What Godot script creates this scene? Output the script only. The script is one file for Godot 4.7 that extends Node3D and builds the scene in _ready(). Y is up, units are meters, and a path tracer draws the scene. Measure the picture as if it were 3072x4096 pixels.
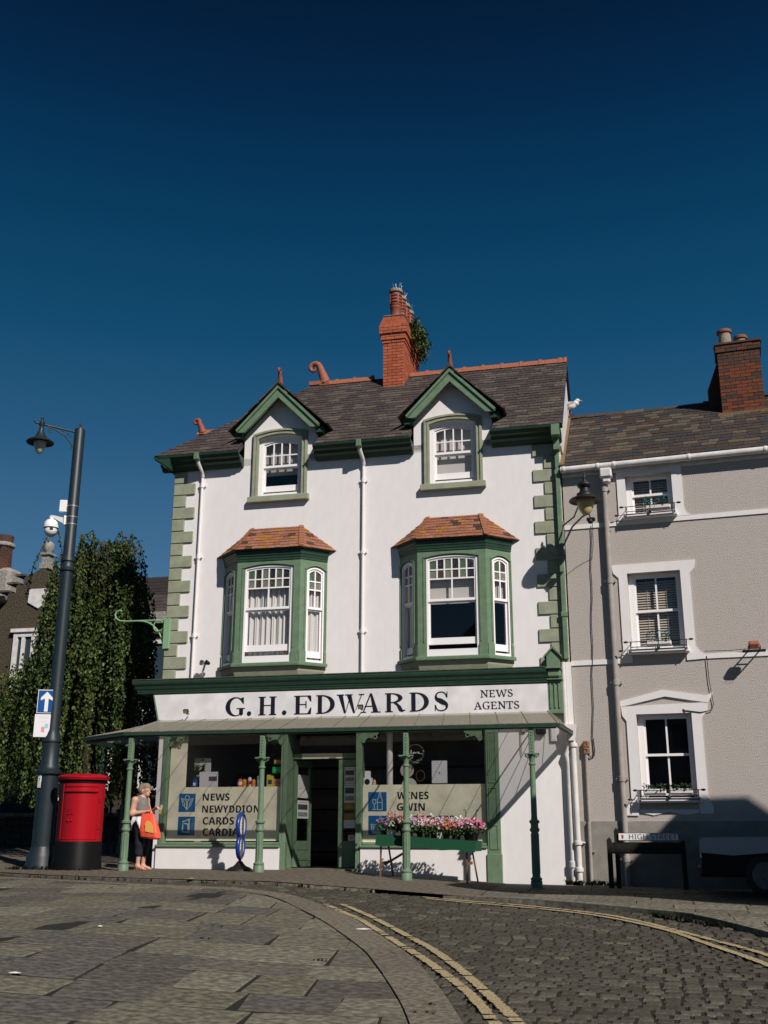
extends Node3D
# A newsagent's shop on a sloping street corner. World: shop front in the plane z = 0, x along the front, y up, metres.

var M := {}
var tex := {}
var rng := RandomNumberGenerator.new()
const EYE := Vector3(5.90, 0.587, 20.677)
var cam: Camera3D


class MB:
	var v := PackedVector3Array()
	var n := PackedVector3Array()
	var uv := PackedVector2Array()
	var c := PackedColorArray()
	var col := Color.WHITE

	func pt(p: Vector3, nn: Vector3, t := Vector2.ZERO) -> void:
		v.push_back(p)
		n.push_back(nn)
		uv.push_back(t)
		c.push_back(col)

	func tri(a: Vector3, b: Vector3, d: Vector3) -> void:
		var nn := (b - a).cross(d - a).normalized()
		pt(a, nn)
		pt(d, nn)
		pt(b, nn)

	func tri_n(a: Vector3, b: Vector3, d: Vector3, na: Vector3, nb: Vector3, nd: Vector3) -> void:
		pt(a, na)
		pt(d, nd)
		pt(b, nb)

	func quad(a: Vector3, b: Vector3, d: Vector3, e: Vector3) -> void:   # counter-clockwise from outside
		var nn := (d - a).cross(e - b).normalized()
		pt(a, nn, Vector2(0, 1))
		pt(d, nn, Vector2(1, 0))
		pt(b, nn, Vector2(1, 1))
		pt(a, nn, Vector2(0, 1))
		pt(e, nn, Vector2(0, 0))
		pt(d, nn, Vector2(1, 0))

	func quad_n(a: Vector3, b: Vector3, d: Vector3, e: Vector3, na: Vector3, nb: Vector3, nd: Vector3, ne: Vector3) -> void:
		tri_n(a, b, d, na, nb, nd)
		tri_n(a, d, e, na, nd, ne)

	func box(p: Vector3, s: Vector3, B := Basis.IDENTITY) -> void:
		var x := B.x * (s.x / 2)
		var y := B.y * (s.y / 2)
		var z := B.z * (s.z / 2)
		quad(p - x - y + z, p + x - y + z, p + x + y + z, p - x + y + z)
		quad(p + x - y - z, p - x - y - z, p - x + y - z, p + x + y - z)
		quad(p + x - y + z, p + x - y - z, p + x + y - z, p + x + y + z)
		quad(p - x - y - z, p - x - y + z, p - x + y + z, p - x + y - z)
		quad(p - x + y + z, p + x + y + z, p + x + y - z, p - x + y - z)
		quad(p - x - y - z, p + x - y - z, p + x - y + z, p - x - y + z)

	func bx(x0: float, x1: float, y0: float, y1: float, z0: float, z1: float) -> void:
		box(Vector3((x0 + x1) / 2, (y0 + y1) / 2, (z0 + z1) / 2), Vector3(x1 - x0, y1 - y0, z1 - z0))

	func cbox(p: Vector3, s: Vector3, bev: float, B := Basis.IDENTITY) -> void:   # a box with chamfered edges
		var h := s / 2
		var b: float = min(bev, min(h.x, min(h.y, h.z)) * 0.9)
		var ax := [B.x, B.y, B.z]
		for i in 3:
			var j := (i + 1) % 3
			var k := (i + 2) % 3
			for sg in [-1.0, 1.0]:
				var o: Vector3 = p + ax[i] * (h[i] * sg)
				var u: Vector3 = ax[j] * (h[j] - b)
				var w: Vector3 = ax[k] * (h[k] - b)
				if sg > 0:
					quad(o - u - w, o + u - w, o + u + w, o - u + w)
				else:
					quad(o - u - w, o - u + w, o + u + w, o + u - w)
				for sg2 in [-1.0, 1.0]:   # edges between face i and face j
					var a: Vector3 = p + ax[i] * (h[i] * sg) + ax[j] * ((h[j] - b) * sg2)
					var d: Vector3 = p + ax[i] * ((h[i] - b) * sg) + ax[j] * (h[j] * sg2)
					if sg * sg2 > 0:
						quad(a - w, d - w, d + w, a + w)
					else:
						quad(d - w, a - w, a + w, d + w)
		for sx in [-1.0, 1.0]:
			for sy in [-1.0, 1.0]:
				for sz in [-1.0, 1.0]:
					var q := Vector3(sx, sy, sz)
					var a: Vector3 = p + ax[0] * h.x * sx + ax[1] * (h.y - b) * sy + ax[2] * (h.z - b) * sz
					var d: Vector3 = p + ax[0] * (h.x - b) * sx + ax[1] * h.y * sy + ax[2] * (h.z - b) * sz
					var e: Vector3 = p + ax[0] * (h.x - b) * sx + ax[1] * (h.y - b) * sy + ax[2] * h.z * sz
					if q.x * q.y * q.z > 0:
						tri(a, d, e)
					else:
						tri(a, e, d)

	func cx(x0: float, x1: float, y0: float, y1: float, z0: float, z1: float, b := 0.008) -> void:
		cbox(Vector3((x0 + x1) / 2, (y0 + y1) / 2, (z0 + z1) / 2), Vector3(x1 - x0, y1 - y0, z1 - z0), b)

	func extr(poly: PackedVector2Array, z0: float, z1: float, T := Transform3D.IDENTITY) -> void:   # polygon in xy, pulled along z
		var P := poly
		if Geometry2D.is_polygon_clockwise(P):
			P = P.duplicate()
			P.reverse()
		var idx := Geometry2D.triangulate_polygon(P)
		for i in range(0, idx.size(), 3):
			var a := P[idx[i]]
			var b := P[idx[i + 1]]
			var d := P[idx[i + 2]]
			if (b - a).cross(d - a) < 0:
				var s := b
				b = d
				d = s
			tri(T * Vector3(a.x, a.y, z1), T * Vector3(b.x, b.y, z1), T * Vector3(d.x, d.y, z1))
			tri(T * Vector3(a.x, a.y, z0), T * Vector3(d.x, d.y, z0), T * Vector3(b.x, b.y, z0))
		for i in P.size():
			var a := P[i]
			var b := P[(i + 1) % P.size()]
			quad(T * Vector3(a.x, a.y, z0), T * Vector3(b.x, b.y, z0), T * Vector3(b.x, b.y, z1), T * Vector3(a.x, a.y, z1))

	func lathe(prof: Array, seg := 16, T := Transform3D.IDENTITY, a0 := 0.0, a1 := TAU) -> void:   # prof: Vector2(radius, height), upwards
		var m := prof.size()
		var sn: Array[Vector2] = []
		for i in m - 1:
			var d: Vector2 = prof[i + 1] - prof[i]
			sn.push_back(Vector2(d.y, -d.x).normalized())
		for i in m - 1:
			var n0 := sn[i]
			var n1 := sn[i]
			if i > 0 and sn[i - 1].dot(sn[i]) > 0.72:
				n0 = (sn[i - 1] + sn[i]).normalized()
			if i < m - 2 and sn[i + 1].dot(sn[i]) > 0.72:
				n1 = (sn[i + 1] + sn[i]).normalized()
			for k in seg:
				var t0 := a0 + (a1 - a0) * k / seg
				var t1 := a0 + (a1 - a0) * (k + 1) / seg
				var c0 := Vector3(cos(t0), 0, -sin(t0))
				var c1 := Vector3(cos(t1), 0, -sin(t1))
				var p0: Vector2 = prof[i]
				var p1: Vector2 = prof[i + 1]
				quad_n(T * (c0 * p0.x + Vector3(0, p0.y, 0)), T * (c1 * p0.x + Vector3(0, p0.y, 0)), T * (c1 * p1.x + Vector3(0, p1.y, 0)), T * (c0 * p1.x + Vector3(0, p1.y, 0)),
					(T.basis * (c0 * n0.x + Vector3(0, n0.y, 0))).normalized(), (T.basis * (c1 * n0.x + Vector3(0, n0.y, 0))).normalized(), (T.basis * (c1 * n1.x + Vector3(0, n1.y, 0))).normalized(), (T.basis * (c0 * n1.x + Vector3(0, n1.y, 0))).normalized())

	func ball(p: Vector3, r: Vector3, seg := 12, B := Basis.IDENTITY) -> void:
		var pr := []
		for i in seg / 2 + 1:
			var a: float = -PI / 2 + PI * i / (seg / 2)
			pr.push_back(Vector2(cos(a), sin(a)))
		lathe(pr, seg, Transform3D(B * Basis.from_scale(r), p))

	func tube(path: Array, rad: Variant, seg := 8, cap := true) -> void:
		var up := Vector3(0.123, 0.95, 0.31).normalized()
		var rings := []
		var nr := []
		for i in path.size():
			var d: Vector3 = (path[min(i + 1, path.size() - 1)] - path[max(i - 1, 0)]).normalized()
			if absf(d.dot(up)) > 0.95:
				up = Vector3(0.8, 0.05, 0.6).normalized()
			var x := d.cross(up).normalized()
			var y := x.cross(d).normalized()
			up = y
			var r: float = rad if rad is float else rad[i]
			var ring := []
			var rn := []
			for k in seg:
				var a := TAU * k / seg
				var q := x * cos(a) + y * sin(a)
				ring.push_back(path[i] + q * r)
				rn.push_back(q)
			rings.push_back(ring)
			nr.push_back(rn)
		for i in path.size() - 1:
			for k in seg:
				var l := (k + 1) % seg
				quad_n(rings[i][l], rings[i][k], rings[i + 1][k], rings[i + 1][l], nr[i][l], nr[i][k], nr[i + 1][k], nr[i + 1][l])
		if cap:
			for k in range(1, seg - 1):
				tri(rings[0][0], rings[0][k], rings[0][k + 1])
				tri(rings[-1][0], rings[-1][k + 1], rings[-1][k])

	func bar(a: Vector3, b: Vector3, w: float, h: float, up := Vector3.UP) -> void:   # a square bar from a to b
		var d := (b - a)
		var L := d.length()
		d /= L
		var x := up.cross(d).normalized()
		var y := d.cross(x).normalized()
		box((a + b) / 2, Vector3(w, h, L), Basis(x, y, d))

	func sweep(path: Array, prof: Array, closed := false) -> void:   # path: horizontal polyline, outside on its right; prof: Vector2(out, up), from the foot up the outer face
		var m := path.size()
		var dirs := []
		for i in m:
			var d0: Vector3 = (path[i] - path[i - 1]).normalized() if i > 0 or closed else (path[1] - path[0]).normalized()
			var d1: Vector3 = (path[(i + 1) % m] - path[i]).normalized() if i < m - 1 or closed else d0
			if i == 0 and not closed:
				d0 = d1
			var r0 := Vector3(-d0.z, 0, d0.x)
			var r1 := Vector3(-d1.z, 0, d1.x)
			var mm := (r0 + r1).normalized()
			dirs.push_back(mm / maxf(0.3, mm.dot(r0)))
		for i in (m if closed else m - 1):
			var j := (i + 1) % m
			for k in prof.size() - 1:
				var a: Vector3 = path[i] + dirs[i] * prof[k].x + Vector3.UP * prof[k].y
				var b: Vector3 = path[j] + dirs[j] * prof[k].x + Vector3.UP * prof[k].y
				var d: Vector3 = path[j] + dirs[j] * prof[k + 1].x + Vector3.UP * prof[k + 1].y
				var e: Vector3 = path[i] + dirs[i] * prof[k + 1].x + Vector3.UP * prof[k + 1].y
				quad(a, b, d, e)
		if not closed:
			var pl := PackedVector2Array(prof)
			var ix := Geometry2D.triangulate_polygon(pl)
			for e in [0, m - 1]:
				for i in range(0, ix.size(), 3):
					var q := []
					for k in 3:
						q.push_back(path[e] + dirs[e] * pl[ix[i + k]].x + Vector3.UP * pl[ix[i + k]].y)
					if e == 0:
						tri(q[0], q[2], q[1])
					else:
						tri(q[0], q[1], q[2])

	func strip(pts: Array, w: float, z: float, T := Transform3D.IDENTITY, d := 0.003) -> void:   # a flat line of print in xy
		for i in pts.size() - 1:
			var a: Vector2 = pts[i]
			var b: Vector2 = pts[i + 1]
			var t := (b - a).normalized() * (w / 2)
			var s := Vector2(-t.y, t.x)
			extr(PackedVector2Array([a - t - s, b + t - s, b + t + s, a - t + s]), z, z + d + 0.0004 * (i % 2), T)

	func add(o: MB, T := Transform3D.IDENTITY) -> void:
		for i in o.v.size():
			v.push_back(T * o.v[i])
			n.push_back((T.basis * o.n[i]).normalized())
			uv.push_back(o.uv[i])
			c.push_back(o.c[i] * col)

	func mesh(mat: Material) -> ArrayMesh:
		var m := ArrayMesh.new()
		if v.is_empty():
			return m
		var a := []
		a.resize(Mesh.ARRAY_MAX)
		a[Mesh.ARRAY_VERTEX] = v
		a[Mesh.ARRAY_NORMAL] = n
		a[Mesh.ARRAY_TEX_UV] = uv
		a[Mesh.ARRAY_COLOR] = c
		m.add_surface_from_arrays(Mesh.PRIMITIVE_TRIANGLES, a)
		m.surface_set_material(0, mat)
		return m


# ---- nodes
func put(mb: MB, called: String, mat: Material, parent: Node = self) -> MeshInstance3D:
	return inst(mb.mesh(mat), called, parent)


func inst(mesh: Mesh, called: String, parent: Node = self, T := Transform3D.IDENTITY) -> MeshInstance3D:
	var o := MeshInstance3D.new()
	o.name = called
	o.mesh = mesh
	o.transform = T
	parent.add_child(o, true)
	return o


var used := {}

func numbered(called: String) -> String:
	var k: int = used.get(called, 0)
	used[called] = k + 1
	return called if k == 0 else "%s_%03d" % [called, k]


func tag(o: Node3D, label: String, category: String, group := "") -> Node3D:
	o.set_meta("label", label)
	o.set_meta("category", category)
	if group:
		o.set_meta("group", group)
	return o


func thing(called: String, label: String, category: String, at := Vector3.ZERO, turn := 0.0, group := "") -> Node3D:
	var o := Node3D.new()
	o.name = numbered(called)
	o.position = at
	o.rotation_degrees.y = turn
	add_child(o, true)
	tag(o, label, category, group)
	return o


func single(mb: MB, called: String, mat: Material, label: String, category: String, group := "") -> MeshInstance3D:
	var o := put(mb, numbered(called), mat)
	tag(o, label, category, group)
	return o


func sub(called: String, parent: Node, T := Transform3D.IDENTITY) -> Node3D:
	var o := Node3D.new()
	o.name = called
	o.transform = T
	parent.add_child(o, true)
	return o


func struct(mb: MB, called: String, mat: Material) -> MeshInstance3D:
	var o := put(mb, called, mat)
	o.set_meta("kind", "structure")
	return o


func stuff(o: Node3D) -> Node3D:
	o.set_meta("kind", "stuff")
	return o


func multi(mesh: Mesh, xf: Array, cols: Array, called: String, parent: Node) -> MultiMeshInstance3D:
	var mm := MultiMesh.new()
	mm.transform_format = MultiMesh.TRANSFORM_3D
	mm.use_colors = true
	mm.mesh = mesh
	mm.instance_count = xf.size()
	for i in xf.size():
		mm.set_instance_transform(i, xf[i])
		mm.set_instance_color(i, cols[i])
	var o := MultiMeshInstance3D.new()
	o.name = called
	o.multimesh = mm
	parent.add_child(o, true)
	return o


# ---- materials
func noise(key: String, freq: float, lo: float, hi: float, oct := 4, size := 512, normal := 0.0, type := FastNoiseLite.TYPE_SIMPLEX_SMOOTH) -> NoiseTexture2D:
	if tex.has(key):
		return tex[key]
	var f := FastNoiseLite.new()
	f.noise_type = type
	f.seed = key.hash() % 1000
	f.frequency = freq
	f.fractal_octaves = oct
	var t := NoiseTexture2D.new()
	t.width = size
	t.height = size
	t.seamless = true
	t.noise = f
	if normal > 0:
		t.as_normal_map = true
		t.bump_strength = normal
	else:
		var g := Gradient.new()
		g.set_color(0, Color(lo, lo, lo))
		g.set_color(1, Color(hi, hi, hi))
		t.color_ramp = g
	tex[key] = t
	return t


func mt(key: String, c: Color, rough := 0.8, o := {}) -> StandardMaterial3D:   # c in linear, real-world values
	if M.has(key):
		return M[key]
	var m := StandardMaterial3D.new()
	m.resource_name = key
	m.albedo_color = c.linear_to_srgb()
	m.roughness = rough
	m.metallic_specular = o.get("spec", 0.4)
	if o.has("tex"):
		m.albedo_texture = o.tex
	if o.has("nrm"):
		m.normal_enabled = true
		m.normal_texture = o.nrm
		m.normal_scale = o.get("nstr", 1.0)
	if o.has("tri"):
		m.uv1_triplanar = true
		m.uv1_world_triplanar = true
		m.uv1_scale = Vector3.ONE * o.tri
	if o.has("metal"):
		m.metallic = o.metal
	if o.get("vc", false):
		m.vertex_color_use_as_albedo = true
	if o.has("back"):
		m.backlight_enabled = true
		m.backlight = o.back
	if o.has("alpha"):
		m.transparency = BaseMaterial3D.TRANSPARENCY_ALPHA
		m.albedo_color.a = o.alpha
	if o.get("two", true):
		m.cull_mode = BaseMaterial3D.CULL_DISABLED
	M[key] = m
	return m


func L(r: float, g: float, b: float) -> Color:
	return Color(r, g, b)


func rf(a: float, b: float) -> float:
	return rng.randf_range(a, b)


# ---- the lie of the land
func gy(x: float, z: float) -> float:
	var g := -0.06 * clampf(x, 0, 3.3) - 0.01 * maxf(x - 3.3, 0)
	g += -0.03 - 0.032 * maxf(z - 1.5, 0)
	g += 0.062 * clampf(1.0 - z, 0.0, 16.0) * clampf((-3.6 - x) / 1.2, 0, 1)
	return g


func gp(x: float, z: float, up := 0.0) -> Vector3:
	return Vector3(x, gy(x, z) + up, z)


func arch(x0: float, x1: float, y: float, rise: float, k := 10) -> PackedVector2Array:   # from left to right over the crown
	var p := PackedVector2Array()
	for i in k + 1:
		var t := float(i) / k
		p.push_back(Vector2(lerpf(x0, x1, t), y + rise * (1.0 - pow(2 * t - 1, 2))))
	return p


func ring_arch(mb: MB, x0: float, x1: float, y0: float, y1: float, rise: float, w: float, z0: float, z1: float, T := Transform3D.IDENTITY, foot := true, wb := -1.0) -> void:   # jambs and an arched head
	mb.extr(PackedVector2Array([Vector2(x0, y0), Vector2(x0 + w, y0), Vector2(x0 + w, y1 - w), Vector2(x0, y1)]), z0, z1, T)
	mb.extr(PackedVector2Array([Vector2(x1 - w, y0), Vector2(x1, y0), Vector2(x1, y1), Vector2(x1 - w, y1 - w)]), z0, z1, T)
	var up := arch(x0, x1, y1, rise)
	var lo := arch(x0 + w, x1 - w, y1 - w, rise)
	lo.reverse()
	var P := PackedVector2Array(up)
	P.append_array(lo)
	mb.extr(P, z0, z1 - 0.0015, T)
	if foot:
		var b := w if wb < 0 else wb
		mb.extr(PackedVector2Array([Vector2(x0 + w, y0), Vector2(x1 - w, y0), Vector2(x1 - w, y0 + b), Vector2(x0 + w, y0 + b)]), z0, z1 - 0.001, T)


func r4(x0: float, x1: float, y0: float, y1: float) -> PackedVector2Array:
	return PackedVector2Array([Vector2(x0, y0), Vector2(x1, y0), Vector2(x1, y1), Vector2(x0, y1)])


func pane(x0: float, x1: float, y0: float, y1: float, z: float, parent: Node, T := Transform3D.IDENTITY, mat: Material = null, rise := 0.0) -> void:
	var mb := MB.new()
	if rise > 0.0:
		var P := PackedVector2Array([Vector2(x1, y0), Vector2(x0, y0)])
		P.append_array(arch(x0, x1, y1 - rise, rise, 6))
		mb.extr(P, z - 0.002, z + 0.002, T)
	else:
		var a := T * Vector3(x0, y0, z)
		var b := T * Vector3(x1, y0, z)
		var d := T * Vector3(x1, y1, z)
		var e := T * Vector3(x0, y1, z)
		mb.quad(a, b, d, e)
	put(mb, "pane", mat if mat else M.glass, parent)


# a wall in the plane z: rectangles left between the holes (Rect2 each), with reveals of depth d
func wall(mb: MB, x0: float, x1: float, y0: float, y1: float, holes: Array, z: float, d: float, T := Transform3D.IDENTITY) -> void:
	var xs := [x0, x1]
	var ys := [y0, y1]
	for h in holes:
		for x in [h.position.x, h.end.x]:
			if x > x0 and x < x1 and not x in xs:
				xs.push_back(x)
		for y in [h.position.y, h.end.y]:
			if y > y0 and y < y1 and not y in ys:
				ys.push_back(y)
	xs.sort()
	ys.sort()
	for i in xs.size() - 1:
		for j in ys.size() - 1:
			var m := Vector2((xs[i] + xs[i + 1]) / 2, (ys[j] + ys[j + 1]) / 2)
			var open := false
			for h in holes:
				open = open or h.has_point(m)
			if not open:
				mb.quad(T * Vector3(xs[i], ys[j], z), T * Vector3(xs[i + 1], ys[j], z), T * Vector3(xs[i + 1], ys[j + 1], z), T * Vector3(xs[i], ys[j + 1], z))
				mb.quad(T * Vector3(xs[i + 1], ys[j], z - d), T * Vector3(xs[i], ys[j], z - d), T * Vector3(xs[i], ys[j + 1], z - d), T * Vector3(xs[i + 1], ys[j + 1], z - d))
	for h in holes:
		var a: Vector2 = h.position
		var b: Vector2 = h.end
		mb.quad(T * Vector3(a.x, a.y, z), T * Vector3(a.x, b.y, z), T * Vector3(a.x, b.y, z - d), T * Vector3(a.x, a.y, z - d))
		mb.quad(T * Vector3(b.x, b.y, z), T * Vector3(b.x, a.y, z), T * Vector3(b.x, a.y, z - d), T * Vector3(b.x, b.y, z - d))
		mb.quad(T * Vector3(a.x, b.y, z), T * Vector3(b.x, b.y, z), T * Vector3(b.x, b.y, z - d), T * Vector3(a.x, b.y, z - d))
		mb.quad(T * Vector3(b.x, a.y, z), T * Vector3(a.x, a.y, z), T * Vector3(a.x, a.y, z - d), T * Vector3(b.x, a.y, z - d))
	mb.quad(T * Vector3(x0, y0, z - d), T * Vector3(x0, y0, z), T * Vector3(x0, y1, z), T * Vector3(x0, y1, z - d))
	mb.quad(T * Vector3(x1, y0, z), T * Vector3(x1, y0, z - d), T * Vector3(x1, y1, z - d), T * Vector3(x1, y1, z))


# slates or tiles on a slope. T: x along the eave, y up the slope, z out of it. region: polygon in its xy.
func slates(parent: Node, T: Transform3D, region: PackedVector2Array, w: float, ex: float, th: float, mats: Array, called: String, most: int, cuts := [], jit := 0.12, cols := []) -> void:
	var lo := Vector2(1e9, 1e9)
	var hi := Vector2(-1e9, -1e9)
	for p in region:
		lo = lo.min(p)
		hi = hi.max(p)
	var rows := int(ceil((hi.y - lo.y) / ex))
	var all := []
	var eye := T.affine_inverse() * EYE
	for r in rows:
		var x := lo.x - w * (0.5 if r % 2 == 0 else 1.0) - rf(0, 0.1 * w)
		while x < hi.x:
			var ww := w * rf(1.0 - jit, 1.0 + jit)
			var dy := rf(-0.006, 0.006)
			var q := r4(x + 0.0025, x + ww - 0.0025, lo.y + r * ex + dy, lo.y + (r + 1) * ex + 0.03)
			x += ww
			for piece in Geometry2D.intersect_polygons(q, region):
				var bits := [piece]
				for cut in cuts:
					var nb := []
					for bt in bits:
						nb.append_array(Geometry2D.clip_polygons(bt, cut))
					bits = nb
				for bt in bits:
					if bt.size() < 3:
						continue
					var m := Vector2.ZERO
					for p in bt:
						m += p
					m /= bt.size()
					all.push_back([eye.distance_squared_to(Vector3(m.x, m.y, 0)), bt, lo.y + r * ex, rng.randi() % mats.size(), rf(0, 0.006)])
	all.sort_custom(func(a, b): return a[0] < b[0])
	var rest := MB.new()
	for i in all.size():
		var a = all[i]
		var mb := rest if i >= most else MB.new()
		var y0: float = a[2]
		var B := Transform3D(Basis(Vector3.RIGHT, Vector3(0, 1, -0.6 * th / ex).normalized(), Vector3(0, 0.6 * th / ex, 1).normalized()), Vector3(0, y0, th * 0.8 + a[4])) * Transform3D(Basis(), Vector3(0, -y0, 0))
		if i >= most and cols.size():
			mb.col = cols[a[3] % cols.size()]
		mb.extr(a[1], -th, 0.0, T * B)
		if i < most:
			put(mb, called, mats[a[3]], parent)
	if rest.v.size():
		stuff(put(rest, called + "s", M.slate_vc if cols.size() else mats[0], parent))


func letters(s: String, font: Font, x0: float, x1: float, y0: float, y1: float, T: Transform3D, mat: Material, parent: Node, called := "lettering", depth := 0.006) -> void:
	var t := TextMesh.new()
	t.text = s
	t.font = font
	t.font_size = 64
	t.pixel_size = 0.01
	t.depth = 0.05
	t.curve_step = 1.0
	t.material = mat
	var b := t.get_aabb()
	var sc := Vector3((x1 - x0) / b.size.x, (y1 - y0) / b.size.y, depth / 0.05)
	var o := Vector3(x0 - b.position.x * sc.x, y0 - b.position.y * sc.y, depth / 2)
	inst(t, called, parent, T * Transform3D(Basis.from_scale(sc), o))


func font(name_: String, bold: bool) -> SystemFont:
	var f := SystemFont.new()
	f.font_names = PackedStringArray([name_])
	f.font_weight = 700 if bold else 400
	return f


# a picture for flat print: bands of colour and rows of little marks
func print_tex(key: String, base: Color, bands: Array, rows: Array, w := 48, h := 64) -> ImageTexture:
	if tex.has(key):
		return tex[key]
	var im := Image.create(w, h, false, Image.FORMAT_RGB8)
	im.fill(base)
	var g := RandomNumberGenerator.new()
	g.seed = key.hash()
	for b in bands:   # [x0, y0, x1, y1, colour, mottle]
		for y in range(int(b[1] * h), int(b[3] * h)):
			for x in range(int(b[0] * w), int(b[2] * w)):
				var k: float = 1.0 + g.randf_range(-b[5], b[5])
				im.set_pixel(x, y, Color(b[4].r * k, b[4].g * k, b[4].b * k).clamp())
	for r in rows:   # [x0, y, x1, colour]
		for x in range(int(r[0] * w), int(r[2] * w)):
			if g.randf() < 0.72:
				im.set_pixel(x, int(r[1] * h), r[3])
	tex[key] = ImageTexture.create_from_image(im)
	return tex[key]


func printed(key: String, t: Texture2D) -> StandardMaterial3D:
	if M.has(key):
		return M[key]
	var m := StandardMaterial3D.new()
	m.resource_name = key
	m.albedo_texture = t
	m.roughness = 0.6
	m.cull_mode = BaseMaterial3D.CULL_DISABLED
	M[key] = m
	return m


func setup() -> void:
	rng.seed = 20240517
	cam = Camera3D.new()
	cam.name = "camera"
	cam.fov = 51.228
	cam.near = 0.1
	cam.far = 900.0
	cam.transform = Transform3D(Basis(Vector3.UP, deg_to_rad(13.335)) * Basis(Vector3.RIGHT, deg_to_rad(16.899)) * Basis(Vector3.BACK, deg_to_rad(0.12)), EYE)
	add_child(cam)
	cam.current = true
	var e := Environment.new()
	e.background_mode = Environment.BG_SKY
	e.tonemap_mode = Environment.TONE_MAPPER_LINEAR
	e.tonemap_exposure = 1.12
	e.sdfgi_enabled = true
	e.ssao_enabled = true
	e.ssil_enabled = true
	# a deep polarised blue that pales towards the horizon, the same all round
	var stops := [[-90.0, L(0.05, 0.045, 0.04)], [-4.0, L(0.08, 0.085, 0.09)], [0.0, L(0.15, 0.25, 0.35)], [6.0, L(0.105, 0.208, 0.322)], [12.0, L(0.058, 0.15, 0.275)], [20.0, L(0.020, 0.090, 0.188)], [26.0, L(0.006, 0.060, 0.137)], [32.0, L(0.0025, 0.038, 0.098)], [38.0, L(0.0018, 0.0185, 0.058)], [44.0, L(0.0012, 0.008, 0.027)], [60.0, L(0.0009, 0.005, 0.018)], [90.0, L(0.0009, 0.005, 0.018)]]
	var im := Image.create(64, 512, false, Image.FORMAT_RGBF)
	for y in 512:
		var el := 90.0 - 180.0 * (y + 0.5) / 512.0
		var c := Color.BLACK
		for i in stops.size() - 1:
			if el >= stops[i][0] and el <= stops[i + 1][0]:
				c = stops[i][1].lerp(stops[i + 1][1], (el - stops[i][0]) / (stops[i + 1][0] - stops[i][0]))
		for x in 64:
			im.set_pixel(x, y, c)
	var sm := PanoramaSkyMaterial.new()
	sm.panorama = ImageTexture.create_from_image(im)
	var sky := Sky.new()
	sky.sky_material = sm
	e.sky = sky
	var we := WorldEnvironment.new()
	we.name = "world"
	we.environment = e
	add_child(we)
	var sun := DirectionalLight3D.new()
	sun.name = "sun"
	sun.light_energy = 1.45
	sun.light_color = Color(1.0, 0.972, 0.938)
	sun.light_angular_distance = 0.5
	sun.shadow_enabled = true
	add_child(sun)
	sun.look_at_from_position(Vector3(0.98, 1.14, 1.0) * 30, Vector3.ZERO)


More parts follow.
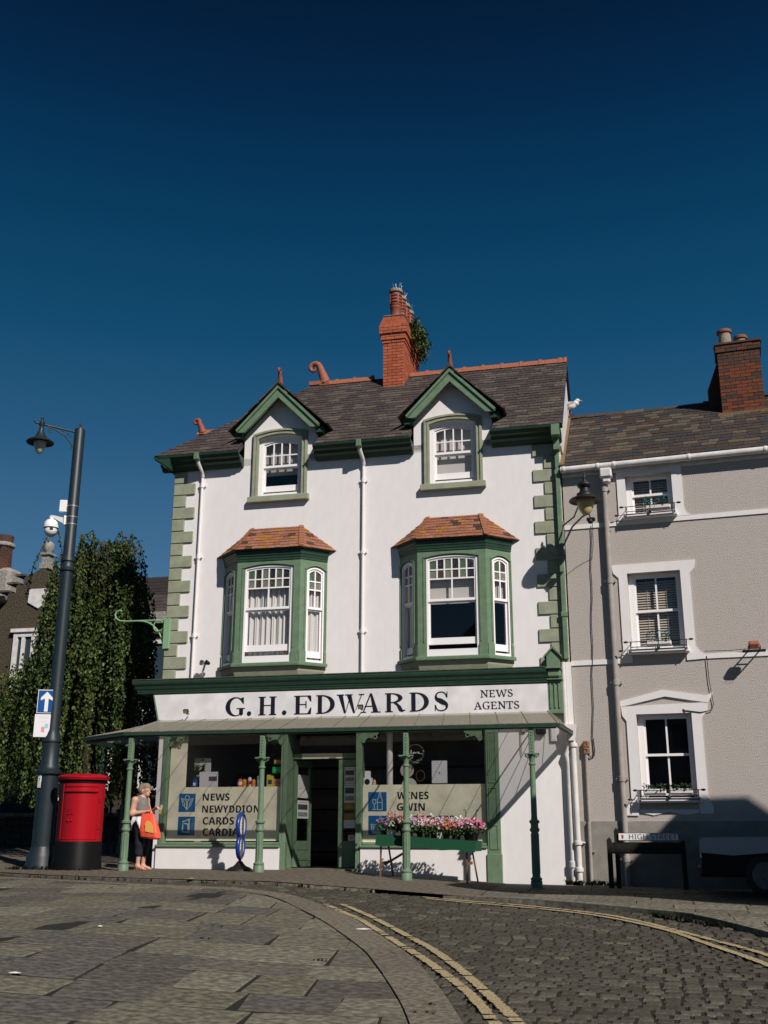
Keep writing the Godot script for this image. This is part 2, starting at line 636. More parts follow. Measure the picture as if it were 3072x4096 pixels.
func materials() -> void:
	var soft := noise("soft", 0.008, 0.86, 1.0)
	var patch := noise("patch", 0.02, 0.55, 1.0, 5)
	var grit := noise("grit", 0.12, 0.62, 1.0, 3)
	var bump := noise("bump", 0.06, 0, 1, 4, 512, 3.0)
	var pebble := noise("pebble", 0.05, 0, 1, 3, 512, 9.0, FastNoiseLite.TYPE_CELLULAR)
	var fine := noise("fine", 0.15, 0, 1, 3, 512, 5.0)
	mt("white_wall", L(0.745, 0.715, 0.715), 0.85, {"tex": noise("faint", 0.02, 0.97, 1.0, 5), "tri": Vector3(0.55, 0.2, 0.55)})
	mt("white", L(0.80, 0.775, 0.78), 0.5)
	mt("white_old", L(0.72, 0.69, 0.68), 0.7, {"tex": soft, "tri": 0.9})
	mt("sage", L(0.315, 0.335, 0.24), 0.75, {"tex": soft, "tri": 0.8, "nrm": fine, "nstr": 0.3})
	mt("green", L(0.150, 0.230, 0.145), 0.5, {"tex": soft, "tri": 1.1, "spec": 0.35})
	mt("green_dark", L(0.026, 0.062, 0.042), 0.4, {"tex": soft, "tri": 1.1, "spec": 0.35})
	mt("green_pale", L(0.20, 0.36, 0.20), 0.5)
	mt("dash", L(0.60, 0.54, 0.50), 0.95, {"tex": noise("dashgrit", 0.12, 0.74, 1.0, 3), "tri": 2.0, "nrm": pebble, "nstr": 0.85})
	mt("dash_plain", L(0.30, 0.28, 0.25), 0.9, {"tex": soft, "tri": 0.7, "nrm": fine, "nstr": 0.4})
	mt("dash_smooth", L(0.36, 0.325, 0.30), 0.9, {"tex": soft, "tri": 0.7})
	for i in 5:
		var k: float = [0.095, 0.118, 0.078, 0.155, 0.105][i]
		mt("slate%d" % i, L(k * 1.06, k * [0.86, 0.84, 0.9, 0.88, 0.8][i], k * [0.78, 0.76, 0.9, 0.74, 0.76][i]), 0.65, {"tex": patch, "tri": 1.3, "nrm": bump, "nstr": 0.4})
	mt("slate_vc", L(1, 1, 1), 0.65, {"tex": patch, "tri": 1.3, "nrm": bump, "nstr": 0.4, "vc": true})
	for i in 5:
		mt("old_slate%d" % i, [L(0.10, 0.076, 0.064), L(0.075, 0.062, 0.057), L(0.165, 0.13, 0.098), L(0.060, 0.062, 0.066), L(0.085, 0.06, 0.05)][i], 0.7, {"tex": patch, "tri": 1.7, "nrm": bump, "nstr": 0.5})
	for i in 4:
		mt("tile%d" % i, [L(0.42, 0.17, 0.10), L(0.48, 0.21, 0.13), L(0.34, 0.135, 0.085), L(0.44, 0.17, 0.09)][i], 0.8, {"tex": patch, "tri": 2.4, "nrm": bump, "nstr": 0.4})
	mt("tile_lichen", L(0.50, 0.22, 0.03), 0.9, {"tex": patch, "tri": 2.6})
	mt("tile_dark", L(0.10, 0.06, 0.045), 0.85, {"tex": patch, "tri": 2.6})
	for i in 4:
		mt("brick%d" % i, [L(0.60, 0.15, 0.072), L(0.66, 0.18, 0.088), L(0.52, 0.125, 0.063), L(0.62, 0.155, 0.07)][i], 0.85, {"tex": grit, "tri": 2.1, "nrm": fine, "nstr": 0.4})
	for i in 4:
		mt("old_brick%d" % i, [L(0.17, 0.07, 0.045), L(0.26, 0.075, 0.035), L(0.10, 0.055, 0.04), L(0.13, 0.065, 0.05)][i], 0.9, {"tex": patch, "tri": 2.4, "nrm": bump, "nstr": 0.5})
	mt("mortar", L(0.20, 0.115, 0.08), 0.95, {"tex": grit, "tri": 2.0})
	mt("old_mortar", L(0.17, 0.12, 0.095), 0.95, {"tex": grit, "tri": 2.0})
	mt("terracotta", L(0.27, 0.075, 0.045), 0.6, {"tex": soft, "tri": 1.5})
	mt("terracotta_orange", L(0.50, 0.17, 0.095), 0.7, {"tex": patch, "tri": 1.9})  # brighter orange clay colour for ridge tiles, finials and small parts
	mt("pot_buff", L(0.45, 0.38, 0.28), 0.85, {"tex": patch, "tri": 2.0})
	mt("flaunching", L(0.30, 0.20, 0.10), 0.95, {"tex": patch, "tri": 2.0, "nrm": bump})
	mt("lead", L(0.30, 0.30, 0.29), 0.7, {"tex": patch, "tri": 2.0})
	var g := mt("glass", L(0.01, 0.014, 0.016), 0.02, {"alpha": 0.05, "spec": 0.5})
	g.metallic_specular = 0.5
	for i in 5:
		mt("stained%d" % i, [L(0.05, 0.10, 0.055), L(0.014, 0.015, 0.018), L(0.12, 0.15, 0.10), L(0.05, 0.038, 0.028), L(0.17, 0.17, 0.14)][i], 0.16, {"nrm": fine, "tri": 3.0, "nstr": 0.8})
	mt("curtain", L(0.62, 0.60, 0.58), 0.9, {"back": Color(0.3, 0.3, 0.3)})
	mt("curtain_dim", L(0.30, 0.29, 0.28), 0.9)
	mt("blind", L(0.50, 0.47, 0.44), 0.9)
	mt("blind_wood", L(0.42, 0.36, 0.30), 0.7)
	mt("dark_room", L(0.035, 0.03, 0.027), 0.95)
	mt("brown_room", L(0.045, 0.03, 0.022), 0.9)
	mt("black_iron", L(0.012, 0.014, 0.015), 0.5)
	mt("black", L(0.008, 0.008, 0.008), 0.6)
	mt("ink", L(0.006, 0.009, 0.02), 0.5)
	mt("lamp_paint", L(0.013, 0.024, 0.032), 0.48, {"spec": 0.45, "tex": soft, "tri": 1.5})
	mt("post_red", L(0.36, 0.006, 0.013), 0.38, {"spec": 0.35})
	mt("post_black", L(0.006, 0.006, 0.006), 0.55, {"spec": 0.25})
	mt("cream_panel", L(0.90, 0.84, 0.64), 0.8, {"tex": soft, "tri": 0.5})
	mt("sign_white", L(0.80, 0.775, 0.79), 0.6, {"tex": soft, "tri": 0.4})
	mt("blue", L(0.008, 0.11, 0.30), 0.5)
	mt("blue_dark", L(0.008, 0.035, 0.22), 0.35, {"spec": 0.5})
	mt("blue_road", L(0.008, 0.07, 0.28), 0.4)
	mt("icon_line", L(0.50, 0.55, 0.42), 0.7)
	var fl := noise("flagtex", 0.016, 0.45, 1.0, 8)
	for i in 6:
		var k: float = [0.185, 0.22, 0.14, 0.26, 0.20, 0.155][i]
		mt("flag%d" % i, L(k * 1.07, k, k * [0.80, 0.74, 0.84, 0.76, 0.72, 0.86][i]), 0.85, {"tex": fl, "tri": 1.1, "nrm": fine, "nstr": 0.35})
	mt("kerb_stone", L(0.25, 0.215, 0.165), 0.85, {"tex": patch, "tri": 1.2, "nrm": fine, "nstr": 0.6})
	mt("kerb_stone_b", L(0.22, 0.19, 0.15), 0.85, {"tex": patch, "tri": 1.2, "nrm": fine, "nstr": 0.6})
	for i in 5:
		var k: float = [0.08, 0.10, 0.065, 0.13, 0.088][i]
		mt("sett%d" % i, L(k * 1.10, k, k * 0.76), 0.75, {"tex": patch, "tri": 2.3, "nrm": bump, "nstr": 0.5})
	mt("sett_vc", L(1, 1, 1), 0.75, {"tex": patch, "tri": 2.3, "nrm": bump, "nstr": 0.5, "vc": true})
	mt("soil", L(0.022, 0.021, 0.014), 0.98, {"tex": grit, "tri": 2.0, "nrm": bump})
	mt("pave", L(0.185, 0.155, 0.12), 0.9, {"tex": patch, "tri": 0.8, "nrm": fine, "nstr": 0.5})
	mt("tarmac", L(0.075, 0.07, 0.06), 0.95, {"tex": grit, "tri": 1.5, "nrm": bump})
	mt("yellow", L(0.58, 0.47, 0.27), 0.8, {"tex": patch, "tri": 3.1})
	mt("grass", L(0.06, 0.11, 0.025), 0.8, {"vc": true, "back": Color(0.25, 0.3, 0.1)})
	mt("leaf", L(1, 1, 1), 0.55, {"vc": true, "back": Color(0.55, 0.6, 0.25), "spec": 0.35})
	mt("petal", L(1, 1, 1), 0.7, {"vc": true, "back": Color(0.4, 0.4, 0.4)})
	mt("bark", L(0.07, 0.05, 0.035), 0.95, {"tex": patch, "tri": 3.0, "nrm": bump})
	mt("rubble", L(0.115, 0.092, 0.062), 0.95, {"tex": patch, "tri": 1.2, "nrm": pebble, "nstr": 0.8})
	mt("rubble_b", L(0.085, 0.07, 0.05), 0.95, {"tex": patch, "tri": 1.2, "nrm": pebble, "nstr": 0.8})
	mt("dressed", L(0.44, 0.41, 0.37), 0.85, {"tex": patch, "tri": 1.2})
	mt("wood_dark", L(0.016, 0.013, 0.010), 0.7, {"tex": patch, "tri": 2.0})
	mt("wood", L(0.27, 0.13, 0.06), 0.75, {"tex": patch, "tri": 3.0})
	mt("baize", L(0.012, 0.10, 0.045), 0.95, {"tex": grit, "tri": 4.0, "nrm": bump})
	mt("skin", L(0.52, 0.29, 0.21), 0.55)
	mt("hair", L(0.34, 0.27, 0.20), 0.8, {"tex": grit, "tri": 8.0})
	mt("navy", L(0.01, 0.013, 0.022), 0.85)
	mt("cloth_white", L(0.70, 0.66, 0.70), 0.9)
	mt("bag_orange", L(0.78, 0.10, 0.05), 0.5, {"nrm": bump, "tri": 3.0, "nstr": 0.6})
	mt("bag_yellow", L(0.80, 0.42, 0.10), 0.5)
	mt("steel", L(0.45, 0.45, 0.45), 0.35, {"metal": 0.8})
	mt("plastic_white", L(0.74, 0.73, 0.72), 0.4)
	mt("amber_glass", L(0.50, 0.40, 0.20), 0.3, {"back": Color(0.5, 0.4, 0.2)})
	mt("pale_glass", L(0.38, 0.45, 0.38), 0.2, {"back": Color(0.5, 0.5, 0.45)})
	mt("canopy_glass", L(0.88, 0.82, 0.68), 0.5, {"alpha": 0.56, "back": Color(1, 1, 1), "tex": noise("dirt", 0.03, 0.76, 1.0, 4), "tri": 1.4})


# ---- the white shop
const SX0 := -3.73
const SX1 := 4.66
const EAVE := 8.5

func sash(par: Node, x0: float, x1: float, y0: float, y1: float, z: float, rise: float, cols: int, rows: int, ymeet: float, T := Transform3D.IDENTITY, ybars := -1.0, lift := 0.07) -> void:
	# a white sash window between x0..x1, y0..y1: the upper sash with rows x cols of panes, the lower one plain and a hand lifted
	var fr := MB.new()
	ring_arch(fr, x0, x1, y0, y1, rise, 0.03, z - 0.05, z + 0.01, T, true, 0.05)
	put(fr, "window_frame", M.white, par)
	var a := x0 + 0.032
	var b := x1 - 0.032
	var up := MB.new()
	var yt := y1 - 0.03
	ring_arch(up, a, b, ymeet, yt, rise * 0.95, 0.034, z - 0.045, z - 0.012, T, true, 0.05)
	var yb := ymeet + 0.05 if ybars < 0 else ybars
	var bars := MB.new()
	var px0 := a + 0.034
	var px1 := b - 0.034
	var py1 := yt - 0.034
	if ybars > 0:
		bars.extr(r4(px0, px1, ybars - 0.028, ybars), z - 0.04, z - 0.014, T)
		bars.extr(r4((px0 + px1) / 2 - 0.014, (px0 + px1) / 2 + 0.014, ymeet + 0.05, ybars - 0.028), z - 0.039, z - 0.015, T)
		pane(px0, (px0 + px1) / 2, ymeet + 0.05, ybars - 0.028, z - 0.03, par, T)
		pane((px0 + px1) / 2, px1, ymeet + 0.05, ybars - 0.028, z - 0.03, par, T)
	for c in range(1, cols):
		var x := lerpf(px0, px1, float(c) / cols)
		var r := rise * 0.85 * (1.0 - pow(2.0 * c / cols - 1.0, 2))
		bars.extr(r4(x - 0.013, x + 0.013, yb, py1 + r), z - 0.04, z - 0.013, T)
	for r in range(1, rows):
		var y := lerpf(yb, py1, float(r) / rows)
		bars.extr(r4(px0, px1, y - 0.012, y + 0.012), z - 0.0385, z - 0.0145, T)
	put(bars, "glazing_bars", M.white, par)
	put(up, "upper_sash", M.white, par)
	for c in cols:
		for r in rows:
			var xa := lerpf(px0, px1, float(c) / cols)
			var xb := lerpf(px0, px1, float(c + 1) / cols)
			var ya := lerpf(yb, py1, float(r) / rows)
			var yc := lerpf(yb, py1, float(r + 1) / rows)
			var m: Material = M.glass
			if ybars > 0:
				m = M["stained%d" % [0, 1, 2, 1, 0, 1, 4, 3, 4, 3, 2, 1][(c % 6) + (0 if r > 0 else 6)]]
				if cols == 2:
					m = M["stained%d" % [2, 4, 0, 3][(c + 2 * r) % 4]]
			if r == rows - 1:
				var rr := rise * 0.85 * (1.0 - pow(2.0 * (c + 0.5) / cols - 1.0, 2))
				yc += rr
			pane(xa, xb, ya, yc, z - 0.03, par, T, m)
	var lo := MB.new()
	var ly := y0 + 0.05 + lift
	var zz := z - 0.045
	lo.extr(r4(a, b, ly, ly + 0.13), zz - 0.045, zz, T)
	lo.extr(r4(a, b, ymeet - 0.03, ymeet + 0.03), zz - 0.045, zz - 0.002, T)
	lo.extr(r4(a, a + 0.034, ly + 0.13, ymeet - 0.03), zz - 0.045, zz - 0.001, T)
	lo.extr(r4(b - 0.034, b, ly + 0.13, ymeet - 0.03), zz - 0.045, zz - 0.001, T)
	put(lo, "lower_sash", M.white, par)
	pane(a + 0.034, b - 0.034, ly + 0.13, ymeet - 0.03, zz - 0.025, par, T)


func drape(x0: float, x1: float, y0: float, y1: float, amp: float, wave: float, T: Transform3D, parent: Node, mat: Material, called := "curtain") -> void:
	var mb := MB.new()
	var k := int((x1 - x0) / 0.02) + 2
	var ph := rf(0, 6)
	for i in k:
		var xa := lerpf(x0, x1, float(i) / k)
		var xb := lerpf(x0, x1, float(i + 1) / k)
		var za := amp * sin(xa * wave + ph) + amp * 0.5 * sin(xa * wave * 2.3 + ph)
		var zb := amp * sin(xb * wave + ph) + amp * 0.5 * sin(xb * wave * 2.3 + ph)
		mb.quad(T * Vector3(xa, y0, za * 1.3), T * Vector3(xb, y0, zb * 1.3), T * Vector3(xb, y1, zb), T * Vector3(xa, y1, za))
	put(mb, called, mat, parent)


func dormer(shop: Node, cx: float, blind_low: bool) -> void:
	var d := sub("dormer", shop)
	var w := 0.83
	# gable wall above the eaves, notched for the window head
	var P := PackedVector2Array([Vector2(cx - w, 8.3), Vector2(cx - 0.53, 8.3)])
	P.append_array(arch(cx - 0.53, cx + 0.53, 8.86, 0.09))
	P.append_array(PackedVector2Array([Vector2(cx + 0.53, 8.3), Vector2(cx + w, 8.3), Vector2(cx + w, 9.0), Vector2(cx, 9.86), Vector2(cx - w, 9.0)]))
	var mb := MB.new()
	mb.extr(P, -0.28, 0.0)
	for s in [-1.0, 1.0]:   # cheeks
		mb.bx(cx + s * w - 0.001 - (0.12 if s > 0 else 0.0), cx + s * w + 0.001 + (0.0 if s > 0 else 0.12), 8.3, 9.0, -1.6, -0.28)
	put(mb, "gable_wall", M.white_wall, d)
	# bargeboards with a moulded edge, and their returns
	for s in [-1.0, 1.0]:
		var bb := MB.new()
		var foot := Vector2(cx + s * 0.95, 9.0)
		var apex := Vector2(cx, 9.99)
		var dn := Vector2(0, -0.255)
		bb.extr(PackedVector2Array([foot, apex, apex + dn, Vector2(cx + s * 0.74, 8.98)]), 0.2, 0.25)
		bb.extr(PackedVector2Array([foot + Vector2(0, 0.045), apex + Vector2(0, 0.045), apex + Vector2(0, -0.04), foot + Vector2(-s * 0.03, -0.005)]), 0.2, 0.285)
		bb.extr(PackedVector2Array([apex + dn + Vector2(0, 0.05), apex + dn, Vector2(cx + s * 0.74, 8.985), Vector2(cx + s * 0.785, 8.985)]), 0.2, 0.27)
		put(bb, "bargeboard", M.green, d)
		var sf := MB.new()
		sf.extr(PackedVector2Array([foot + Vector2(-s * 0.06, -0.002), apex + Vector2(0, -0.06), apex + Vector2(0, -0.10), Vector2(cx + s * 0.86, 9.0)]), -1.3, 0.2)
		sf.bx(minf(cx + s * 0.83, cx + s * 1.0), maxf(cx + s * 0.83, cx + s * 1.0), 8.88, 9.0, -0.9, 0.18)
		put(sf, "soffit", M.green_dark, d)
		# slate courses on the little roof, ragged at the verge
		var slope := Vector2(s * 0.95 + s * 0.12, 0) - Vector2(0, 0.99 + 0.02)
		var Ln := slope.length()
		var dir := slope / Ln
		var nrm := Vector2(-dir.y, dir.x) * (1.0 if s > 0 else -1.0)
		for i in 9:
			var a: Vector2 = Vector2(cx, 10.06) + dir * (Ln * i / 9.0)
			var b: Vector2 = a + dir * (Ln / 9.0 + 0.05)
			var q := MB.new()
			var z1 := 0.30 + rf(-0.015, 0.02)
			q.extr(PackedVector2Array([a, b, b + nrm * 0.035, a + nrm * 0.014]), -2.2, z1)
			put(q, "slate_course", M["slate%d" % (rng.randi() % 5)], d)
	var rd := MB.new()
	rd.extr(PackedVector2Array([Vector2(cx - 0.10, 10.0), Vector2(cx, 10.16), Vector2(cx + 0.10, 10.0), Vector2(cx, 10.06)]), -2.3, 0.31)
	put(rd, "ridge_tile", M.slate2, d)
	# scroll finial
	var fb := MB.new()
	var path := [Vector3(cx, 10.08, 0.16), Vector3(cx, 10.2, 0.16), Vector3(cx, 10.31, 0.2)]
	for i in 10:
		var a := -0.4 + i * 0.62
		var r := 0.062 - i * 0.004
		path.push_back(Vector3(cx, 10.36 - sin(a) * -r, 0.26 - cos(a) * r))
	fb.tube(path, [0.07, 0.05, 0.042, 0.04, 0.04, 0.038, 0.036, 0.034, 0.03, 0.03, 0.026, 0.024, 0.02], 8)
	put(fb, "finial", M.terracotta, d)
	# window
	var sr := MB.new()
	ring_arch(sr, cx - 0.62, cx + 0.62, 7.55, 9.0, 0.09, 0.13, 0.0, 0.05, Transform3D.IDENTITY, false)
	ring_arch(sr, cx - 0.60, cx + 0.60, 7.55, 8.98, 0.09, 0.03, 0.05, 0.075, Transform3D.IDENTITY, false)
	ring_arch(sr, cx - 0.535, cx + 0.535, 7.55, 8.915, 0.09, 0.035, -0.10, 0.063, Transform3D.IDENTITY, false)
	put(sr, "window_surround", M.sage, d)
	var sl := MB.new()
	sl.cx(cx - 0.68, cx + 0.68, 7.42, 7.55, -0.05, 0.12)
	put(sl, "window_sill", M.sage, d)
	var bxw := MB.new()   # the deep white box frame round the sashes
	ring_arch(bxw, cx - 0.50, cx + 0.50, 7.55, 8.875, 0.085, 0.085, -0.14, -0.05, Transform3D.IDENTITY, true, 0.06)
	put(bxw, "box_frame", M.white, d)
	sash(d, cx - 0.43, cx + 0.43, 7.60, 8.80, -0.07, 0.07, 4, 2, 8.24, Transform3D.IDENTITY, -1.0, 0.05)
	var cl := MB.new()
	cl.bx(cx - 0.42, cx + 0.42, (7.75 if blind_low else 8.10), 8.85, -0.24, -0.235)
	put(cl, "blind", M.blind if blind_low else M.curtain_dim, d)
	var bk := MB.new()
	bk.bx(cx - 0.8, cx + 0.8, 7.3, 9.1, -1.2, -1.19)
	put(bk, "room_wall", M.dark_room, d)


func bay(shop: Node, cx: float, curtains: bool) -> void:
	var b := sub("bay_window", shop)
	var hw := 1.13
	var f := 0.685
	var zf := 0.43
	var pts := [Vector3(cx - hw, 0, 0), Vector3(cx - f, 0, zf), Vector3(cx + f, 0, zf), Vector3(cx + hw, 0, 0)]
	# apron, sill, cornice follow the plan; the path runs so that outside lies on its right
	var path := [pts[0], pts[1], pts[2], pts[3]]
	var mb := MB.new()
	mb.sweep(path, [Vector2(-0.28, 3.615), Vector2(-0.085, 3.615), Vector2(-0.05, 3.66), Vector2(-0.015, 3.75), Vector2(0.0, 3.85), Vector2(-0.2, 3.85)])
	put(mb, "apron", M.sage, b)
	mb = MB.new()
	mb.sweep(path, [Vector2(-0.1, 3.845), Vector2(0.07, 3.845), Vector2(0.075, 3.87), Vector2(0.075, 3.905), Vector2(0.04, 3.92), Vector2(-0.1, 3.925)])
	put(mb, "window_sill", M.green, b)
	mb = MB.new()
	mb.sweep(path, [Vector2(-0.06, 6.03), Vector2(0.015, 6.03), Vector2(0.015, 6.07), Vector2(0.025, 6.08), Vector2(0.03, 6.12), Vector2(0.045, 6.14), Vector2(0.05, 6.18), Vector2(0.065, 6.20), Vector2(0.07, 6.255), Vector2(-0.06, 6.26)])
	put(mb, "cornice", M.green_dark, b)  # darker green puts the eave's shade into the cornice colour
	var lid := MB.new()
	var Q := PackedVector2Array()
	for p in pts:
		Q.push_back(Vector2(p.x, -p.z))
	var flat := Transform3D(Basis(Vector3.RIGHT, Vector3.FORWARD, Vector3.UP), Vector3.ZERO)
	lid.extr(Q, 6.16, 6.2, flat)
	put(lid, "ceiling_board", M.white, b)
	lid = MB.new()
	for qi in Q.size():
		Q[qi] = Vector2(cx, 0) + (Q[qi] - Vector2(cx, 0)) * 0.7
	lid.extr(Q, 3.625, 3.66, flat)
	put(lid, "floor_board", M.sage, b)
	# faces
	for i in 3:
		var p0: Vector3 = pts[i]
		var p1: Vector3 = pts[i + 1]
		var u := (p1 - p0).normalized()
		var nn := Vector3(-u.z, 0, u.x)
		var w := (p1 - p0).length()
		var T := Transform3D(Basis(u, Vector3.UP, nn), (p0 + p1) / 2)
		var h := w / 2
		var wh := 0.52 if i == 1 else 0.205
		var off := 0.0 if i == 1 else (-0.05 if i == 0 else 0.05)
		var rise := 0.05 if i == 1 else 0.075
		var fr := MB.new()
		var ysp := 5.89 if i == 1 else 5.82
		fr.extr(r4(-h, off - wh, 3.9, 6.05), -0.09, 0.0, T)
		fr.extr(r4(off + wh, h, 3.9, 6.05), -0.09, 0.0, T)
		var P := PackedVector2Array([Vector2(off - wh, 6.05)])
		P.append_array(arch(off - wh, off + wh, ysp, rise))
		P.push_back(Vector2(off + wh, 6.05))
		fr.extr(P, -0.09, -0.0012, T)
		put(fr, "bay_frame", M.green, b)
		var md := MB.new()   # hood bead over the head, and plinth blocks at the foot
		var up := arch(off - wh - 0.05, off + wh + 0.05, ysp + 0.02, rise + 0.02)
		var lo := arch(off - wh - 0.025, off + wh + 0.025, ysp - 0.004, rise + 0.02)
		lo.reverse()
		var R := PackedVector2Array(up)
		R.append_array(lo)
		md.extr(R, 0.0, 0.022, T)
		for sd in [-1.0, 1.0]:
			var xo: float = off + sd * (wh + 0.038)
			md.extr(r4(xo - 0.011, xo + 0.011, 4.2, ysp + 0.02), 0.0, 0.014, T)
			var xa: float = off + sd * wh
			var xb: float = sd * (h - 0.004)
			md.extr(r4(minf(xa, xb), maxf(xa, xb), 3.9, 4.14), 0.0, 0.018, T)
		put(md, "moulding", M.green, b)
		if i == 1:
			sash(b, -wh + 0.01, wh - 0.01, 3.925, ysp - 0.005, -0.02, rise * 0.95, 6, 2, 5.01, T, 5.475, 0.185)
			var sb := MB.new()
			sb.extr(r4(-wh + 0.01, wh - 0.01, 3.925, 4.06), -0.075, -0.012, T)
			put(sb, "bottom_rail", M.white, b)
		else:
			sash(b, off - wh + 0.005, off + wh - 0.005, 3.925, ysp - 0.005, -0.02, rise * 0.9, 2, 2, 5.01, T, 5.43, 0.05)
	# the tiled roof
	var he := 1.30
	var fe := 0.735
	var ze := 0.56
	var ye := 6.255
	var yt := 6.84
	var e := [Vector3(cx - he - 0.02, ye, 0.0), Vector3(cx - fe, ye, ze), Vector3(cx + fe, ye, ze), Vector3(cx + he + 0.02, ye, 0.0)]
	var tp := [Vector3(cx - 0.55, yt, 0.0), Vector3(cx - 0.55, yt, 0.02), Vector3(cx + 0.55, yt, 0.02), Vector3(cx + 0.55, yt, 0.0)]
	var tl := [M.tile0, M.tile1, M.tile2, M.tile3, M.tile0, M.tile1, M.tile3, M.tile1, M.tile_dark, M.tile0, M.tile_lichen, M.tile3]
	for i in 3:
		var o: Vector3 = e[i]
		var u: Vector3 = (e[i + 1] - e[i]).normalized()
		var nn: Vector3 = u.cross(tp[i] - e[i]).normalized()
		var vv := nn.cross(u)
		var T := Transform3D(Basis(u, vv, nn), o)
		var reg := PackedVector2Array()
		for q in [e[i], e[i + 1], tp[i + 1], tp[i]]:
			var l: Vector3 = T.affine_inverse() * q
			reg.push_back(Vector2(l.x, l.y))
		if reg[2].distance_to(reg[3]) < 0.05:
			reg.remove_at(3)
		slates(b, T, reg, 0.165, 0.105, 0.016, tl, "roof_tile", 400, [], 0.05)
		var dk := MB.new()
		dk.extr(reg, -0.03, -0.018, T)
		put(dk, "roof_board", M.green_dark, b)
	for k in [1, 2]:   # hip tiles
		var hp := MB.new()
		for j in 8:
			var a: Vector3 = e[k].lerp(tp[k], j / 8.0)
			var c: Vector3 = e[k].lerp(tp[k], (j + 1.2) / 8.0)
			hp.bar(a + Vector3(0, 0.028, 0), c + Vector3(0, 0.018, 0), 0.10, 0.012)
		put(hp, "hip_tiles", M.tile3, b)
	# what hangs inside
	if curtains:
		drape(cx - 0.56, cx + 0.56, 3.9, 5.75, 0.022, 52.0, Transform3D(Basis(), Vector3(0, 0, zf - 0.17)), b, M.curtain)
	else:
		var bl := MB.new()
		bl.bx(cx - 0.56, cx + 0.56, 4.98, 5.9, zf - 0.17, zf - 0.165)
		put(bl, "blind", M.blind, b)
	for i in [0, 2]:
		var p0: Vector3 = pts[i]
		var p1: Vector3 = pts[i + 1]
		var u := (p1 - p0).normalized()
		var T := Transform3D(Basis(u, Vector3.UP, Vector3(-u.z, 0, u.x)), (p0 + p1) / 2 + Vector3(u.z, 0, -u.x) * 0.14)
		if curtains:
			drape(-0.21, 0.21, 3.9, 5.75, 0.02, 40.0, T, b, M.curtain)
		else:
			drape(-0.21, 0.21, (4.98 if i == 2 else 3.9), 5.75, 0.018, 40.0, T, b, M.blind)
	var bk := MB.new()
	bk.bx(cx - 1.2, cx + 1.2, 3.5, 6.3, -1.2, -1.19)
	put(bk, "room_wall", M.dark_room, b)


func gutter(mb: MB, x0: float, x1: float, T := Transform3D.IDENTITY) -> void:   # moulded gutter with its soffit board
	var path := [Vector3(x0, 0, 0), Vector3(x1, 0, 0)]
	for i in 2:
		path[i] = T * path[i]
	mb.sweep(path, [Vector2(0.0, 8.27), Vector2(0.10, 8.27), Vector2(0.16, 8.33), Vector2(0.22, 8.36), Vector2(0.25, 8.42), Vector2(0.31, 8.44), Vector2(0.37, 8.50), Vector2(0.38, 8.54), Vector2(0.35, 8.54), Vector2(0.33, 8.49), Vector2(0.0, 8.46)])


func quoins(par: Node, left: bool) -> void:
	var n := 17
	for i in n:
		var y0 := 3.64 + (8.27 - 3.64) * i / n
		var y1 := 3.64 + (8.27 - 3.64) * (i + 1) / n - 0.014
		var long := (i % 2) == (1 if left else 0)
		var mb := MB.new()
		if left:
			mb.cx(SX0 - 0.012, SX0 + (0.50 if long else 0.285) + rf(-0.008, 0.008), y0, y1, -0.35, 0.035, 0.012)
		else:
			mb.cx(SX1 - (0.56 if long else 0.335) + rf(-0.006, 0.006), SX1 - 0.004, y0, y1, -0.02, 0.035, 0.012)
		put(mb, "quoin", M.sage, par)


func downpipe(par: Node, x: float, y0: float, y1: float, r: float, mat: Material, z := 0.075, clips := [], square := false) -> void:
	var mb := MB.new()
	if square:
		mb.cx(x - r, x + r, y0, y1, z - r, z + r, 0.01)
	else:
		mb.tube([Vector3(x, y0, z), Vector3(x, y1, z)], r, 12)
	for y in clips:
		if square:
			mb.cx(x - r - 0.018, x + r + 0.018, y - 0.05, y + 0.05, z - r - 0.01, z + r + 0.012, 0.01)
		else:
			mb.lathe([Vector2(r, y - 0.05), Vector2(r + 0.014, y - 0.045), Vector2(r + 0.014, y + 0.045), Vector2(r, y + 0.05)], 12, Transform3D(Basis(), Vector3(x, 0, z)))
			mb.bx(x - r - 0.05, x + r + 0.05, y - 0.02, y + 0.02, 0.0, z)
	put(mb, "downpipe", mat, par)


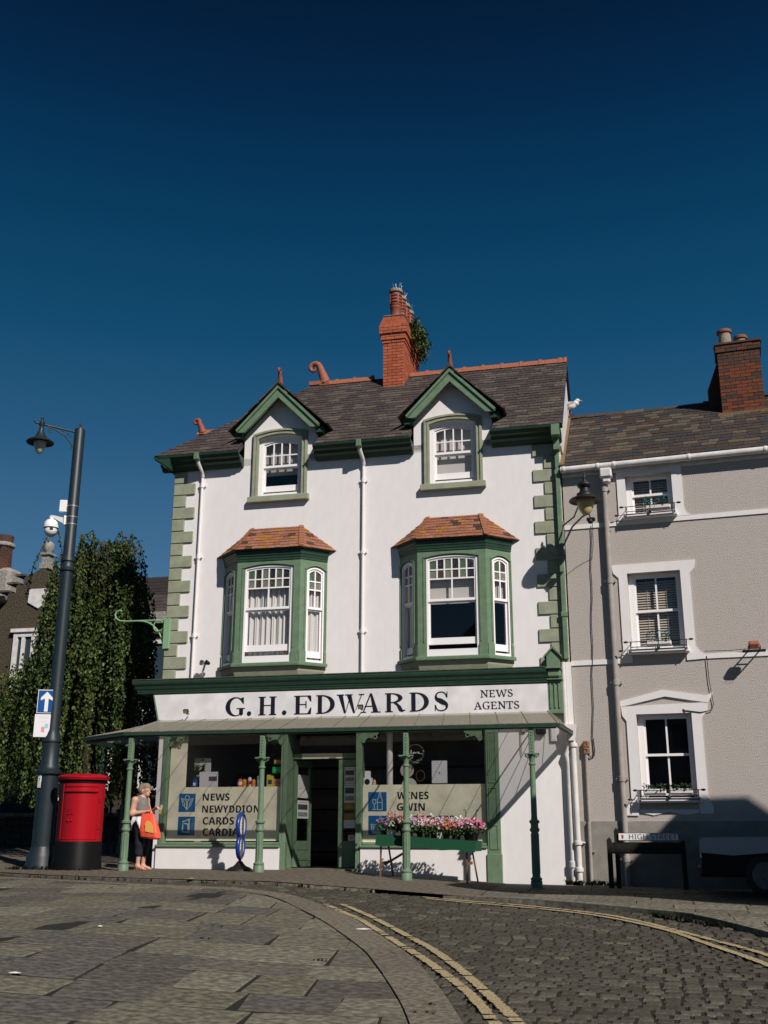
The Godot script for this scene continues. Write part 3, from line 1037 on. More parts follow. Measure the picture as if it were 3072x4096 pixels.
func chimney_main(shop: Node) -> void:
	var c := sub("chimney", shop)
	var x0 := 0.385
	var x1 := 0.915
	var z1 := -2.45
	var z0 := -4.1
	var core := MB.new()
	core.bx(x0 + 0.012, x1 - 0.012, 10.2, 12.84, z0 + 0.012, z1 - 0.012)
	core.bx(x0 - 0.075, x1 + 0.045, 12.315, 12.53, z0 - 0.04, z1 + 0.065)
	put(core, "mortar", M.mortar, c)
	var hb := 0.079
	var y := 10.60
	var row := 0
	var br := []
	for i in 4:
		br.push_back(M["brick%d" % i])
	while y < 12.80:
		var g := 0.0
		if y > 12.10 and y < 12.17: g = 0.02
		elif y >= 12.17 and y < 12.26: g = 0.045
		elif y >= 12.26 and y < 12.52: g = 0.082
		elif y >= 12.52 and y < 12.60: g = 0.06
		elif y >= 12.60 and y < 12.68: g = 0.035
		elif y >= 12.68: g = 0.01
		# front and right faces; the sides run back
		for face in 2:
			var a := (x0 - g) if face == 0 else (z0 - g)
			var e := (x1 + g) if face == 0 else (z1 + g)
			var p := a
			var first := true
			while p < e - 0.01:
				var ln := 0.228
				if first:
					ln = 0.115 if (row + face) % 2 == 0 else 0.228
					first = false
				if e - p - ln < 0.07:
					ln = e - p
				var q := MB.new()
				var pr := rf(0.0, 0.004)
				if face == 0:
					q.bx(p + 0.006, p + ln - 0.006, y + 0.006, y + hb - 0.006, z1 + g - 0.10, z1 + g + pr + 0.004)
				else:
					q.bx(x1 + g - 0.10, x1 + g + pr, y + 0.006, y + hb - 0.006, p + 0.006, p + ln - 0.006 - (0.101 if p + ln >= e - 0.001 else 0.0))
				if y > 10.72 or face == 1:
					put(q, "brick", br[rng.randi() % 4], c)
				p += ln
		y += hb
		row += 1
	var lf := MB.new()
	lf.bx(x0 - 0.001, x0 + 0.05, 10.5, 12.83, z0, z1 - 0.101)
	lf.bx(x0, x1, 10.5, 12.83, z0 - 0.001, z0 + 0.05)
	put(lf, "brickwork", M.brick0, c)
	var cap := MB.new()
	cap.cx(x0 - 0.012, x1 + 0.012, 12.82, 12.87, z0, z1 + 0.012, 0.03)
	for st in [[12.522, 0.085], [12.602, 0.062], [12.682, 0.037]]:
		cap.bx(x0 - st[1], x1 + st[1], st[0] - 0.010, st[0] + 0.003, z1 + 0.004, z1 + st[1] + 0.002)
	put(cap, "mortar_cap", M.lead, c)
	var fl := MB.new()
	fl.bx(x0 - 0.02, x1 + 0.02, 10.55, 10.75, z1 + 0.006, z1 + 0.02)
	for i in 7:   # stepped lead up the side
		var zz := z1 - 0.12 * i
		var yy := 10.73 + 0.105 * i
		fl.bx(x1 + 0.006, x1 + 0.018, yy - 0.3, yy + 0.06, zz - 0.12, zz)
	for s in [x0 + 0.01, x1 - 0.05]:
		fl.bx(s - 0.02, s + 0.04, 10.75, 10.86, z1 + 0.006, z1 + 0.018)
	put(fl, "lead_flashing", M.lead, c)
	for i in 4:
		var T := Transform3D(Basis(Vector3.UP, rf(0, 3)), Vector3(0.655 + 0.012 * i, 12.85, -2.68 - 0.40 * i))
		var p := MB.new()
		var s := 0.92 + 0.05 * (i % 2)
		var pr := [Vector2(0.155, 0), Vector2(0.15, 0.02), Vector2(0.145, 0.26), Vector2(0.16, 0.28), Vector2(0.16, 0.31), Vector2(0.15, 0.33), Vector2(0.165, 0.35), Vector2(0.165, 0.40)]
		for k in 3:
			var y0 := 0.40 + k * 0.085
			pr.append_array([Vector2(0.168, y0), Vector2(0.13, y0 + 0.004), Vector2(0.13, y0 + 0.032), Vector2(0.168, y0 + 0.036), Vector2(0.168, y0 + 0.08)])
		pr.append_array([Vector2(0.15, 0.66), Vector2(0.135, 0.72)])
		p.lathe(pr, 20, T * Transform3D(Basis.from_scale(Vector3(s, 1, s)), Vector3.ZERO))
		for k in 4:
			p.box(T * Vector3(0.155 * s * cos(k * PI / 2), 0.53, 0.155 * s * sin(k * PI / 2)), Vector3(0.04, 0.28, 0.04), T.basis)
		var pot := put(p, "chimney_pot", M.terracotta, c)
		var rim := MB.new()
		rim.lathe([Vector2(0.14, 0.70), Vector2(0.17, 0.715), Vector2(0.175, 0.75), Vector2(0.172, 0.79), Vector2(0.14, 0.81), Vector2(0.0, 0.80)], 20, T)
		put(rim, "chimney_pot_rim", M.pot_buff, c)
		var sp := MB.new()
		for k in 9:
			var a := rf(0, TAU)
			var q := T * Vector3(0.13 * cos(a), 0.80, 0.13 * sin(a))
			sp.tube([q, q + Vector3(rf(-0.05, 0.06), rf(0.12, 0.24), rf(-0.05, 0.05))], 0.0035, 4)
		put(sp, "bird_spikes", M.steel, c)


func roof_main(shop: Node) -> void:
	var R := sub("roof", shop)
	var ze := 0.36
	var ye := 8.545
	var zr := -3.0
	var yr := 11.43
	var o := Vector3(0, ye, ze)
	var vv := Vector3(0, yr - ye, zr - ze)
	var Ls := vv.length()
	vv /= Ls
	var T := Transform3D(Basis(Vector3.RIGHT, vv, Vector3.RIGHT.cross(vv)), o)
	var reg := PackedVector2Array([Vector2(-4.1, 0), Vector2(4.76, 0), Vector2(4.76, Ls), Vector2(-1.52, Ls)])
	var cuts := []
	for cx in [-1.31, 2.47]:
		cuts.push_back(PackedVector2Array([Vector2(cx - 0.87, -0.1), Vector2(cx + 0.87, -0.1), Vector2(cx + 0.87, 0.62), Vector2(cx, 2.0), Vector2(cx - 0.87, 0.62)]))
	cuts.push_back(r4(0.39, 0.91, 3.69, 5.5))
	var ms := []
	var cs := []
	for i in 5:
		ms.push_back(M["slate%d" % i])
		cs.push_back([L(0.101, 0.084, 0.076), L(0.125, 0.10, 0.09), L(0.083, 0.07, 0.068), L(0.164, 0.136, 0.115), L(0.111, 0.084, 0.08)][i])
	slates(R, T, reg, 0.265, 0.178, 0.019, ms, "slate", 300, cuts, 0.1, cs)
	var under := MB.new()
	var whole := [reg]
	for cut in cuts.slice(0, 2):
		var nb := []
		for bt in whole:
			nb.append_array(Geometry2D.clip_polygons(bt, cut))
		whole = nb
	for bt in whole:
		under.extr(bt, -0.10, -0.03, T)
	# left hip, right gable and the back slope
	var A := Vector3(-4.1, ye, ze)
	var Bq := Vector3(-1.52, yr, zr)
	var Cq := Vector3(-4.1, ye, -6.36)
	under.tri(A, Bq, Cq)
	under.quad(Bq, Vector3(4.76, yr, zr), Vector3(4.76, ye, -6.36), Cq)
	put(under, "roof_boarding", M.slate2, R)
	var gb := MB.new()
	gb.extr(PackedVector2Array([Vector2(-0.02, 8.2), Vector2(0.0, 8.5), Vector2(3.0, 11.32), Vector2(6.3, 8.4)]), -0.05, 0.0, Transform3D(Basis(Vector3.FORWARD, Vector3.UP, Vector3.RIGHT), Vector3(4.70, 0, 0)))
	put(gb, "gable_end", M.white_old, shop)
	# red ridge tiles with a raised joint
	var x := -1.35
	var i := 0
	while x < 4.72:
		var w := minf(0.46, 4.76 - x)
		if not (x + w > 0.40 and x < 0.88):
			var mb := MB.new()
			mb.extr(PackedVector2Array([Vector2(-0.13, -0.10), Vector2(-0.03, 0.045), Vector2(0, 0.06), Vector2(0.03, 0.045), Vector2(0.13, -0.10), Vector2(0.0, 0.0)]), 0.0, w - 0.006, Transform3D(Basis(Vector3.FORWARD, Vector3.UP, Vector3.RIGHT), Vector3(x, yr + 0.03, zr)))
			mb.extr(PackedVector2Array([Vector2(-0.145, -0.11), Vector2(-0.035, 0.07), Vector2(0, 0.085), Vector2(0.035, 0.07), Vector2(0.145, -0.11), Vector2(0.0, 0.01)]), w - 0.07, w, Transform3D(Basis(Vector3.FORWARD, Vector3.UP, Vector3.RIGHT), Vector3(x, yr + 0.03, zr)))
			put(mb, "ridge_tile", M.terracotta_orange, R)
		x += w
		i += 1
	# the big scroll finial on the left end of the ridge
	var s := MB.new()
	var path := [Vector3(-1.22, yr, zr), Vector3(-1.28, yr + 0.2, zr), Vector3(-1.36, yr + 0.42, zr)]
	var rad := [0.15, 0.115, 0.09]
	for k in 14:
		var a := 0.25 + k * 0.48
		var r := 0.15 - k * 0.0085
		path.push_back(Vector3(-1.53 + cos(a) * r, yr + 0.46 + sin(a) * r, zr))
		rad.push_back(0.078 - 0.0042 * k)
	s.tube(path, rad, 10)
	s.bx(-1.62, -1.1, yr - 0.04, yr + 0.06, zr - 0.12, zr + 0.12)
	put(s, "finial", M.terracotta_orange, R)
	# the gable on the left side shows its ridge and finial over the hip
	var g := MB.new()
	var zg := -2.55
	var yg := 10.20
	for sd in [-1.0, 1.0]:
		g.quad(Vector3(-4.35, yg, zg), Vector3(-4.35, yg - 1.0, zg + sd * 1.05), Vector3(-2.6, yg - 1.0, zg + sd * 1.05), Vector3(-2.6, yg, zg))
	g.tri(Vector3(-3.75, yg, zg), Vector3(-3.75, yg - 1.0, zg - 1.05), Vector3(-3.75, yg - 1.0, zg + 1.05))
	put(g, "side_gable_roof", M.slate1, R)
	for k in 4:
		var rt := MB.new()
		rt.extr(PackedVector2Array([Vector2(-0.11, -0.08), Vector2(0, 0.06), Vector2(0.11, -0.08), Vector2(0, 0)]), 0.0, 0.42, Transform3D(Basis(Vector3.FORWARD, Vector3.UP, Vector3.RIGHT), Vector3(-4.38 + 0.43 * k, yg + 0.03, zg)))
		put(rt, "ridge_tile", M.terracotta_orange, R)
	var f := MB.new()
	var p2 := [Vector3(-4.25, yg, zg), Vector3(-4.30, yg + 0.16, zg), Vector3(-4.36, yg + 0.28, zg)]
	for k in 9:
		var a := 0.3 + k * 0.6
		p2.push_back(Vector3(-4.44 + cos(a) * (0.085 - 0.006 * k), yg + 0.31 + sin(a) * (0.085 - 0.006 * k), zg))
	f.tube(p2, [0.11, 0.08, 0.065, 0.06, 0.055, 0.05, 0.045, 0.04, 0.035, 0.03, 0.03, 0.025], 8)
	put(f, "finial", M.terracotta, R)


func shop_building() -> void:
	var s := thing("white_shop", "white rendered corner newsagent shop with green bay windows and slate roof", "shop")
	var mb := MB.new()
	var holes := []
	for cx in [-1.31, 2.47]:
		holes.push_back(Rect2(cx - 0.53, 7.55, 1.06, 1.6))
	for cx in [-1.30, 2.47]:
		holes.push_back(Rect2(cx - 1.0, 3.85, 2.0, 2.3))
	holes.push_back(Rect2(-3.55, -0.6, 6.6, 3.6))
	wall(mb, SX0, SX1, -0.6, 8.46, holes, 0.0, 0.28)
	put(mb, "front_wall", M.white_wall, s)
	var sh := MB.new()
	sh.bx(SX0, SX0 + 0.28, 3.05, 8.46, -6.3, -0.281)
	sh.bx(SX0 + 0.02, SX0 + 0.28, -0.6, 3.05, -6.3, -0.281)
	sh.bx(SX1 - 0.28, SX1, -0.6, 8.46, -6.3, -0.281)
	sh.bx(SX0, SX1, -0.6, 8.46, -6.58, -6.301)
	put(sh, "outer_wall", M.white_wall, s)
	var fl := MB.new()
	for y in [3.0, 6.75, 8.3]:
		fl.bx(SX0 + 0.281, SX1 - 0.281, y, y + 0.12, -6.3, -0.282)
	fl.bx(SX0 + 0.281, SX1 - 0.281, -0.62, -0.03, -6.3, -0.4)
	put(fl, "floor", M.brown_room, s)
	quoins(s, true)
	quoins(s, false)
	for seg in [[-4.0, -2.14], [-0.48, 1.64], [3.30, 4.72]]:
		var g := MB.new()
		gutter(g, seg[0], seg[1])
		put(g, "gutter", M.green_dark, s)
	var sg := MB.new()   # the gutter turns the corner along the left side
	gutter(sg, 0.0, 6.6, Transform3D(Basis(Vector3(0, 0, 1), Vector3.UP, Vector3.LEFT), Vector3(SX0, 0, -6.25)))
	sg.extr(PackedVector2Array([Vector2(-4.13, 8.53), Vector2(-3.73, 8.53), Vector2(-3.73, 8.26)]), -0.05, 0.36)
	put(sg, "gutter", M.green_dark, s)
	# white downpipes with swan necks, and the green one on the right corner
	downpipe(s, -3.07, 3.65, 8.15, 0.031, M.white_wall, 0.045, [7.9, 6.3, 4.6])
	downpipe(s, 0.565, 3.65, 8.15, 0.031, M.white_wall, 0.045, [7.75, 6.2, 4.55])
	for x in [-3.07, 0.565]:
		var n := MB.new()
		n.tube([Vector3(x - 0.03, 8.46, 0.28), Vector3(x - 0.03, 8.36, 0.27), Vector3(x, 8.2, 0.08), Vector3(x, 8.1, 0.045)], 0.045, 10)
		put(n, "swan_neck", M.white_old, s)
		var nb := MB.new()
		nb.cx(x - 0.085, x + 0.025, 8.40, 8.56, 0.2, 0.41)
		put(nb, "outlet_box", M.green, s)
	downpipe(s, 4.605, 3.83, 8.2, 0.045, M.green, 0.08, [7.6, 5.95, 4.7], true)
	var hp := MB.new()
	hp.cx(4.53, 4.70, 8.30, 8.54, 0.02, 0.40)
	hp.cx(4.55, 4.67, 8.05, 8.32, 0.02, 0.22)
	put(hp, "hopper", M.green, s)
	roof_main(s)
	chimney_main(s)
	dormer(s, -1.31, false)
	dormer(s, 2.47, true)
	bay(s, -1.335, true)
	bay(s, 2.47, false)
	shopfront(s)


# heavy roman capitals with hairlines, drawn to width w and height h
func roman(ch: String, w: float, h: float) -> Array:
	var s := 0.082
	var t := 0.018
	var r := []
	var V := func(a: Array) -> PackedVector2Array:
		var p := PackedVector2Array()
		for i in range(0, a.size(), 2):
			p.push_back(Vector2(a[i], a[i + 1]))
		return p
	var stem := func(x: float) -> void:
		r.push_back(V.call([x, 0, x + s, 0, x + s, h, x, h]))
		for y in [0.0, h - t]:
			r.push_back(V.call([x - 0.034, y, x + s + 0.034, y, x + s + 0.034, y + t, x - 0.034, y + t]))
	var bowl := func(x: float, y0: float, y1: float, x1: float, th: float) -> void:
		var p := PackedVector2Array()
		var c := (y0 + y1) / 2
		for i in 13:
			var a := PI / 2 - PI * i / 12
			p.push_back(Vector2(x + (x1 - x) * pow(maxf(cos(a), 0.0), 0.8), c + (y1 - y0) / 2 * sin(a)))
		for i in 13:
			var a := -PI / 2 + PI * i / 12
			p.push_back(Vector2(x + (x1 - x - th) * pow(maxf(cos(a), 0.0), 0.8), c + ((y1 - y0) / 2 - t) * sin(a)))
		r.push_back(p)
	match ch:
		".":
			var p := PackedVector2Array()
			for i in 16:
				p.push_back(Vector2(w / 2 + 0.046 * cos(TAU * i / 16), 0.04 + 0.046 * sin(TAU * i / 16)))
			r.push_back(p)
		"H":
			stem.call(0.034)
			stem.call(w - s - 0.034)
			r.push_back(V.call([s, h * 0.5, w - s, h * 0.5, w - s, h * 0.5 + t, s, h * 0.5 + t]))
		"E":
			stem.call(0.034)
			for q in [[h - t, h - 0.115, h], [0.0, 0.125, 0.0]]:
				r.push_back(V.call([s, q[0], w, q[0], w, q[0] + t, s, q[0] + t]))
				r.push_back(V.call([w - 0.085, q[2], w, q[2], w + 0.008, q[1], w - 0.012, q[1]]))
			r.push_back(V.call([s, h * 0.5, w - 0.1, h * 0.5, w - 0.1, h * 0.5 + t, s, h * 0.5 + t]))
			r.push_back(V.call([w - 0.112, h * 0.5 - 0.06, w - 0.092, h * 0.5 - 0.06, w - 0.092, h * 0.5 + 0.075, w - 0.112, h * 0.5 + 0.075]))
		"D":
			stem.call(0.034)
			bowl.call(0.034 + s * 0.6, 0.0, h, w, s * 1.12)
		"R":
			stem.call(0.034)
			bowl.call(0.034 + s * 0.6, h * 0.47, h, w - 0.05, s * 1.05)
			r.push_back(V.call([w * 0.42, h * 0.48, w * 0.60, h * 0.48, w - 0.085, 0.11, w - 0.045, 0.035, w, 0.045, w + 0.004, 0.028, w - 0.06, -0.004, w - 0.12, 0.02, w - 0.165, 0.12]))
		"A":
			r.push_back(V.call([w * 0.47, h + 0.008, w * 0.56, h + 0.008, w - 0.045, 0, w - 0.045 - s * 1.22, 0]))
			r.push_back(V.call([w * 0.47, h + 0.008, w * 0.495, h * 0.90, 0.058, 0, 0.034, 0]))
			r.push_back(V.call([w * 0.2, h * 0.31, w * 0.72, h * 0.31, w * 0.72, h * 0.31 + t, w * 0.2, h * 0.31 + t]))
			for q in [[0.0, 0.105], [w - 0.19, w]]:
				r.push_back(V.call([q[0], 0, q[1], 0, q[1], t, q[0], t]))
		"W":
			var a := w * 0.335
			for k in 2:
				var x := 0.03 + k * w * 0.31
				r.push_back(V.call([x, h, x + s * 1.12, h, a + k * w * 0.33, 0, a + k * w * 0.33 - 0.035, 0]))
				r.push_back(V.call([a + k * w * 0.33 - 0.012, 0, a + k * w * 0.33 + 0.006, 0.03, (w - 0.035 if k == 1 else w * 0.5 + 0.016), h, (w - 0.056 if k == 1 else w * 0.5 - 0.006), h]))
			for q in [[0.0, 0.15], [w * 0.31, w * 0.31 + 0.15], [w - 0.11, w]]:
				r.push_back(V.call([q[0], h - t, q[1], h - t, q[1], h, q[0], h]))
		"G":
			var p := PackedVector2Array()
			var cx := w * 0.52
			for i in 21:
				var a := 0.95 + (TAU - 0.95 - 0.75) * i / 20
				p.push_back(Vector2(cx + w * 0.52 * cos(a), h / 2 + (h / 2 + 0.008) * sin(a)))
			for i in 21:
				var a := TAU - 0.75 - (TAU - 0.95 - 0.75) * i / 20
				p.push_back(Vector2(cx + 0.02 + (w * 0.52 - 0.075) * cos(a), h / 2 + (h / 2 - 0.012) * sin(a)))
			r.push_back(p)
			r.push_back(V.call([w - 0.035, h, w - 0.015, h, w - 0.012, h * 0.66, w - 0.03, h * 0.66, w - 0.10, h * 0.93]))
			r.push_back(V.call([w - 0.105, 0.03, w - 0.06, 0.0, w - 0.025, 0.03, w - 0.025, h * 0.42, w - 0.105, h * 0.42]))
			r.push_back(V.call([w - 0.16, h * 0.42 - t, w + 0.012, h * 0.42 - t, w + 0.012, h * 0.42, w - 0.16, h * 0.42]))
		"S":
			var c := Curve2D.new()
			c.bake_interval = 0.004
			for q in [[0.86, 0.72, 0, 0, -0.03, 0.16], [0.50, 0.985, 0.22, 0.0, -0.26, 0.0], [0.12, 0.75, 0.0, 0.14, 0.0, -0.17], [0.50, 0.50, -0.18, 0.09, 0.18, -0.09], [0.88, 0.245, 0.0, 0.15, 0.0, -0.14], [0.48, 0.015, 0.26, 0.0, -0.26, 0.0], [0.10, 0.29, 0.03, -0.18, 0, 0]]:
				c.add_point(Vector2(q[0] * w, q[1] * h), Vector2(q[2] * w, q[3] * h), Vector2(q[4] * w, q[5] * h))
			var L0 := c.get_baked_length()
			var lf := PackedVector2Array()
			var rt := PackedVector2Array()
			for i in 41:
				var u := i / 40.0
				var q := c.sample_baked(L0 * u)
				var d := (c.sample_baked(minf(L0, L0 * u + 0.004)) - c.sample_baked(maxf(0, L0 * u - 0.004))).normalized()
				var th := lerpf(t, s * 1.15, exp(-pow((u - 0.5) / 0.16, 2))) / 2
				lf.push_back(q + Vector2(-d.y, d.x) * th)
				rt.push_back(q - Vector2(-d.y, d.x) * th)
			for i in 40:
				r.push_back(PackedVector2Array([lf[i], lf[i + 1], rt[i + 1], rt[i]]))
			r.push_back(V.call([w * 0.88, h, w * 0.93, h, w * 0.93, h * 0.70, w * 0.85, h * 0.70]))
			r.push_back(V.call([w * 0.09, 0, w * 0.04, 0, w * 0.04, h * 0.32, w * 0.12, h * 0.32]))
	return r


func shopfront(s: Node) -> void:
	# cornice and leaning name board
	var mb := MB.new()
	mb.sweep([Vector3(-3.80, 0, -0.2), Vector3(-3.80, 0, 0.0), Vector3(4.24, 0, 0.0)], [Vector2(0.0, 3.37), Vector2(0.30, 3.37), Vector2(0.325, 3.385), Vector2(0.325, 3.41), Vector2(0.335, 3.42), Vector2(0.34, 3.45), Vector2(0.36, 3.47), Vector2(0.38, 3.53), Vector2(0.41, 3.56), Vector2(0.42, 3.60), Vector2(0.42, 3.635), Vector2(0.0, 3.66)])
	put(mb, "cornice", M.green_dark, s)
	var led := MB.new()
	led.bx(-4.22, 4.22, 3.648, 3.662, 0.0, 0.43)
	put(led, "cornice_lead", M.pave, s)
	var lean := 0.03
	var T := Transform3D(Basis(Vector3.RIGHT, lean), Vector3(0, 2.805, 0.28))
	var hh := 0.55 / cos(lean)
	var bd := MB.new()
	bd.extr(PackedVector2Array([Vector2(-3.63, 0), Vector2(4.24, 0), Vector2(4.24, hh), Vector2(-3.76, hh)]), -0.03, 0.0, T)
	put(bd, "name_board", M.sign_white, s)
	var ed := MB.new()
	ed.extr(PackedVector2Array([Vector2(-3.655, -0.01), Vector2(-3.63, -0.01), Vector2(-3.76, hh), Vector2(-3.785, hh)]), -0.27, 0.012, T)
	ed.bx(-3.62, 4.2, 2.82, 3.37, -0.02, 0.24)
	put(ed, "board_edging", M.green, s)
	var TL := T * Transform3D(Basis(), Vector3(0, 0, 0.001))
	var k := 1.0 / cos(lean)
	var yl := 0.088
	var yh := 0.452
	for c in [["G", -2.23, -1.83], [".", -1.77, -1.68], ["H", -1.53, -1.15], [".", -1.03, -0.94], ["E", -0.78, -0.43], ["D", -0.32, 0.06], ["W", 0.10, 0.66], ["A", 0.59, 0.99], ["R", 1.08, 1.48], ["D", 1.57, 1.95], ["S", 2.055, 2.335]]:
		var xa: float = c[1] + (5.9 - c[1]) * 0.0039
		var xb: float = c[2] + (5.9 - c[2]) * 0.0039
		var lt := MB.new()
		for P in roman(c[0], xb - xa, yh - yl):
			lt.extr(P, 0.0, 0.006, TL * Transform3D(Basis(), Vector3(xa, yl, 0)))
		put(lt, "lettering", M.ink, s)
	var sr := font("Droid Serif", false)
	letters("NEWS", sr, 2.97, 3.585, 0.325, 0.462, TL, M.ink, s)
	letters("AGENTS", sr, 2.837, 3.70, 0.10, 0.242, TL, M.ink, s)
	# end console with a little gabled cap
	var cs := MB.new()
	cs.cx(4.23, 4.51, 2.80, 3.42, 0.0, 0.24)
	for i in 3:
		cs.cx(4.275 + i * 0.08, 4.305 + i * 0.08, 2.9, 3.36, 0.24, 0.262, 0.004)
	cs.cx(4.21, 4.53, 3.42, 3.46, 0.0, 0.32)
	cs.cx(4.24, 4.50, 3.46, 3.62, 0.0, 0.36, 0.03)
	cs.cx(4.22, 4.52, 3.62, 3.65, 0.0, 0.42)
	cs.extr(PackedVector2Array([Vector2(4.25, 3.65), Vector2(4.49, 3.65), Vector2(4.49, 3.86), Vector2(4.37, 3.99), Vector2(4.25, 3.86)]), 0.0, 0.36)
	for sd in [-1.0, 1.0]:
		cs.bar(Vector3(4.37, 4.03, 0.19), Vector3(4.37 + sd * 0.17, 3.845, 0.19), 0.42, 0.03, Vector3(0, 1, 0.001))
	put(cs, "console", M.green, s)
	# stallrisers and sills
	for w in [[-3.64, -1.06], [0.56, 2.99]]:
		var p := MB.new()
		p.bx(w[0], w[1], -0.5, 0.375, -0.2, 0.05)
		put(p, "stallriser", M.white_wall, s)
		var q := MB.new()
		q.cx(w[0] - 0.02, w[1] + 0.005, 0.375, 0.425, -0.2, 0.085, 0.012)
		q.cx(w[0] + 0.03, w[1], 0.425, 0.475, -0.14, 0.03, 0.01)
		put(q, "shop_sill", M.green, s)
	# posts and rails
	var fr := MB.new()
	fr.cx(-3.61, -3.50, 0.425, 2.86, -0.14, 0.04)
	for x in [[-1.085, -1.045], [-1.04, -0.955], [0.45, 0.565]]:
		fr.cx(x[0], x[1], -0.3 if x[0] > -1.05 else 0.425, 2.86, -0.13, 0.03)
	fr.cx(-1.06, -0.955, -0.3, 0.5, -0.14, 0.035)
	fr.cx(-0.955, 0.45, 2.07, 2.175, -0.42, -0.34)
	fr.cx(2.975, 3.01, 0.425, 2.86, -0.12, 0.02)
	fr.bx(-3.6, 3.25, 2.56, 2.88, -0.3, 0.02)
	put(fr, "shopfront_frame", M.green, s)
	var pl := MB.new()   # right-hand pilaster with two panels
	pl.cx(3.0, 3.25, -0.6, 2.9, -0.05, 0.055)
	pl.cx(2.985, 3.265, -0.6, 0.28, -0.05, 0.085)
	for pp in [[0.36, 0.80], [0.88, 1.48], [1.56, 2.5]]:
		ring_arch(pl, 3.045, 3.205, pp[0], pp[1], 0.0, 0.018, 0.055, 0.068)
	for i in 3:
		pl.bx(3.085 + 0.035 * i, 3.10 + 0.035 * i, 1.62, 2.44, 0.055, 0.062)
	put(pl, "pilaster", M.green, s)
	for x in [-3.555, -1.0, 0.505, 2.99]:   # scroll brackets under the canopy
		var br := MB.new()
		for sd in ([1.0] if x < -3 else ([-1.0] if x > 2 or x < -0.9 else [1.0])):
			br.extr(PackedVector2Array([Vector2(x + sd * 0.05, 2.55), Vector2(x + sd * 0.40, 2.55), Vector2(x + sd * 0.40, 2.50), Vector2(x + sd * 0.30, 2.47), Vector2(x + sd * 0.27, 2.42), Vector2(x + sd * 0.20, 2.44), Vector2(x + sd * 0.15, 2.40), Vector2(x + sd * 0.11, 2.33), Vector2(x + sd * 0.05, 2.36)]), 0.0, 0.035)
			var spx: float = x + sd * 0.32
			br.tube([Vector3(spx, 2.50, 0.02), Vector3(spx + sd * 0.05, 2.46, 0.02), Vector3(spx + sd * 0.03, 2.41, 0.02), Vector3(spx - sd * 0.02, 2.42, 0.02), Vector3(spx - sd * 0.01, 2.455, 0.02)], 0.014, 6)
		put(br, "scroll_bracket", M.green, s)
	# shop windows and the boards behind them
	var w1 := sub("shop_window", s)
	pane(-3.50, -1.085, 0.475, 2.56, -0.05, w1)
	var bd1 := MB.new()
	bd1.extr(PackedVector2Array([Vector2(-3.49, 0.50), Vector2(-1.09, 0.50), Vector2(-1.09, 1.53), Vector2(-3.13, 1.53), Vector2(-3.13, 2.55), Vector2(-3.49, 2.55)]), -0.085, -0.075)
	put(bd1, "cream_board", M.cream_panel, w1)
	var sn := font("Droid Sans", true)
	var TB := Transform3D(Basis(), Vector3(0, 0, -0.0745))
	letters("NEWS", sn, -2.745, -2.175, 1.265, 1.405, TB, M.ink, w1, "lettering", 0.003)
	letters("NEWYDDION", sn, -2.745, -1.53, 1.035, 1.175, TB, M.ink, w1, "lettering", 0.003)
	letters("CARDS", sn, -2.72, -2.06, 0.805, 0.95, TB, M.ink, w1, "lettering", 0.003)
	letters("CARDIAU", sn, -2.71, -1.82, 0.59, 0.735, TB, M.ink, w1, "lettering", 0.003)
	icon(w1, -3.255, -2.90, 1.05, 1.405, 0)
	icon(w1, -3.25, -2.89, 0.60, 0.96, 1)
	var w2 := sub("shop_window", s)
	pane(0.565, 2.975, 0.475, 2.56, -0.05, w2)
	var bd2 := MB.new()
	bd2.bx(0.57, 2.97, 0.48, 1.545, -0.085, -0.075)
	put(bd2, "cream_board", M.cream_panel, w2)
	letters("WINES", sn, 1.25, 1.87, 1.27, 1.41, TB, M.ink, w2, "lettering", 0.003)
	letters("GWIN", sn, 1.25, 1.795, 1.06, 1.20, TB, M.ink, w2, "lettering", 0.003)
	letters("GROCERIES", sn, 1.25, 2.355, 0.835, 0.97, TB, M.ink, w2, "lettering", 0.003)
	icon(w2, 0.68, 1.045, 1.05, 1.41, 2)
	icon(w2, 0.685, 1.05, 0.61, 0.97, 3)
	var pole := MB.new()
	pole.tube([Vector3(1.055, 0.4, -0.3), Vector3(1.055, 2.9, -0.3)], 0.062, 12)
	put(pole, "window_column", M.white_old, w2)
	# recessed doorway: fixed leaf on the right, open leaf on the left, over-light
	var dr := sub("door", s)
	leaf(dr, Transform3D(Basis(), Vector3(0.0, -0.02, -0.36)), 0.44, true)
	var od := sub("open_door", s)
	leaf(od, Transform3D(Basis(Vector3.UP, deg_to_rad(80)), Vector3(-0.90, -0.02, -0.38)), 0.72, false)
	pane(-0.955, 0.45, 2.175, 2.6, -0.38, s)
	var jm := MB.new()
	jm.bx(-1.0, -0.955, -0.3, 2.88, -0.5, -0.13)
	jm.bx(0.45, 0.50, -0.3, 2.88, -0.5, -0.13)
	put(jm, "door_jamb", M.green, s)
	var st := MB.new()
	st.bx(-0.96, 0.46, -0.4, -0.008, -0.6, 0.02)
	put(st, "door_step", M.kerb_stone_b, s)
	var notice := MB.new()
	notice.quad(Vector3(-0.76, 2.075, -0.337), Vector3(0.075, 2.075, -0.337), Vector3(0.075, 2.175, -0.337), Vector3(-0.76, 2.175, -0.337))
	put(notice, "paper_notice", printed("notice", print_tex("notice", Color(0.80, 0.78, 0.70), [], [[0.06, 0.3, 0.24, Color(0.3, 0.3, 0.3)], [0.26, 0.35, 0.94, Color(0.35, 0.35, 0.35)], [0.06, 0.62, 0.24, Color(0.3, 0.3, 0.3)], [0.26, 0.66, 0.9, Color(0.35, 0.35, 0.35)]], 160, 20)), s)
	# dim shelves inside
	var shl := MB.new()
	for i in 5:
		shl.bx(-3.3, 4.2, 0.2 + 0.5 * i, 0.23 + 0.5 * i, -5.9, -5.5)
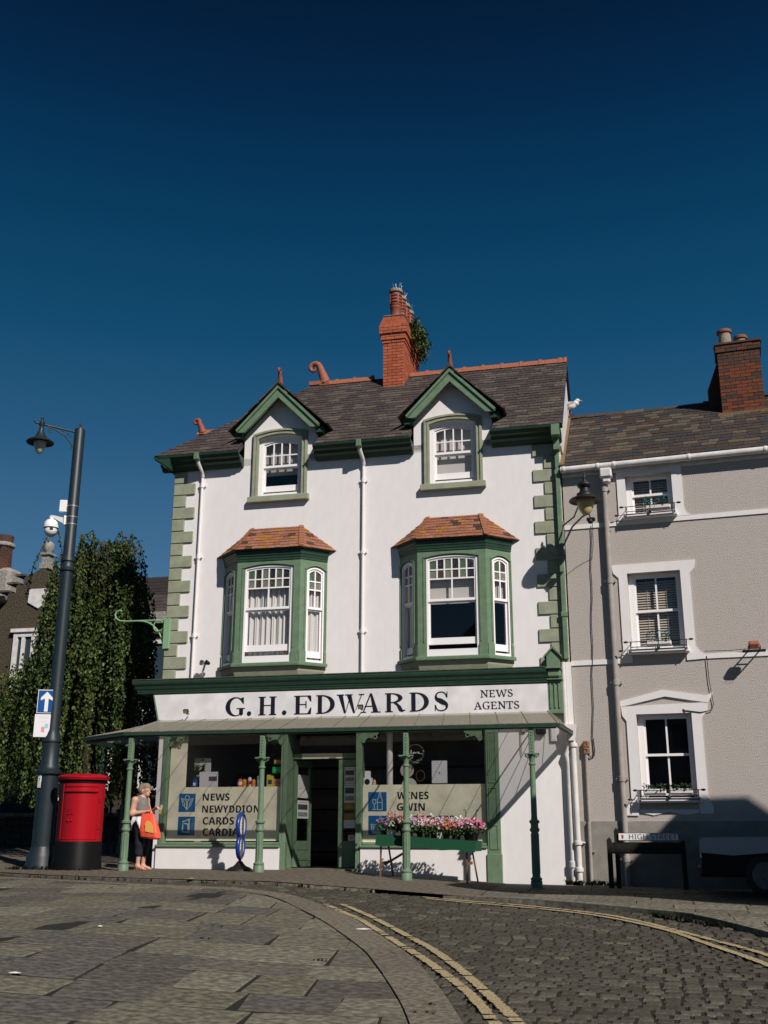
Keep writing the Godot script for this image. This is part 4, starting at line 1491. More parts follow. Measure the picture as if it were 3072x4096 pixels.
	shl.bx(0.7, 1.6, -0.02, 2.0, -2.6, -2.0)
	shl.bx(-2.9, -1.4, -0.02, 1.9, -2.6, -2.2)
	put(shl, "shelving", M.brown_room, s)


func leaf(d: Node, T: Transform3D, w: float, posters: bool) -> void:   # half-glazed door leaf hinged at its left edge, seen from z+
	var mb := MB.new()
	var g0 := 0.10
	var g1 := w - 0.09
	mb.extr(r4(0, g0, 0.03, 2.07), -0.045, 0, T)
	mb.extr(r4(g1, w, 0.03, 2.07), -0.045, 0, T)
	mb.extr(r4(g0, g1, 1.95, 2.07), -0.045, -0.001, T)
	mb.extr(r4(g0, g1, 0.03, 0.52), -0.045, -0.001, T)
	ring_arch(mb, g0 + 0.0, g1 - 0.005, 0.15, 0.37, 0.0, 0.02, 0.0, 0.012, T)
	mb.extr(r4(g0 + 0.03, g1 - 0.035, 0.18, 0.34), 0.0, 0.006, T)
	put(mb, "door_leaf", M.green, d)
	pane(g0, g1, 0.52, 1.95, -0.02, d, T)
	var P := []
	if posters:
		P = [["poster_a", 0, 1.62, 1.93], ["poster_b", 0, 1.24, 1.61], ["poster_c", 1, 0.92, 1.235], ["poster_d", 2, 0.76, 0.915], ["poster_e", 3, 0.525, 0.64]]
	else:
		P = [["poster_f", 2, 1.35, 1.8], ["poster_g", 0, 0.95, 1.3]]
	for p in P:
		var q := MB.new()
		var xa: float = g0 + (0.1 if p[1] == 3 else 0.012)
		q.quad(T * Vector3(xa, p[2], -0.012), T * Vector3(g1 - 0.012, p[2], -0.012), T * Vector3(g1 - 0.012, p[3], -0.012), T * Vector3(xa, p[3], -0.012))
		var bands := []
		var rows := []
		var base := Color(0.78, 0.78, 0.76)
		match p[1]:
			0:
				bands = [[0.1, 0.22, 0.9, 0.52, Color(0.25, 0.24, 0.27), 0.6], [0.1, 0.66, 0.9, 0.9, Color(0.45, 0.5, 0.48), 0.5]]
				rows = [[0.1, 0.1, 0.9, Color(0.1, 0.1, 0.12)]]
			1:
				base = Color(0.55, 0.44, 0.14)
				bands = [[0.04, 0.42, 0.96, 0.62, Color(0.2, 0.17, 0.12), 0.8]]
				rows = [[0.2, 0.16, 0.8, Color(0.85, 0.8, 0.6)], [0.2, 0.26, 0.8, Color(0.85, 0.8, 0.6)]]
			2:
				rows = [[0.15, 0.4, 0.85, Color(0.4, 0.4, 0.4)], [0.15, 0.5, 0.75, Color(0.4, 0.4, 0.4)], [0.15, 0.6, 0.8, Color(0.4, 0.4, 0.4)]]
			3:
				bands = [[0, 0, 1, 0.1, Color(0.75, 0.1, 0.15), 0.1], [0, 0, 0.06, 1, Color(0.75, 0.1, 0.15), 0.1], [0.2, 0.2, 0.9, 0.8, Color(0.6, 0.6, 0.62), 0.35]]
		put(q, "poster", printed(p[0], print_tex(p[0], base, bands, rows)), d)


func icon(par: Node, x0: float, x1: float, y0: float, y1: float, kind: int) -> void:   # blue square with a line drawing
	var mb := MB.new()
	mb.bx(x0, x1, y0, y1, -0.075, -0.0725)
	put(mb, "blue_square", M.blue, par)
	var m := MB.new()
	var c := Vector2((x0 + x1) / 2, (y0 + y1) / 2)
	var s := (x1 - x0) / 2
	var Z := -0.0724
	var W := 0.012
	var f := func(a: Array) -> Array:
		var r := []
		for p in a:
			r.push_back(c + Vector2(p[0], p[1]) * s)
		return r
	var oval := func(cx: float, cy: float, rx: float, ry: float) -> Array:
		var r := []
		for i in 17:
			r.push_back([cx + rx * cos(TAU * i / 16), cy + ry * sin(TAU * i / 16)])
		return r
	if kind == 0:   # reader with an open paper
		m.strip(f.call(oval.call(0.0, 0.56, 0.24, 0.24)), W, Z)
		m.strip(f.call([[-0.72, 0.5], [-0.2, 0.28], [0, 0.1], [0.2, 0.28], [0.72, 0.5], [0.5, -0.2], [0.0, -0.72], [-0.5, -0.2], [-0.72, 0.5]]), W, Z)
		m.strip(f.call([[0, 0.1], [0, -0.72]]), W * 2, Z)
		m.strip(f.call([[-0.55, 0.3], [-0.3, -0.05], [-0.28, -0.3]]), W, Z)
		m.strip(f.call([[0.55, 0.3], [0.3, -0.05], [0.28, -0.3]]), W, Z)
	elif kind == 1:   # an open greetings card
		m.strip(f.call([[-0.42, -0.6], [-0.42, 0.45], [0.32, 0.72], [0.36, -0.7], [-0.42, -0.6]]), W * 2.2, Z)
		m.strip(f.call([[-0.42, 0.3], [0.2, 0.2], [0.26, -0.6]]), W * 2.2, Z)
	elif kind == 2:   # glass and bottle
		m.strip(f.call([[-0.5, 0.2], [-0.5, -0.1], [-0.4, -0.25], [-0.28, -0.25], [-0.16, -0.1], [-0.16, 0.2], [-0.5, 0.2]]), W, Z)
		m.strip(f.call([[-0.33, -0.25], [-0.33, -0.75], [-0.5, -0.8], [-0.14, -0.8], [-0.33, -0.75]]), W, Z)
		m.strip(f.call([[0.2, 0.9], [0.36, 0.9], [0.36, 0.5], [0.52, 0.2], [0.52, -0.82], [0.0, -0.82], [0.0, 0.2], [0.18, 0.5], [0.2, 0.9]]), W, Z)
		m.strip(f.call([[0.0, -0.1], [0.52, -0.1]]), W, Z)
	else:   # shopping basket
		m.strip(f.call([[-0.7, 0.1], [0.35, 0.1], [0.3, -0.6], [-0.62, -0.6], [-0.7, 0.1]]), W, Z)
		for k in 3:
			m.strip(f.call([[-0.48 + 0.26 * k, 0.1], [-0.44 + 0.24 * k, -0.6]]), W, Z)
		m.strip(f.call([[-0.68, -0.15], [0.33, -0.15]]), W, Z)
		m.strip(f.call([[0.1, 0.1], [0.12, 0.6], [0.3, 0.75], [0.55, 0.7]]), W, Z)
		m.strip(f.call([[-0.5, -0.75], [0.3, -0.75]]), W * 2, Z)
	put(m, "line_drawing", M.icon_line, par)


# ---- the glazed canopy on its iron posts
func canopy() -> void:
	var c := thing("glass_canopy", "dirty glass street canopy on four green iron posts round the shop front", "canopy")
	# hipped outline: gutter corners and the line on the wall
	var G := [Vector3(-5.25, 2.44, -3.2), Vector3(-5.02, 2.44, 0.75), Vector3(-3.72, 2.455, 1.56), Vector3(4.50, 2.455, 1.56), Vector3(4.66, 2.43, 0.06)]
	var H := [Vector3(-3.76, 2.84, -3.2), Vector3(-3.78, 2.82, -0.3), Vector3(-3.60, 2.81, 0.27), Vector3(4.22, 2.81, 0.27), Vector3(4.30, 2.81, 0.05)]
	var divs := [7, 3, 16, 3]
	for i in 4:
		for k in divs[i]:
			var t0: float = float(k) / divs[i]
			var t1: float = float(k + 1) / divs[i]
			var a: Vector3 = G[i].lerp(G[i + 1], t0)
			var b: Vector3 = G[i].lerp(G[i + 1], t1)
			var d: Vector3 = H[i].lerp(H[i + 1], t1)
			var e: Vector3 = H[i].lerp(H[i + 1], t0)
			var mb := MB.new()
			var up := Vector3(0, 0.03 + rf(0, 0.006), 0)
			var k1 := b.lerp(a, 0.015)
			var k0 := a.lerp(b, 0.015)
			mb.quad(k0 + up, k1 + up, d.lerp(e, 0.015) + up, e.lerp(d, 0.015) + up)
			put(mb, "glass_sheet", M.canopy_glass, c)
			var gb := MB.new()
			gb.bar(a + Vector3(0, 0.04, 0), e + Vector3(0, 0.04, 0), 0.009, 0.012)
			put(gb, "glazing_bar", M.lead, c)
	var fr := MB.new()
	for i in 4:
		fr.bar(G[i] + Vector3(0, -0.005, 0), G[i + 1] + Vector3(0, -0.005, 0), 0.06, 0.05)
		fr.bar((G[i] + Vector3(0, -0.032, 0)).lerp(H[i], 0.03), (G[i + 1] + Vector3(0, -0.032, 0)).lerp(H[i + 1], 0.03), 0.045, 0.03)
	put(fr, "gutter", M.green_dark, c)
	var rim := MB.new()
	for i in 4:
		rim.bar(G[i] + Vector3(0, 0.032, 0.0), G[i + 1] + Vector3(0, 0.032, 0.0), 0.07, 0.016)
	put(rim, "gutter_rim", M.pave, c)
	var be := MB.new()
	be.bar(Vector3(-3.7, 2.43, 1.49), Vector3(4.46, 2.43, 1.49), 0.06, 0.045)
	for x in [-3.60, -0.95, 1.77, 4.02]:
		be.bar(Vector3(x, 2.40, 1.5), Vector3(x, 2.70, 0.05), 0.012, 0.03)
	be.bar(Vector3(-3.7, 2.40, 1.46), Vector3(-4.9, 2.40, 0.72), 0.05, 0.07)
	be.bar(Vector3(-4.95, 2.40, 0.7), Vector3(-5.15, 2.40, -3.2), 0.05, 0.07)
	put(be, "beam", M.green_dark, c)
	for x in [-3.60, -0.95, 1.77, 4.02]:
		var z := 1.5
		var y0 := gy(x, z)
		var T := Transform3D(Basis(), Vector3(x, y0, z))
		var h := 2.40 - y0
		var mb := MB.new()
		mb.lathe([Vector2(0.10, -0.1), Vector2(0.10, 0.10), Vector2(0.088, 0.115), Vector2(0.098, 0.13), Vector2(0.098, 0.15), Vector2(0.074, 0.165), Vector2(0.066, 0.2), Vector2(0.062, h - 1.74), Vector2(0.082, h - 1.72), Vector2(0.085, h - 1.69), Vector2(0.066, h - 1.66), Vector2(0.066, h - 1.60), Vector2(0.088, h - 1.58), Vector2(0.088, h - 1.55), Vector2(0.058, h - 1.53), Vector2(0.052, h - 1.48), Vector2(0.048, h - 0.62), Vector2(0.064, h - 0.61), Vector2(0.064, h - 0.585), Vector2(0.048, h - 0.575), Vector2(0.052, h - 0.52), Vector2(0.072, h - 0.44)], 16, T)
		for k in 10:   # flutes on the lower shaft
			var a := TAU * k / 10
			mb.tube([T * Vector3(0.062 * cos(a), 0.22, 0.062 * sin(a)), T * Vector3(0.060 * cos(a), h - 1.76, 0.060 * sin(a))], 0.011, 5, false)
		put(mb, "iron_post", M.green, c)
		var cp := MB.new()
		cp.box(T * Vector3(0, h - 0.425, 0), Vector3(0.26, 0.022, 0.09))
		cp.box(T * Vector3(0, h - 0.425, 0), Vector3(0.09, 0.0215, 0.26))
		cp.box(T * Vector3(0, h - 0.445, 0), Vector3(0.16, 0.02, 0.14))
		for sx in [-1.0, 1.0]:
			cp.tube([T * Vector3(0.11 * sx, h - 0.435, 0), T * Vector3(0.115 * sx, h - 0.47, 0), T * Vector3(0.085 * sx, h - 0.475, 0), T * Vector3(0.07 * sx, h - 0.5, 0)], 0.011, 6)
		put(cp, "capital", M.green, c)
		var sq := MB.new()
		sq.cbox(T * Vector3(0, h - 0.21, 0), Vector3(0.095, 0.42, 0.095), 0.008)
		for k in 7:
			sq.ball(T * Vector3(0, h - 0.38 + 0.055 * k, 0.048), Vector3(0.012, 0.018, 0.006), 8)
		put(sq, "post_head", M.green, c)


# ---- things fixed to the shop
func shop_fixings() -> void:
	for d in [[-2.97, "small dark floodlight at the left end of the name board"], [0.655, "small dark floodlight over the letters W and A of the name board"]]:
		var o := thing("sign_spotlight", d[1], "spotlight", Vector3(d[0], 2.965, 0.40), 0, "spotlights on the name board")
		var a := MB.new()
		a.box(Vector3(0, 0.02, 0.08), Vector3(0.10, 0.075, 0.05), Basis(Vector3.RIGHT, 0.6))
		put(a, "head", M.black_iron, o)
		var b := MB.new()
		b.tube([Vector3(0, -0.02, -0.08), Vector3(0, -0.03, 0.03), Vector3(0, 0.02, 0.07)], 0.012, 6)
		put(b, "arm", M.black_iron, o)
		var g := MB.new()
		g.box(Vector3(0, 0.005, 0.105), Vector3(0.08, 0.055, 0.004), Basis(Vector3.RIGHT, 0.6))
		put(g, "lens", M.amber_glass, o)
	var k := thing("security_lamp", "twin security lamp on a white arm below the left bay window", "security lamp", Vector3(-2.86, 3.66, 0.02))
	var m := MB.new()
	m.tube([Vector3(-0.05, 0.05, 0), Vector3(0.04, 0.12, 0.08), Vector3(0.12, 0.30, 0.16)], 0.022, 8)
	put(m, "arm", M.white_old, k)
	for sd in [-1.0, 1.0]:
		m = MB.new()
		m.lathe([Vector2(0.02, -0.05), Vector2(0.035, -0.03), Vector2(0.055, 0.05), Vector2(0.048, 0.052), Vector2(0.0, 0.03)], 12, Transform3D(Basis(Vector3.RIGHT, 1.2) * Basis(Vector3.BACK, sd * 0.7), Vector3(0.12 + sd * 0.07, 0.33, 0.18)))
		put(m, "lamp_head", M.black_iron, k)
	# green sign bracket with a scroll, on the left corner
	var b := thing("sign_bracket", "green wrought iron sign bracket with scroll end on the left shop corner", "bracket", Vector3(-3.69, 4.66, 0.0))
	var q := MB.new()
	q.cx(-0.075, 0.075, -0.32, 0.33, -0.06, 0.075)
	put(q, "back_block", M.green_pale, b)
	q = MB.new()
	q.tube([Vector3(-0.06, 0.31, 0.0), Vector3(-1.0, 0.33, -0.05), Vector3(-1.16, 0.35, -0.06), Vector3(-1.25, 0.41, -0.06), Vector3(-1.28, 0.49, -0.06), Vector3(-1.24, 0.56, -0.06), Vector3(-1.16, 0.58, -0.06), Vector3(-1.12, 0.55, -0.06)], 0.02, 8)
	var arc := []
	for i in 9:
		var t := i / 8.0
		arc.push_back(Vector3(-0.09 - 0.62 * pow(t, 1.7), -0.30 + 0.62 * sin(t * PI / 2), -0.02))
	q.tube(arc, 0.018, 8)
	var rg := []
	for i in 17:
		rg.push_back(Vector3(-0.22 + 0.115 * cos(TAU * i / 16), 0.19 + 0.115 * sin(TAU * i / 16), 0))
	q.tube(rg, 0.016, 8, false)
	q.tube([Vector3(-0.10, -0.30, 0), Vector3(-0.10, 0.32, 0)], 0.014, 6)
	put(q, "scrolled_arm", M.green_pale, b)
	# under the canopy on the right: box, lamp and hanging wire
	var mb := MB.new()
	mb.cx(3.97, 4.16, 2.44, 2.56, 0.005, 0.12, 0.02)
	single(mb, "wall_light", M.black_iron, "black half-round wall light under the right end of the canopy", "wall light")
	mb = MB.new()
	mb.cx(3.69, 3.78, 2.48, 2.56, 0.005, 0.05)
	mb.tube([Vector3(3.68, 2.55, 0.03), Vector3(3.68, 2.1, 0.03), Vector3(3.70, 2.05, 0.03)], 0.008, 6)
	single(mb, "switch_box", M.pot_buff, "small cream switch box with a dangling wire under the canopy", "switch box")
	mb = MB.new()
	mb.cx(4.24, 4.36, 2.30, 2.62, 0.004, 0.05)
	mb.bx(4.262, 4.338, 2.33, 2.59, 0.05, 0.056)
	single(mb, "meter_cupboard", M.white_wall, "flat white box on the white wall beside the corner downpipes", "meter box")


# ---- pavement sign, flower table
func pavement_sign() -> void:
	var o := thing("pavement_sign", "blue swinging pavement sign of two ovals on a black rubber base", "pavement sign", gp(-1.50, 1.0), 96.0)
	var b := MB.new()
	b.lathe([Vector2(0.26, 0.0), Vector2(0.25, 0.03), Vector2(0.20, 0.06), Vector2(0.12, 0.09), Vector2(0.07, 0.14), Vector2(0.05, 0.17), Vector2(0.0, 0.17)], 20, Transform3D(Basis.from_scale(Vector3(1.0, 1, 0.95)), Vector3.ZERO))
	put(b, "rubber_base", M.black, o)
	var n := MB.new()
	n.tube([Vector3(0, 0.15, 0), Vector3(0, 0.26, 0)], 0.03, 8)
	put(n, "stem", M.blue_dark, o)
	for d in [[0.80, 0.25, 0.215], [0.43, 0.20, 0.195]]:
		var rim := MB.new()
		var ring := []
		for i in 25:
			ring.push_back(Vector3(d[1] * cos(TAU * i / 24), d[0] + d[2] * sin(TAU * i / 24), 0))
		rim.tube(ring, 0.042, 10, false)
		put(rim, "oval_rim", M.blue_dark, o)
		for s in [-1.0, 1.0]:
			var f := MB.new()
			var P := PackedVector2Array()
			for i in 24:
				P.push_back(Vector2(d[1] * 0.93 * cos(TAU * i / 24), d[0] + d[2] * 0.93 * sin(TAU * i / 24)))
			f.extr(P, s * 0.022 - 0.002, s * 0.022 + 0.002)
			put(f, "white_face", M.plastic_white, o)
			var m := MB.new()
			for i in 3:
				m.bx(-d[1] * 0.45, d[1] * 0.45, d[0] - 0.06 + 0.055 * i, d[0] - 0.052 + 0.055 * i, s * 0.0235 - 0.0008, s * 0.0235 + 0.0008)
			put(m, "print", M.blue_dark, o)


func flower_display() -> void:
	var A := Vector3(1.20, 0.60, 1.05)
	var o := thing("flower_table", "trestle table under green artificial grass holding the flower pots", "table", Vector3(2.08, 0.555, 0.98))
	var tilt := Basis(Vector3.BACK, -0.062)
	var t := MB.new()
	t.cbox(Vector3(0, -0.03, 0), Vector3(1.76, 0.05, 0.72), 0.006, tilt)
	put(t, "table_top", M.wood, o)
	var cl := MB.new()
	cl.box(tilt * Vector3(0, 0.004, 0), Vector3(1.79, 0.018, 0.75), tilt)
	for i in 24:
		var x0 := -0.895 + 1.79 * i / 24
		var x1 := -0.895 + 1.79 * (i + 1) / 24
		var d0 := 0.17 + 0.012 * sin(i * 0.9)
		var d1 := 0.17 + 0.012 * sin((i + 1) * 0.9)
		cl.quad(tilt * Vector3(x0, -d0, 0.385), tilt * Vector3(x1, -d1, 0.385), tilt * Vector3(x1, 0.013, 0.376), tilt * Vector3(x0, 0.013, 0.376))
	for sd in [-1.0, 1.0]:
		cl.quad(tilt * Vector3(0.897 * sd, -0.16, 0.38 * sd), tilt * Vector3(0.897 * sd, -0.16, -0.38 * sd), tilt * Vector3(0.897 * sd, 0.012, -0.376 * sd), tilt * Vector3(0.897 * sd, 0.012, 0.376 * sd))
	put(cl, "grass_cloth", M.baize, o)
	for x in [-0.83, 0.72]:
		for z in [-0.30, 0.30]:
			var a := tilt * Vector3(x, -0.05, z * 0.8)
			var g := gy(2.08 + x, 0.98 + z) - 0.555
			var lg := MB.new()
			lg.bar(a, Vector3(x + (0.0 if z > 0 else 0.1), g, z), 0.04, 0.025, Vector3.RIGHT)
			put(lg, "leg", M.wood, o)
		var br := MB.new()
		br.bar(Vector3(x, -0.42, -0.30), Vector3(x, -0.42, 0.30), 0.02, 0.05)
		put(br, "cross_bar", M.wood, o)
	var dg := MB.new()
	dg.bar(Vector3(-0.80, -0.45, 0.1), tilt * Vector3(-0.1, -0.06, 0.1), 0.02, 0.04)
	put(dg, "brace", M.wood, o)
	# pots in two rows; petals by colour
	var pal := {"white": L(0.75, 0.72, 0.68), "pink": L(0.70, 0.17, 0.32), "palepink": L(0.75, 0.40, 0.48), "purple": L(0.30, 0.13, 0.34), "red": L(0.55, 0.02, 0.03), "orange": L(0.75, 0.25, 0.02), "lilac": L(0.50, 0.33, 0.52)}
	var list := [[-0.80, 0.18, "purple", "small purple flowers at the left end of the table"], [-0.62, 0.22, "white", "cream white flowers in a white pot near the table's left end"], [-0.44, 0.20, "red", "few red blooms among dark leaves behind the canopy post"],
		[-0.30, 0.24, "lilac", "lilac flowers just right of the canopy post"], [-0.16, 0.10, "white", "big white bedding flowers behind the lilac pot"], [0.0, 0.20, "palepink", "pale pink flowers in the middle of the table"], [0.13, 0.05, "pink", "deep pink flowers behind the middle pots"],
		[0.22, 0.24, "palepink", "pale pink cluster in a grey pot right of the middle"], [0.36, 0.22, "orange", "small orange marigolds towards the table's right"], [0.50, 0.22, "pink", "bright pink geraniums left of the hanging basket"]]
	for i in list.size():
		var d = list[i]
		var at: Vector3 = Vector3(2.08, 0.555, 0.98) + tilt * Vector3(d[0], 0.012, d[1])
		flower_pot(at, 0.055, 0.10, d[3], pal[d[2]], 60, 0.17, 0.20, M.plastic_white if i in [1, 7] else M.black)
	var row2 := [[-0.70, -0.12, "red"], [-0.46, -0.12, "white"], [-0.2, -0.15, "pink"], [0.05, -0.15, "white"], [0.28, -0.12, "lilac"], [0.50, -0.10, "white"]]
	var say := ["back row pot of red flowers at the table's left", "back row pot of white flowers second from the left", "back row pot of pink flowers behind the lilac ones", "back row pot of white flowers behind the middle", "back row pot of lilac flowers behind the marigolds", "back row pot of white flowers at the right"]
	for i in row2.size():
		var d = row2[i]
		flower_pot(Vector3(2.08, 0.555, 0.98) + tilt * Vector3(d[0], 0.012, d[1]), 0.06, 0.12, say[i], pal[d[2]], 50, 0.18, 0.26, M.black)
	# hanging basket with two hooks on the right end
	var hb := flower_pot(Vector3(2.08, 0.555, 0.98) + tilt * Vector3(0.78, 0.012, 0.1), 0.15, 0.14, "hanging basket of pink and white petunias with two wire hooks", pal.pink, 170, 0.26, 0.22, M.black, pal.white)
	for sx in [-0.09, 0.09]:
		var h := MB.new()
		h.tube([Vector3(sx * 0.8, 0.12, 0), Vector3(sx, 0.42, 0), Vector3(sx * 1.05, 0.50, 0), Vector3(sx * 1.25, 0.535, 0), Vector3(sx * 1.5, 0.51, 0)], 0.008, 6)
		put(h, "hook", M.green_dark, hb)


func flower_pot(at: Vector3, r: float, h: float, label: String, col: Color, n: int, spread: float, top: float, potm: Material, col2 := Color(0, 0, 0, 0)) -> Node3D:
	var o := thing("flower_pot", label, "flower pot", at, 0, "flowers on the pavement table")
	var p := MB.new()
	p.lathe([Vector2(0, 0), Vector2(r * 0.75, 0), Vector2(r * 0.98, h - 0.02), Vector2(r * 1.08, h - 0.018), Vector2(r * 1.08, h), Vector2(r * 0.9, h), Vector2(r * 0.8, h - 0.03), Vector2(0, h - 0.03)], 14)
	put(p, "pot", potm, o)
	var lf := MB.new()
	for i in n * 3:
		var a := rf(0, TAU)
		var q := sqrt(rng.randf()) * spread
		var c := Vector3(q * cos(a), h + rf(-0.12, 1.1) * top * (1.0 - 0.5 * q / spread), q * sin(a))
		var k := rf(0.6, 1.3)
		lf.col = Color(0.035 * k, 0.075 * k, 0.02 * k)
		leaf_at(lf, c, rf(0.03, 0.055), Vector3(rf(-1, 1), rf(-0.3, 1), rf(-1, 1)).normalized())
	stuff(put(lf, "foliage", M.leaf, o))
	var fl := MB.new()
	for i in n:
		var a := rf(0, TAU)
		var q := sqrt(rng.randf()) * spread
		var c := Vector3(q * cos(a), h + 1.35 * top * (1.0 - 0.5 * q / spread) * rf(0.4, 1.05), q * sin(a))
		var cc := col2 if col2.a > 0 and rng.randf() < 0.35 else col
		var k := rf(0.6, 1.1)
		fl.col = Color(cc.r * k, cc.g * k, cc.b * k) * 0.82
		var nn := Vector3(rf(-0.7, 0.7), rf(0.1, 1), rf(0.1, 1)).normalized()
		var u := nn.cross(Vector3(0.3, 0.2, 0.9)).normalized()
		var w := nn.cross(u)
		var s := rf(0.014, 0.026) * (1.25 if col2.a > 0 else 1.0)
		for m in 5:
			var t := TAU * m / 5
			var e1 := (u * cos(t - 0.55) + w * sin(t - 0.55)) * s + nn * s * 0.35
			var e2 := (u * cos(t + 0.55) + w * sin(t + 0.55)) * s + nn * s * 0.35
			fl.tri(c, c + e1, c + e2)
	stuff(put(fl, "blooms", M.petal, o))
	return o


func leaf_at(mb: MB, c: Vector3, s: float, nn: Vector3) -> void:   # a leaf folded along its midrib
	var u := nn.cross(Vector3(rf(-1, 1), 0.4, rf(-1, 1))).normalized()
	var w := nn.cross(u)
	var tip := c + u * s
	var side := w * s * 0.42
	var m := c + u * s * 0.45
	mb.tri(c, m + side + nn * s * 0.12, tip)
	mb.tri(c, tip, m - side + nn * s * 0.12)


# ---- goods and notices in the shop windows
func window_goods() -> void:
	var P := func(key: String, base: Color, bands: Array, rows: Array) -> Material:
		return printed(key, print_tex(key, base, bands, rows))
	var Z := -0.14
	var sh := MB.new()
	sh.bx(-3.46, -1.10, 1.49, 1.52, -0.5, -0.1)
	sh.bx(0.59, 2.95, 1.49, 1.52, -0.5, -0.1)
	put(sh, "display_shelf", M.wood_dark, get_node("white_shop"))
	var card := MB.new()
	card.quad(Vector3(-2.86, 1.525, Z), Vector3(-2.46, 1.525, Z), Vector3(-2.46, 1.83, Z + 0.02), Vector3(-2.86, 1.83, Z + 0.02))
	single(card, "white_poster", P.call("goods_card", Color(0.8, 0.79, 0.8), [[0.5, 0.3, 0.95, 0.6, Color(0.28, 0.25, 0.3), 0.6]], [[0.52, 0.08, 0.95, Color(0.3, 0.3, 0.3)]]), "white poster with a small photograph standing in the left window", "poster")
	var bk := MB.new()
	bk.bx(-3.10, -2.74, 1.53, 2.12, -0.42, -0.40)
	single(bk, "display_back", M.blind, "tall pale display back at the left of the window", "display board")
	var pl := MB.new()
	for i in 60:
		var k := rf(0.5, 1.2)
		pl.col = Color(0.02 * k, 0.045 * k, 0.02 * k)
		leaf_at(pl, Vector3(-2.92 + rf(-0.10, 0.10), 1.55 + rf(0.0, 0.55), -0.32 + rf(-0.05, 0.05)), rf(0.06, 0.1), Vector3(rf(-1, 1), rf(-0.4, 1), rf(0, 1)).normalized())
	single(pl, "window_plant", M.leaf, "dark leafy plant in front of the pale display back", "plant")
	var boxes := [[-2.97, 0.09, 0.17, L(0.03, 0.06, 0.25), "tall blue box beside the white poster"], [-2.00, 0.10, 0.17, L(0.65, 0.10, 0.05), "red and white tub in the left window"], [-1.91, 0.085, 0.16, L(0.62, 0.27, 0.04), "left orange canister on the window shelf"], [-1.72, 0.085, 0.16, L(0.62, 0.27, 0.04), "right orange canister on the window shelf"], [-1.80, 0.08, 0.20, L(0.6, 0.6, 0.55), "white spray bottle between the orange canisters"],
		[-1.57, 0.13, 0.22, L(0.22, 0.22, 0.26), "grey printed packet left of the canopy post"], [-1.36, 0.14, 0.24, L(0.50, 0.45, 0.06), "yellow box with a dark emblem in the left window"]]
	for i in boxes.size():
		var b = boxes[i]
		var o := thing("packet" if i in [0, 5, 6] else "canister", b[4], "box" if i in [0, 5, 6] else "canister", Vector3(b[0], 1.52, Z - 0.04), 0, "goods on the window shelf")
		var mb := MB.new()
		if i in [0, 5, 6]:
			mb.cx(-b[1] / 2, b[1] / 2, 0, b[2], -0.04, 0.04, 0.004)
		else:
			mb.lathe([Vector2(b[1] / 2, 0), Vector2(b[1] / 2, b[2] * 0.85), Vector2(b[1] * 0.3, b[2] * 0.93), Vector2(b[1] * 0.3, b[2]), Vector2(0, b[2])], 14)
		put(mb, "body", mt("goods%d" % i, b[3], 0.5), o)
		var lb := MB.new()
		if i in [0, 5, 6]:
			lb.bx(-b[1] * 0.3, b[1] * 0.3, b[2] * 0.25, b[2] * 0.6, 0.0405, 0.042)
		else:
			lb.lathe([Vector2(b[1] / 2 + 0.001, b[2] * 0.3), Vector2(b[1] / 2 + 0.001, b[2] * 0.65)], 14)
		put(lb, "print", mt("goods_lab%d" % i, [L(0.6, 0.6, 0.62), L(0.7, 0.68, 0.6), L(0.5, 0.2, 0.03), L(0.5, 0.2, 0.03), L(0.5, 0.08, 0.06), L(0.5, 0.5, 0.55), L(0.04, 0.04, 0.05)][i], 0.5), o)
	var sx := [[1.53, 0.13, 0.15, L(0.55, 0.27, 0.10), "bottom pink and tan box of the stack by the doorpost"], [1.79, 0.16, 0.12, L(0.02, 0.33, 0.09), "bright green box in the stack by the doorpost"], [1.97, 0.12, 0.08, L(0.42, 0.23, 0.06), "small tan box on top by the doorpost"]]
	for i in 3:
		var b = sx[i]
		var o := thing("shelf_box", b[4], "box", Vector3(-1.20, b[0], -0.2))
		var mb := MB.new()
		mb.cx(-b[1] / 2 * 1.5, b[1] / 2, 0, b[2], -0.06, 0.06, 0.004)
		put(mb, "carton", mt("carton%d" % i, b[3], 0.6), o)
		mb = MB.new()
		mb.bx(-b[1] * 0.55, b[1] * 0.3, b[2] * 0.35, b[2] * 0.7, 0.0605, 0.062)
		put(mb, "label_band", mt("carton_l%d" % i, [L(0.6, 0.12, 0.2), L(0.06, 0.45, 0.15), L(0.5, 0.33, 0.12)][i], 0.6), o)
	var st := MB.new()
	for i in 3:
		st.bx(-1.33, -1.10, 1.76 + 0.19 * i, 1.775 + 0.19 * i, -0.3, -0.12)
	put(st, "display_shelf", M.wood_dark, get_node("white_shop"))
	# right window
	var pp := MB.new()
	pp.quad(Vector3(1.94, 1.565, -0.06), Vector3(2.24, 1.565, -0.06), Vector3(2.24, 1.985, -0.06), Vector3(1.94, 1.985, -0.06))
	single(pp, "paper_poster", P.call("goods_paper", Color(0.78, 0.78, 0.79), [[0.44, 0.5, 0.56, 0.6, Color(0.5, 0.5, 0.5), 0.2]], []), "plain white sheet stuck inside the right window", "poster")
	var wr := thing("leaf_wreath", "hanging ring with white lettering and ivy leaves in the right window", "wreath", Vector3(1.60, 2.13, -0.16))
	var m := MB.new()
	var ring := []
	for i in 25:
		ring.push_back(Vector3(0.165 * cos(TAU * i / 24), 0.01 + 0.165 * sin(TAU * i / 24), 0))
	m.tube(ring, 0.005, 6, false)
	m.tube([Vector3(0, 0.175, 0), Vector3(0, 0.42, 0)], 0.002, 4)
	put(m, "hoop", mt("wire_gold", L(0.3, 0.2, 0.08), 0.4), wr)
	m = MB.new()
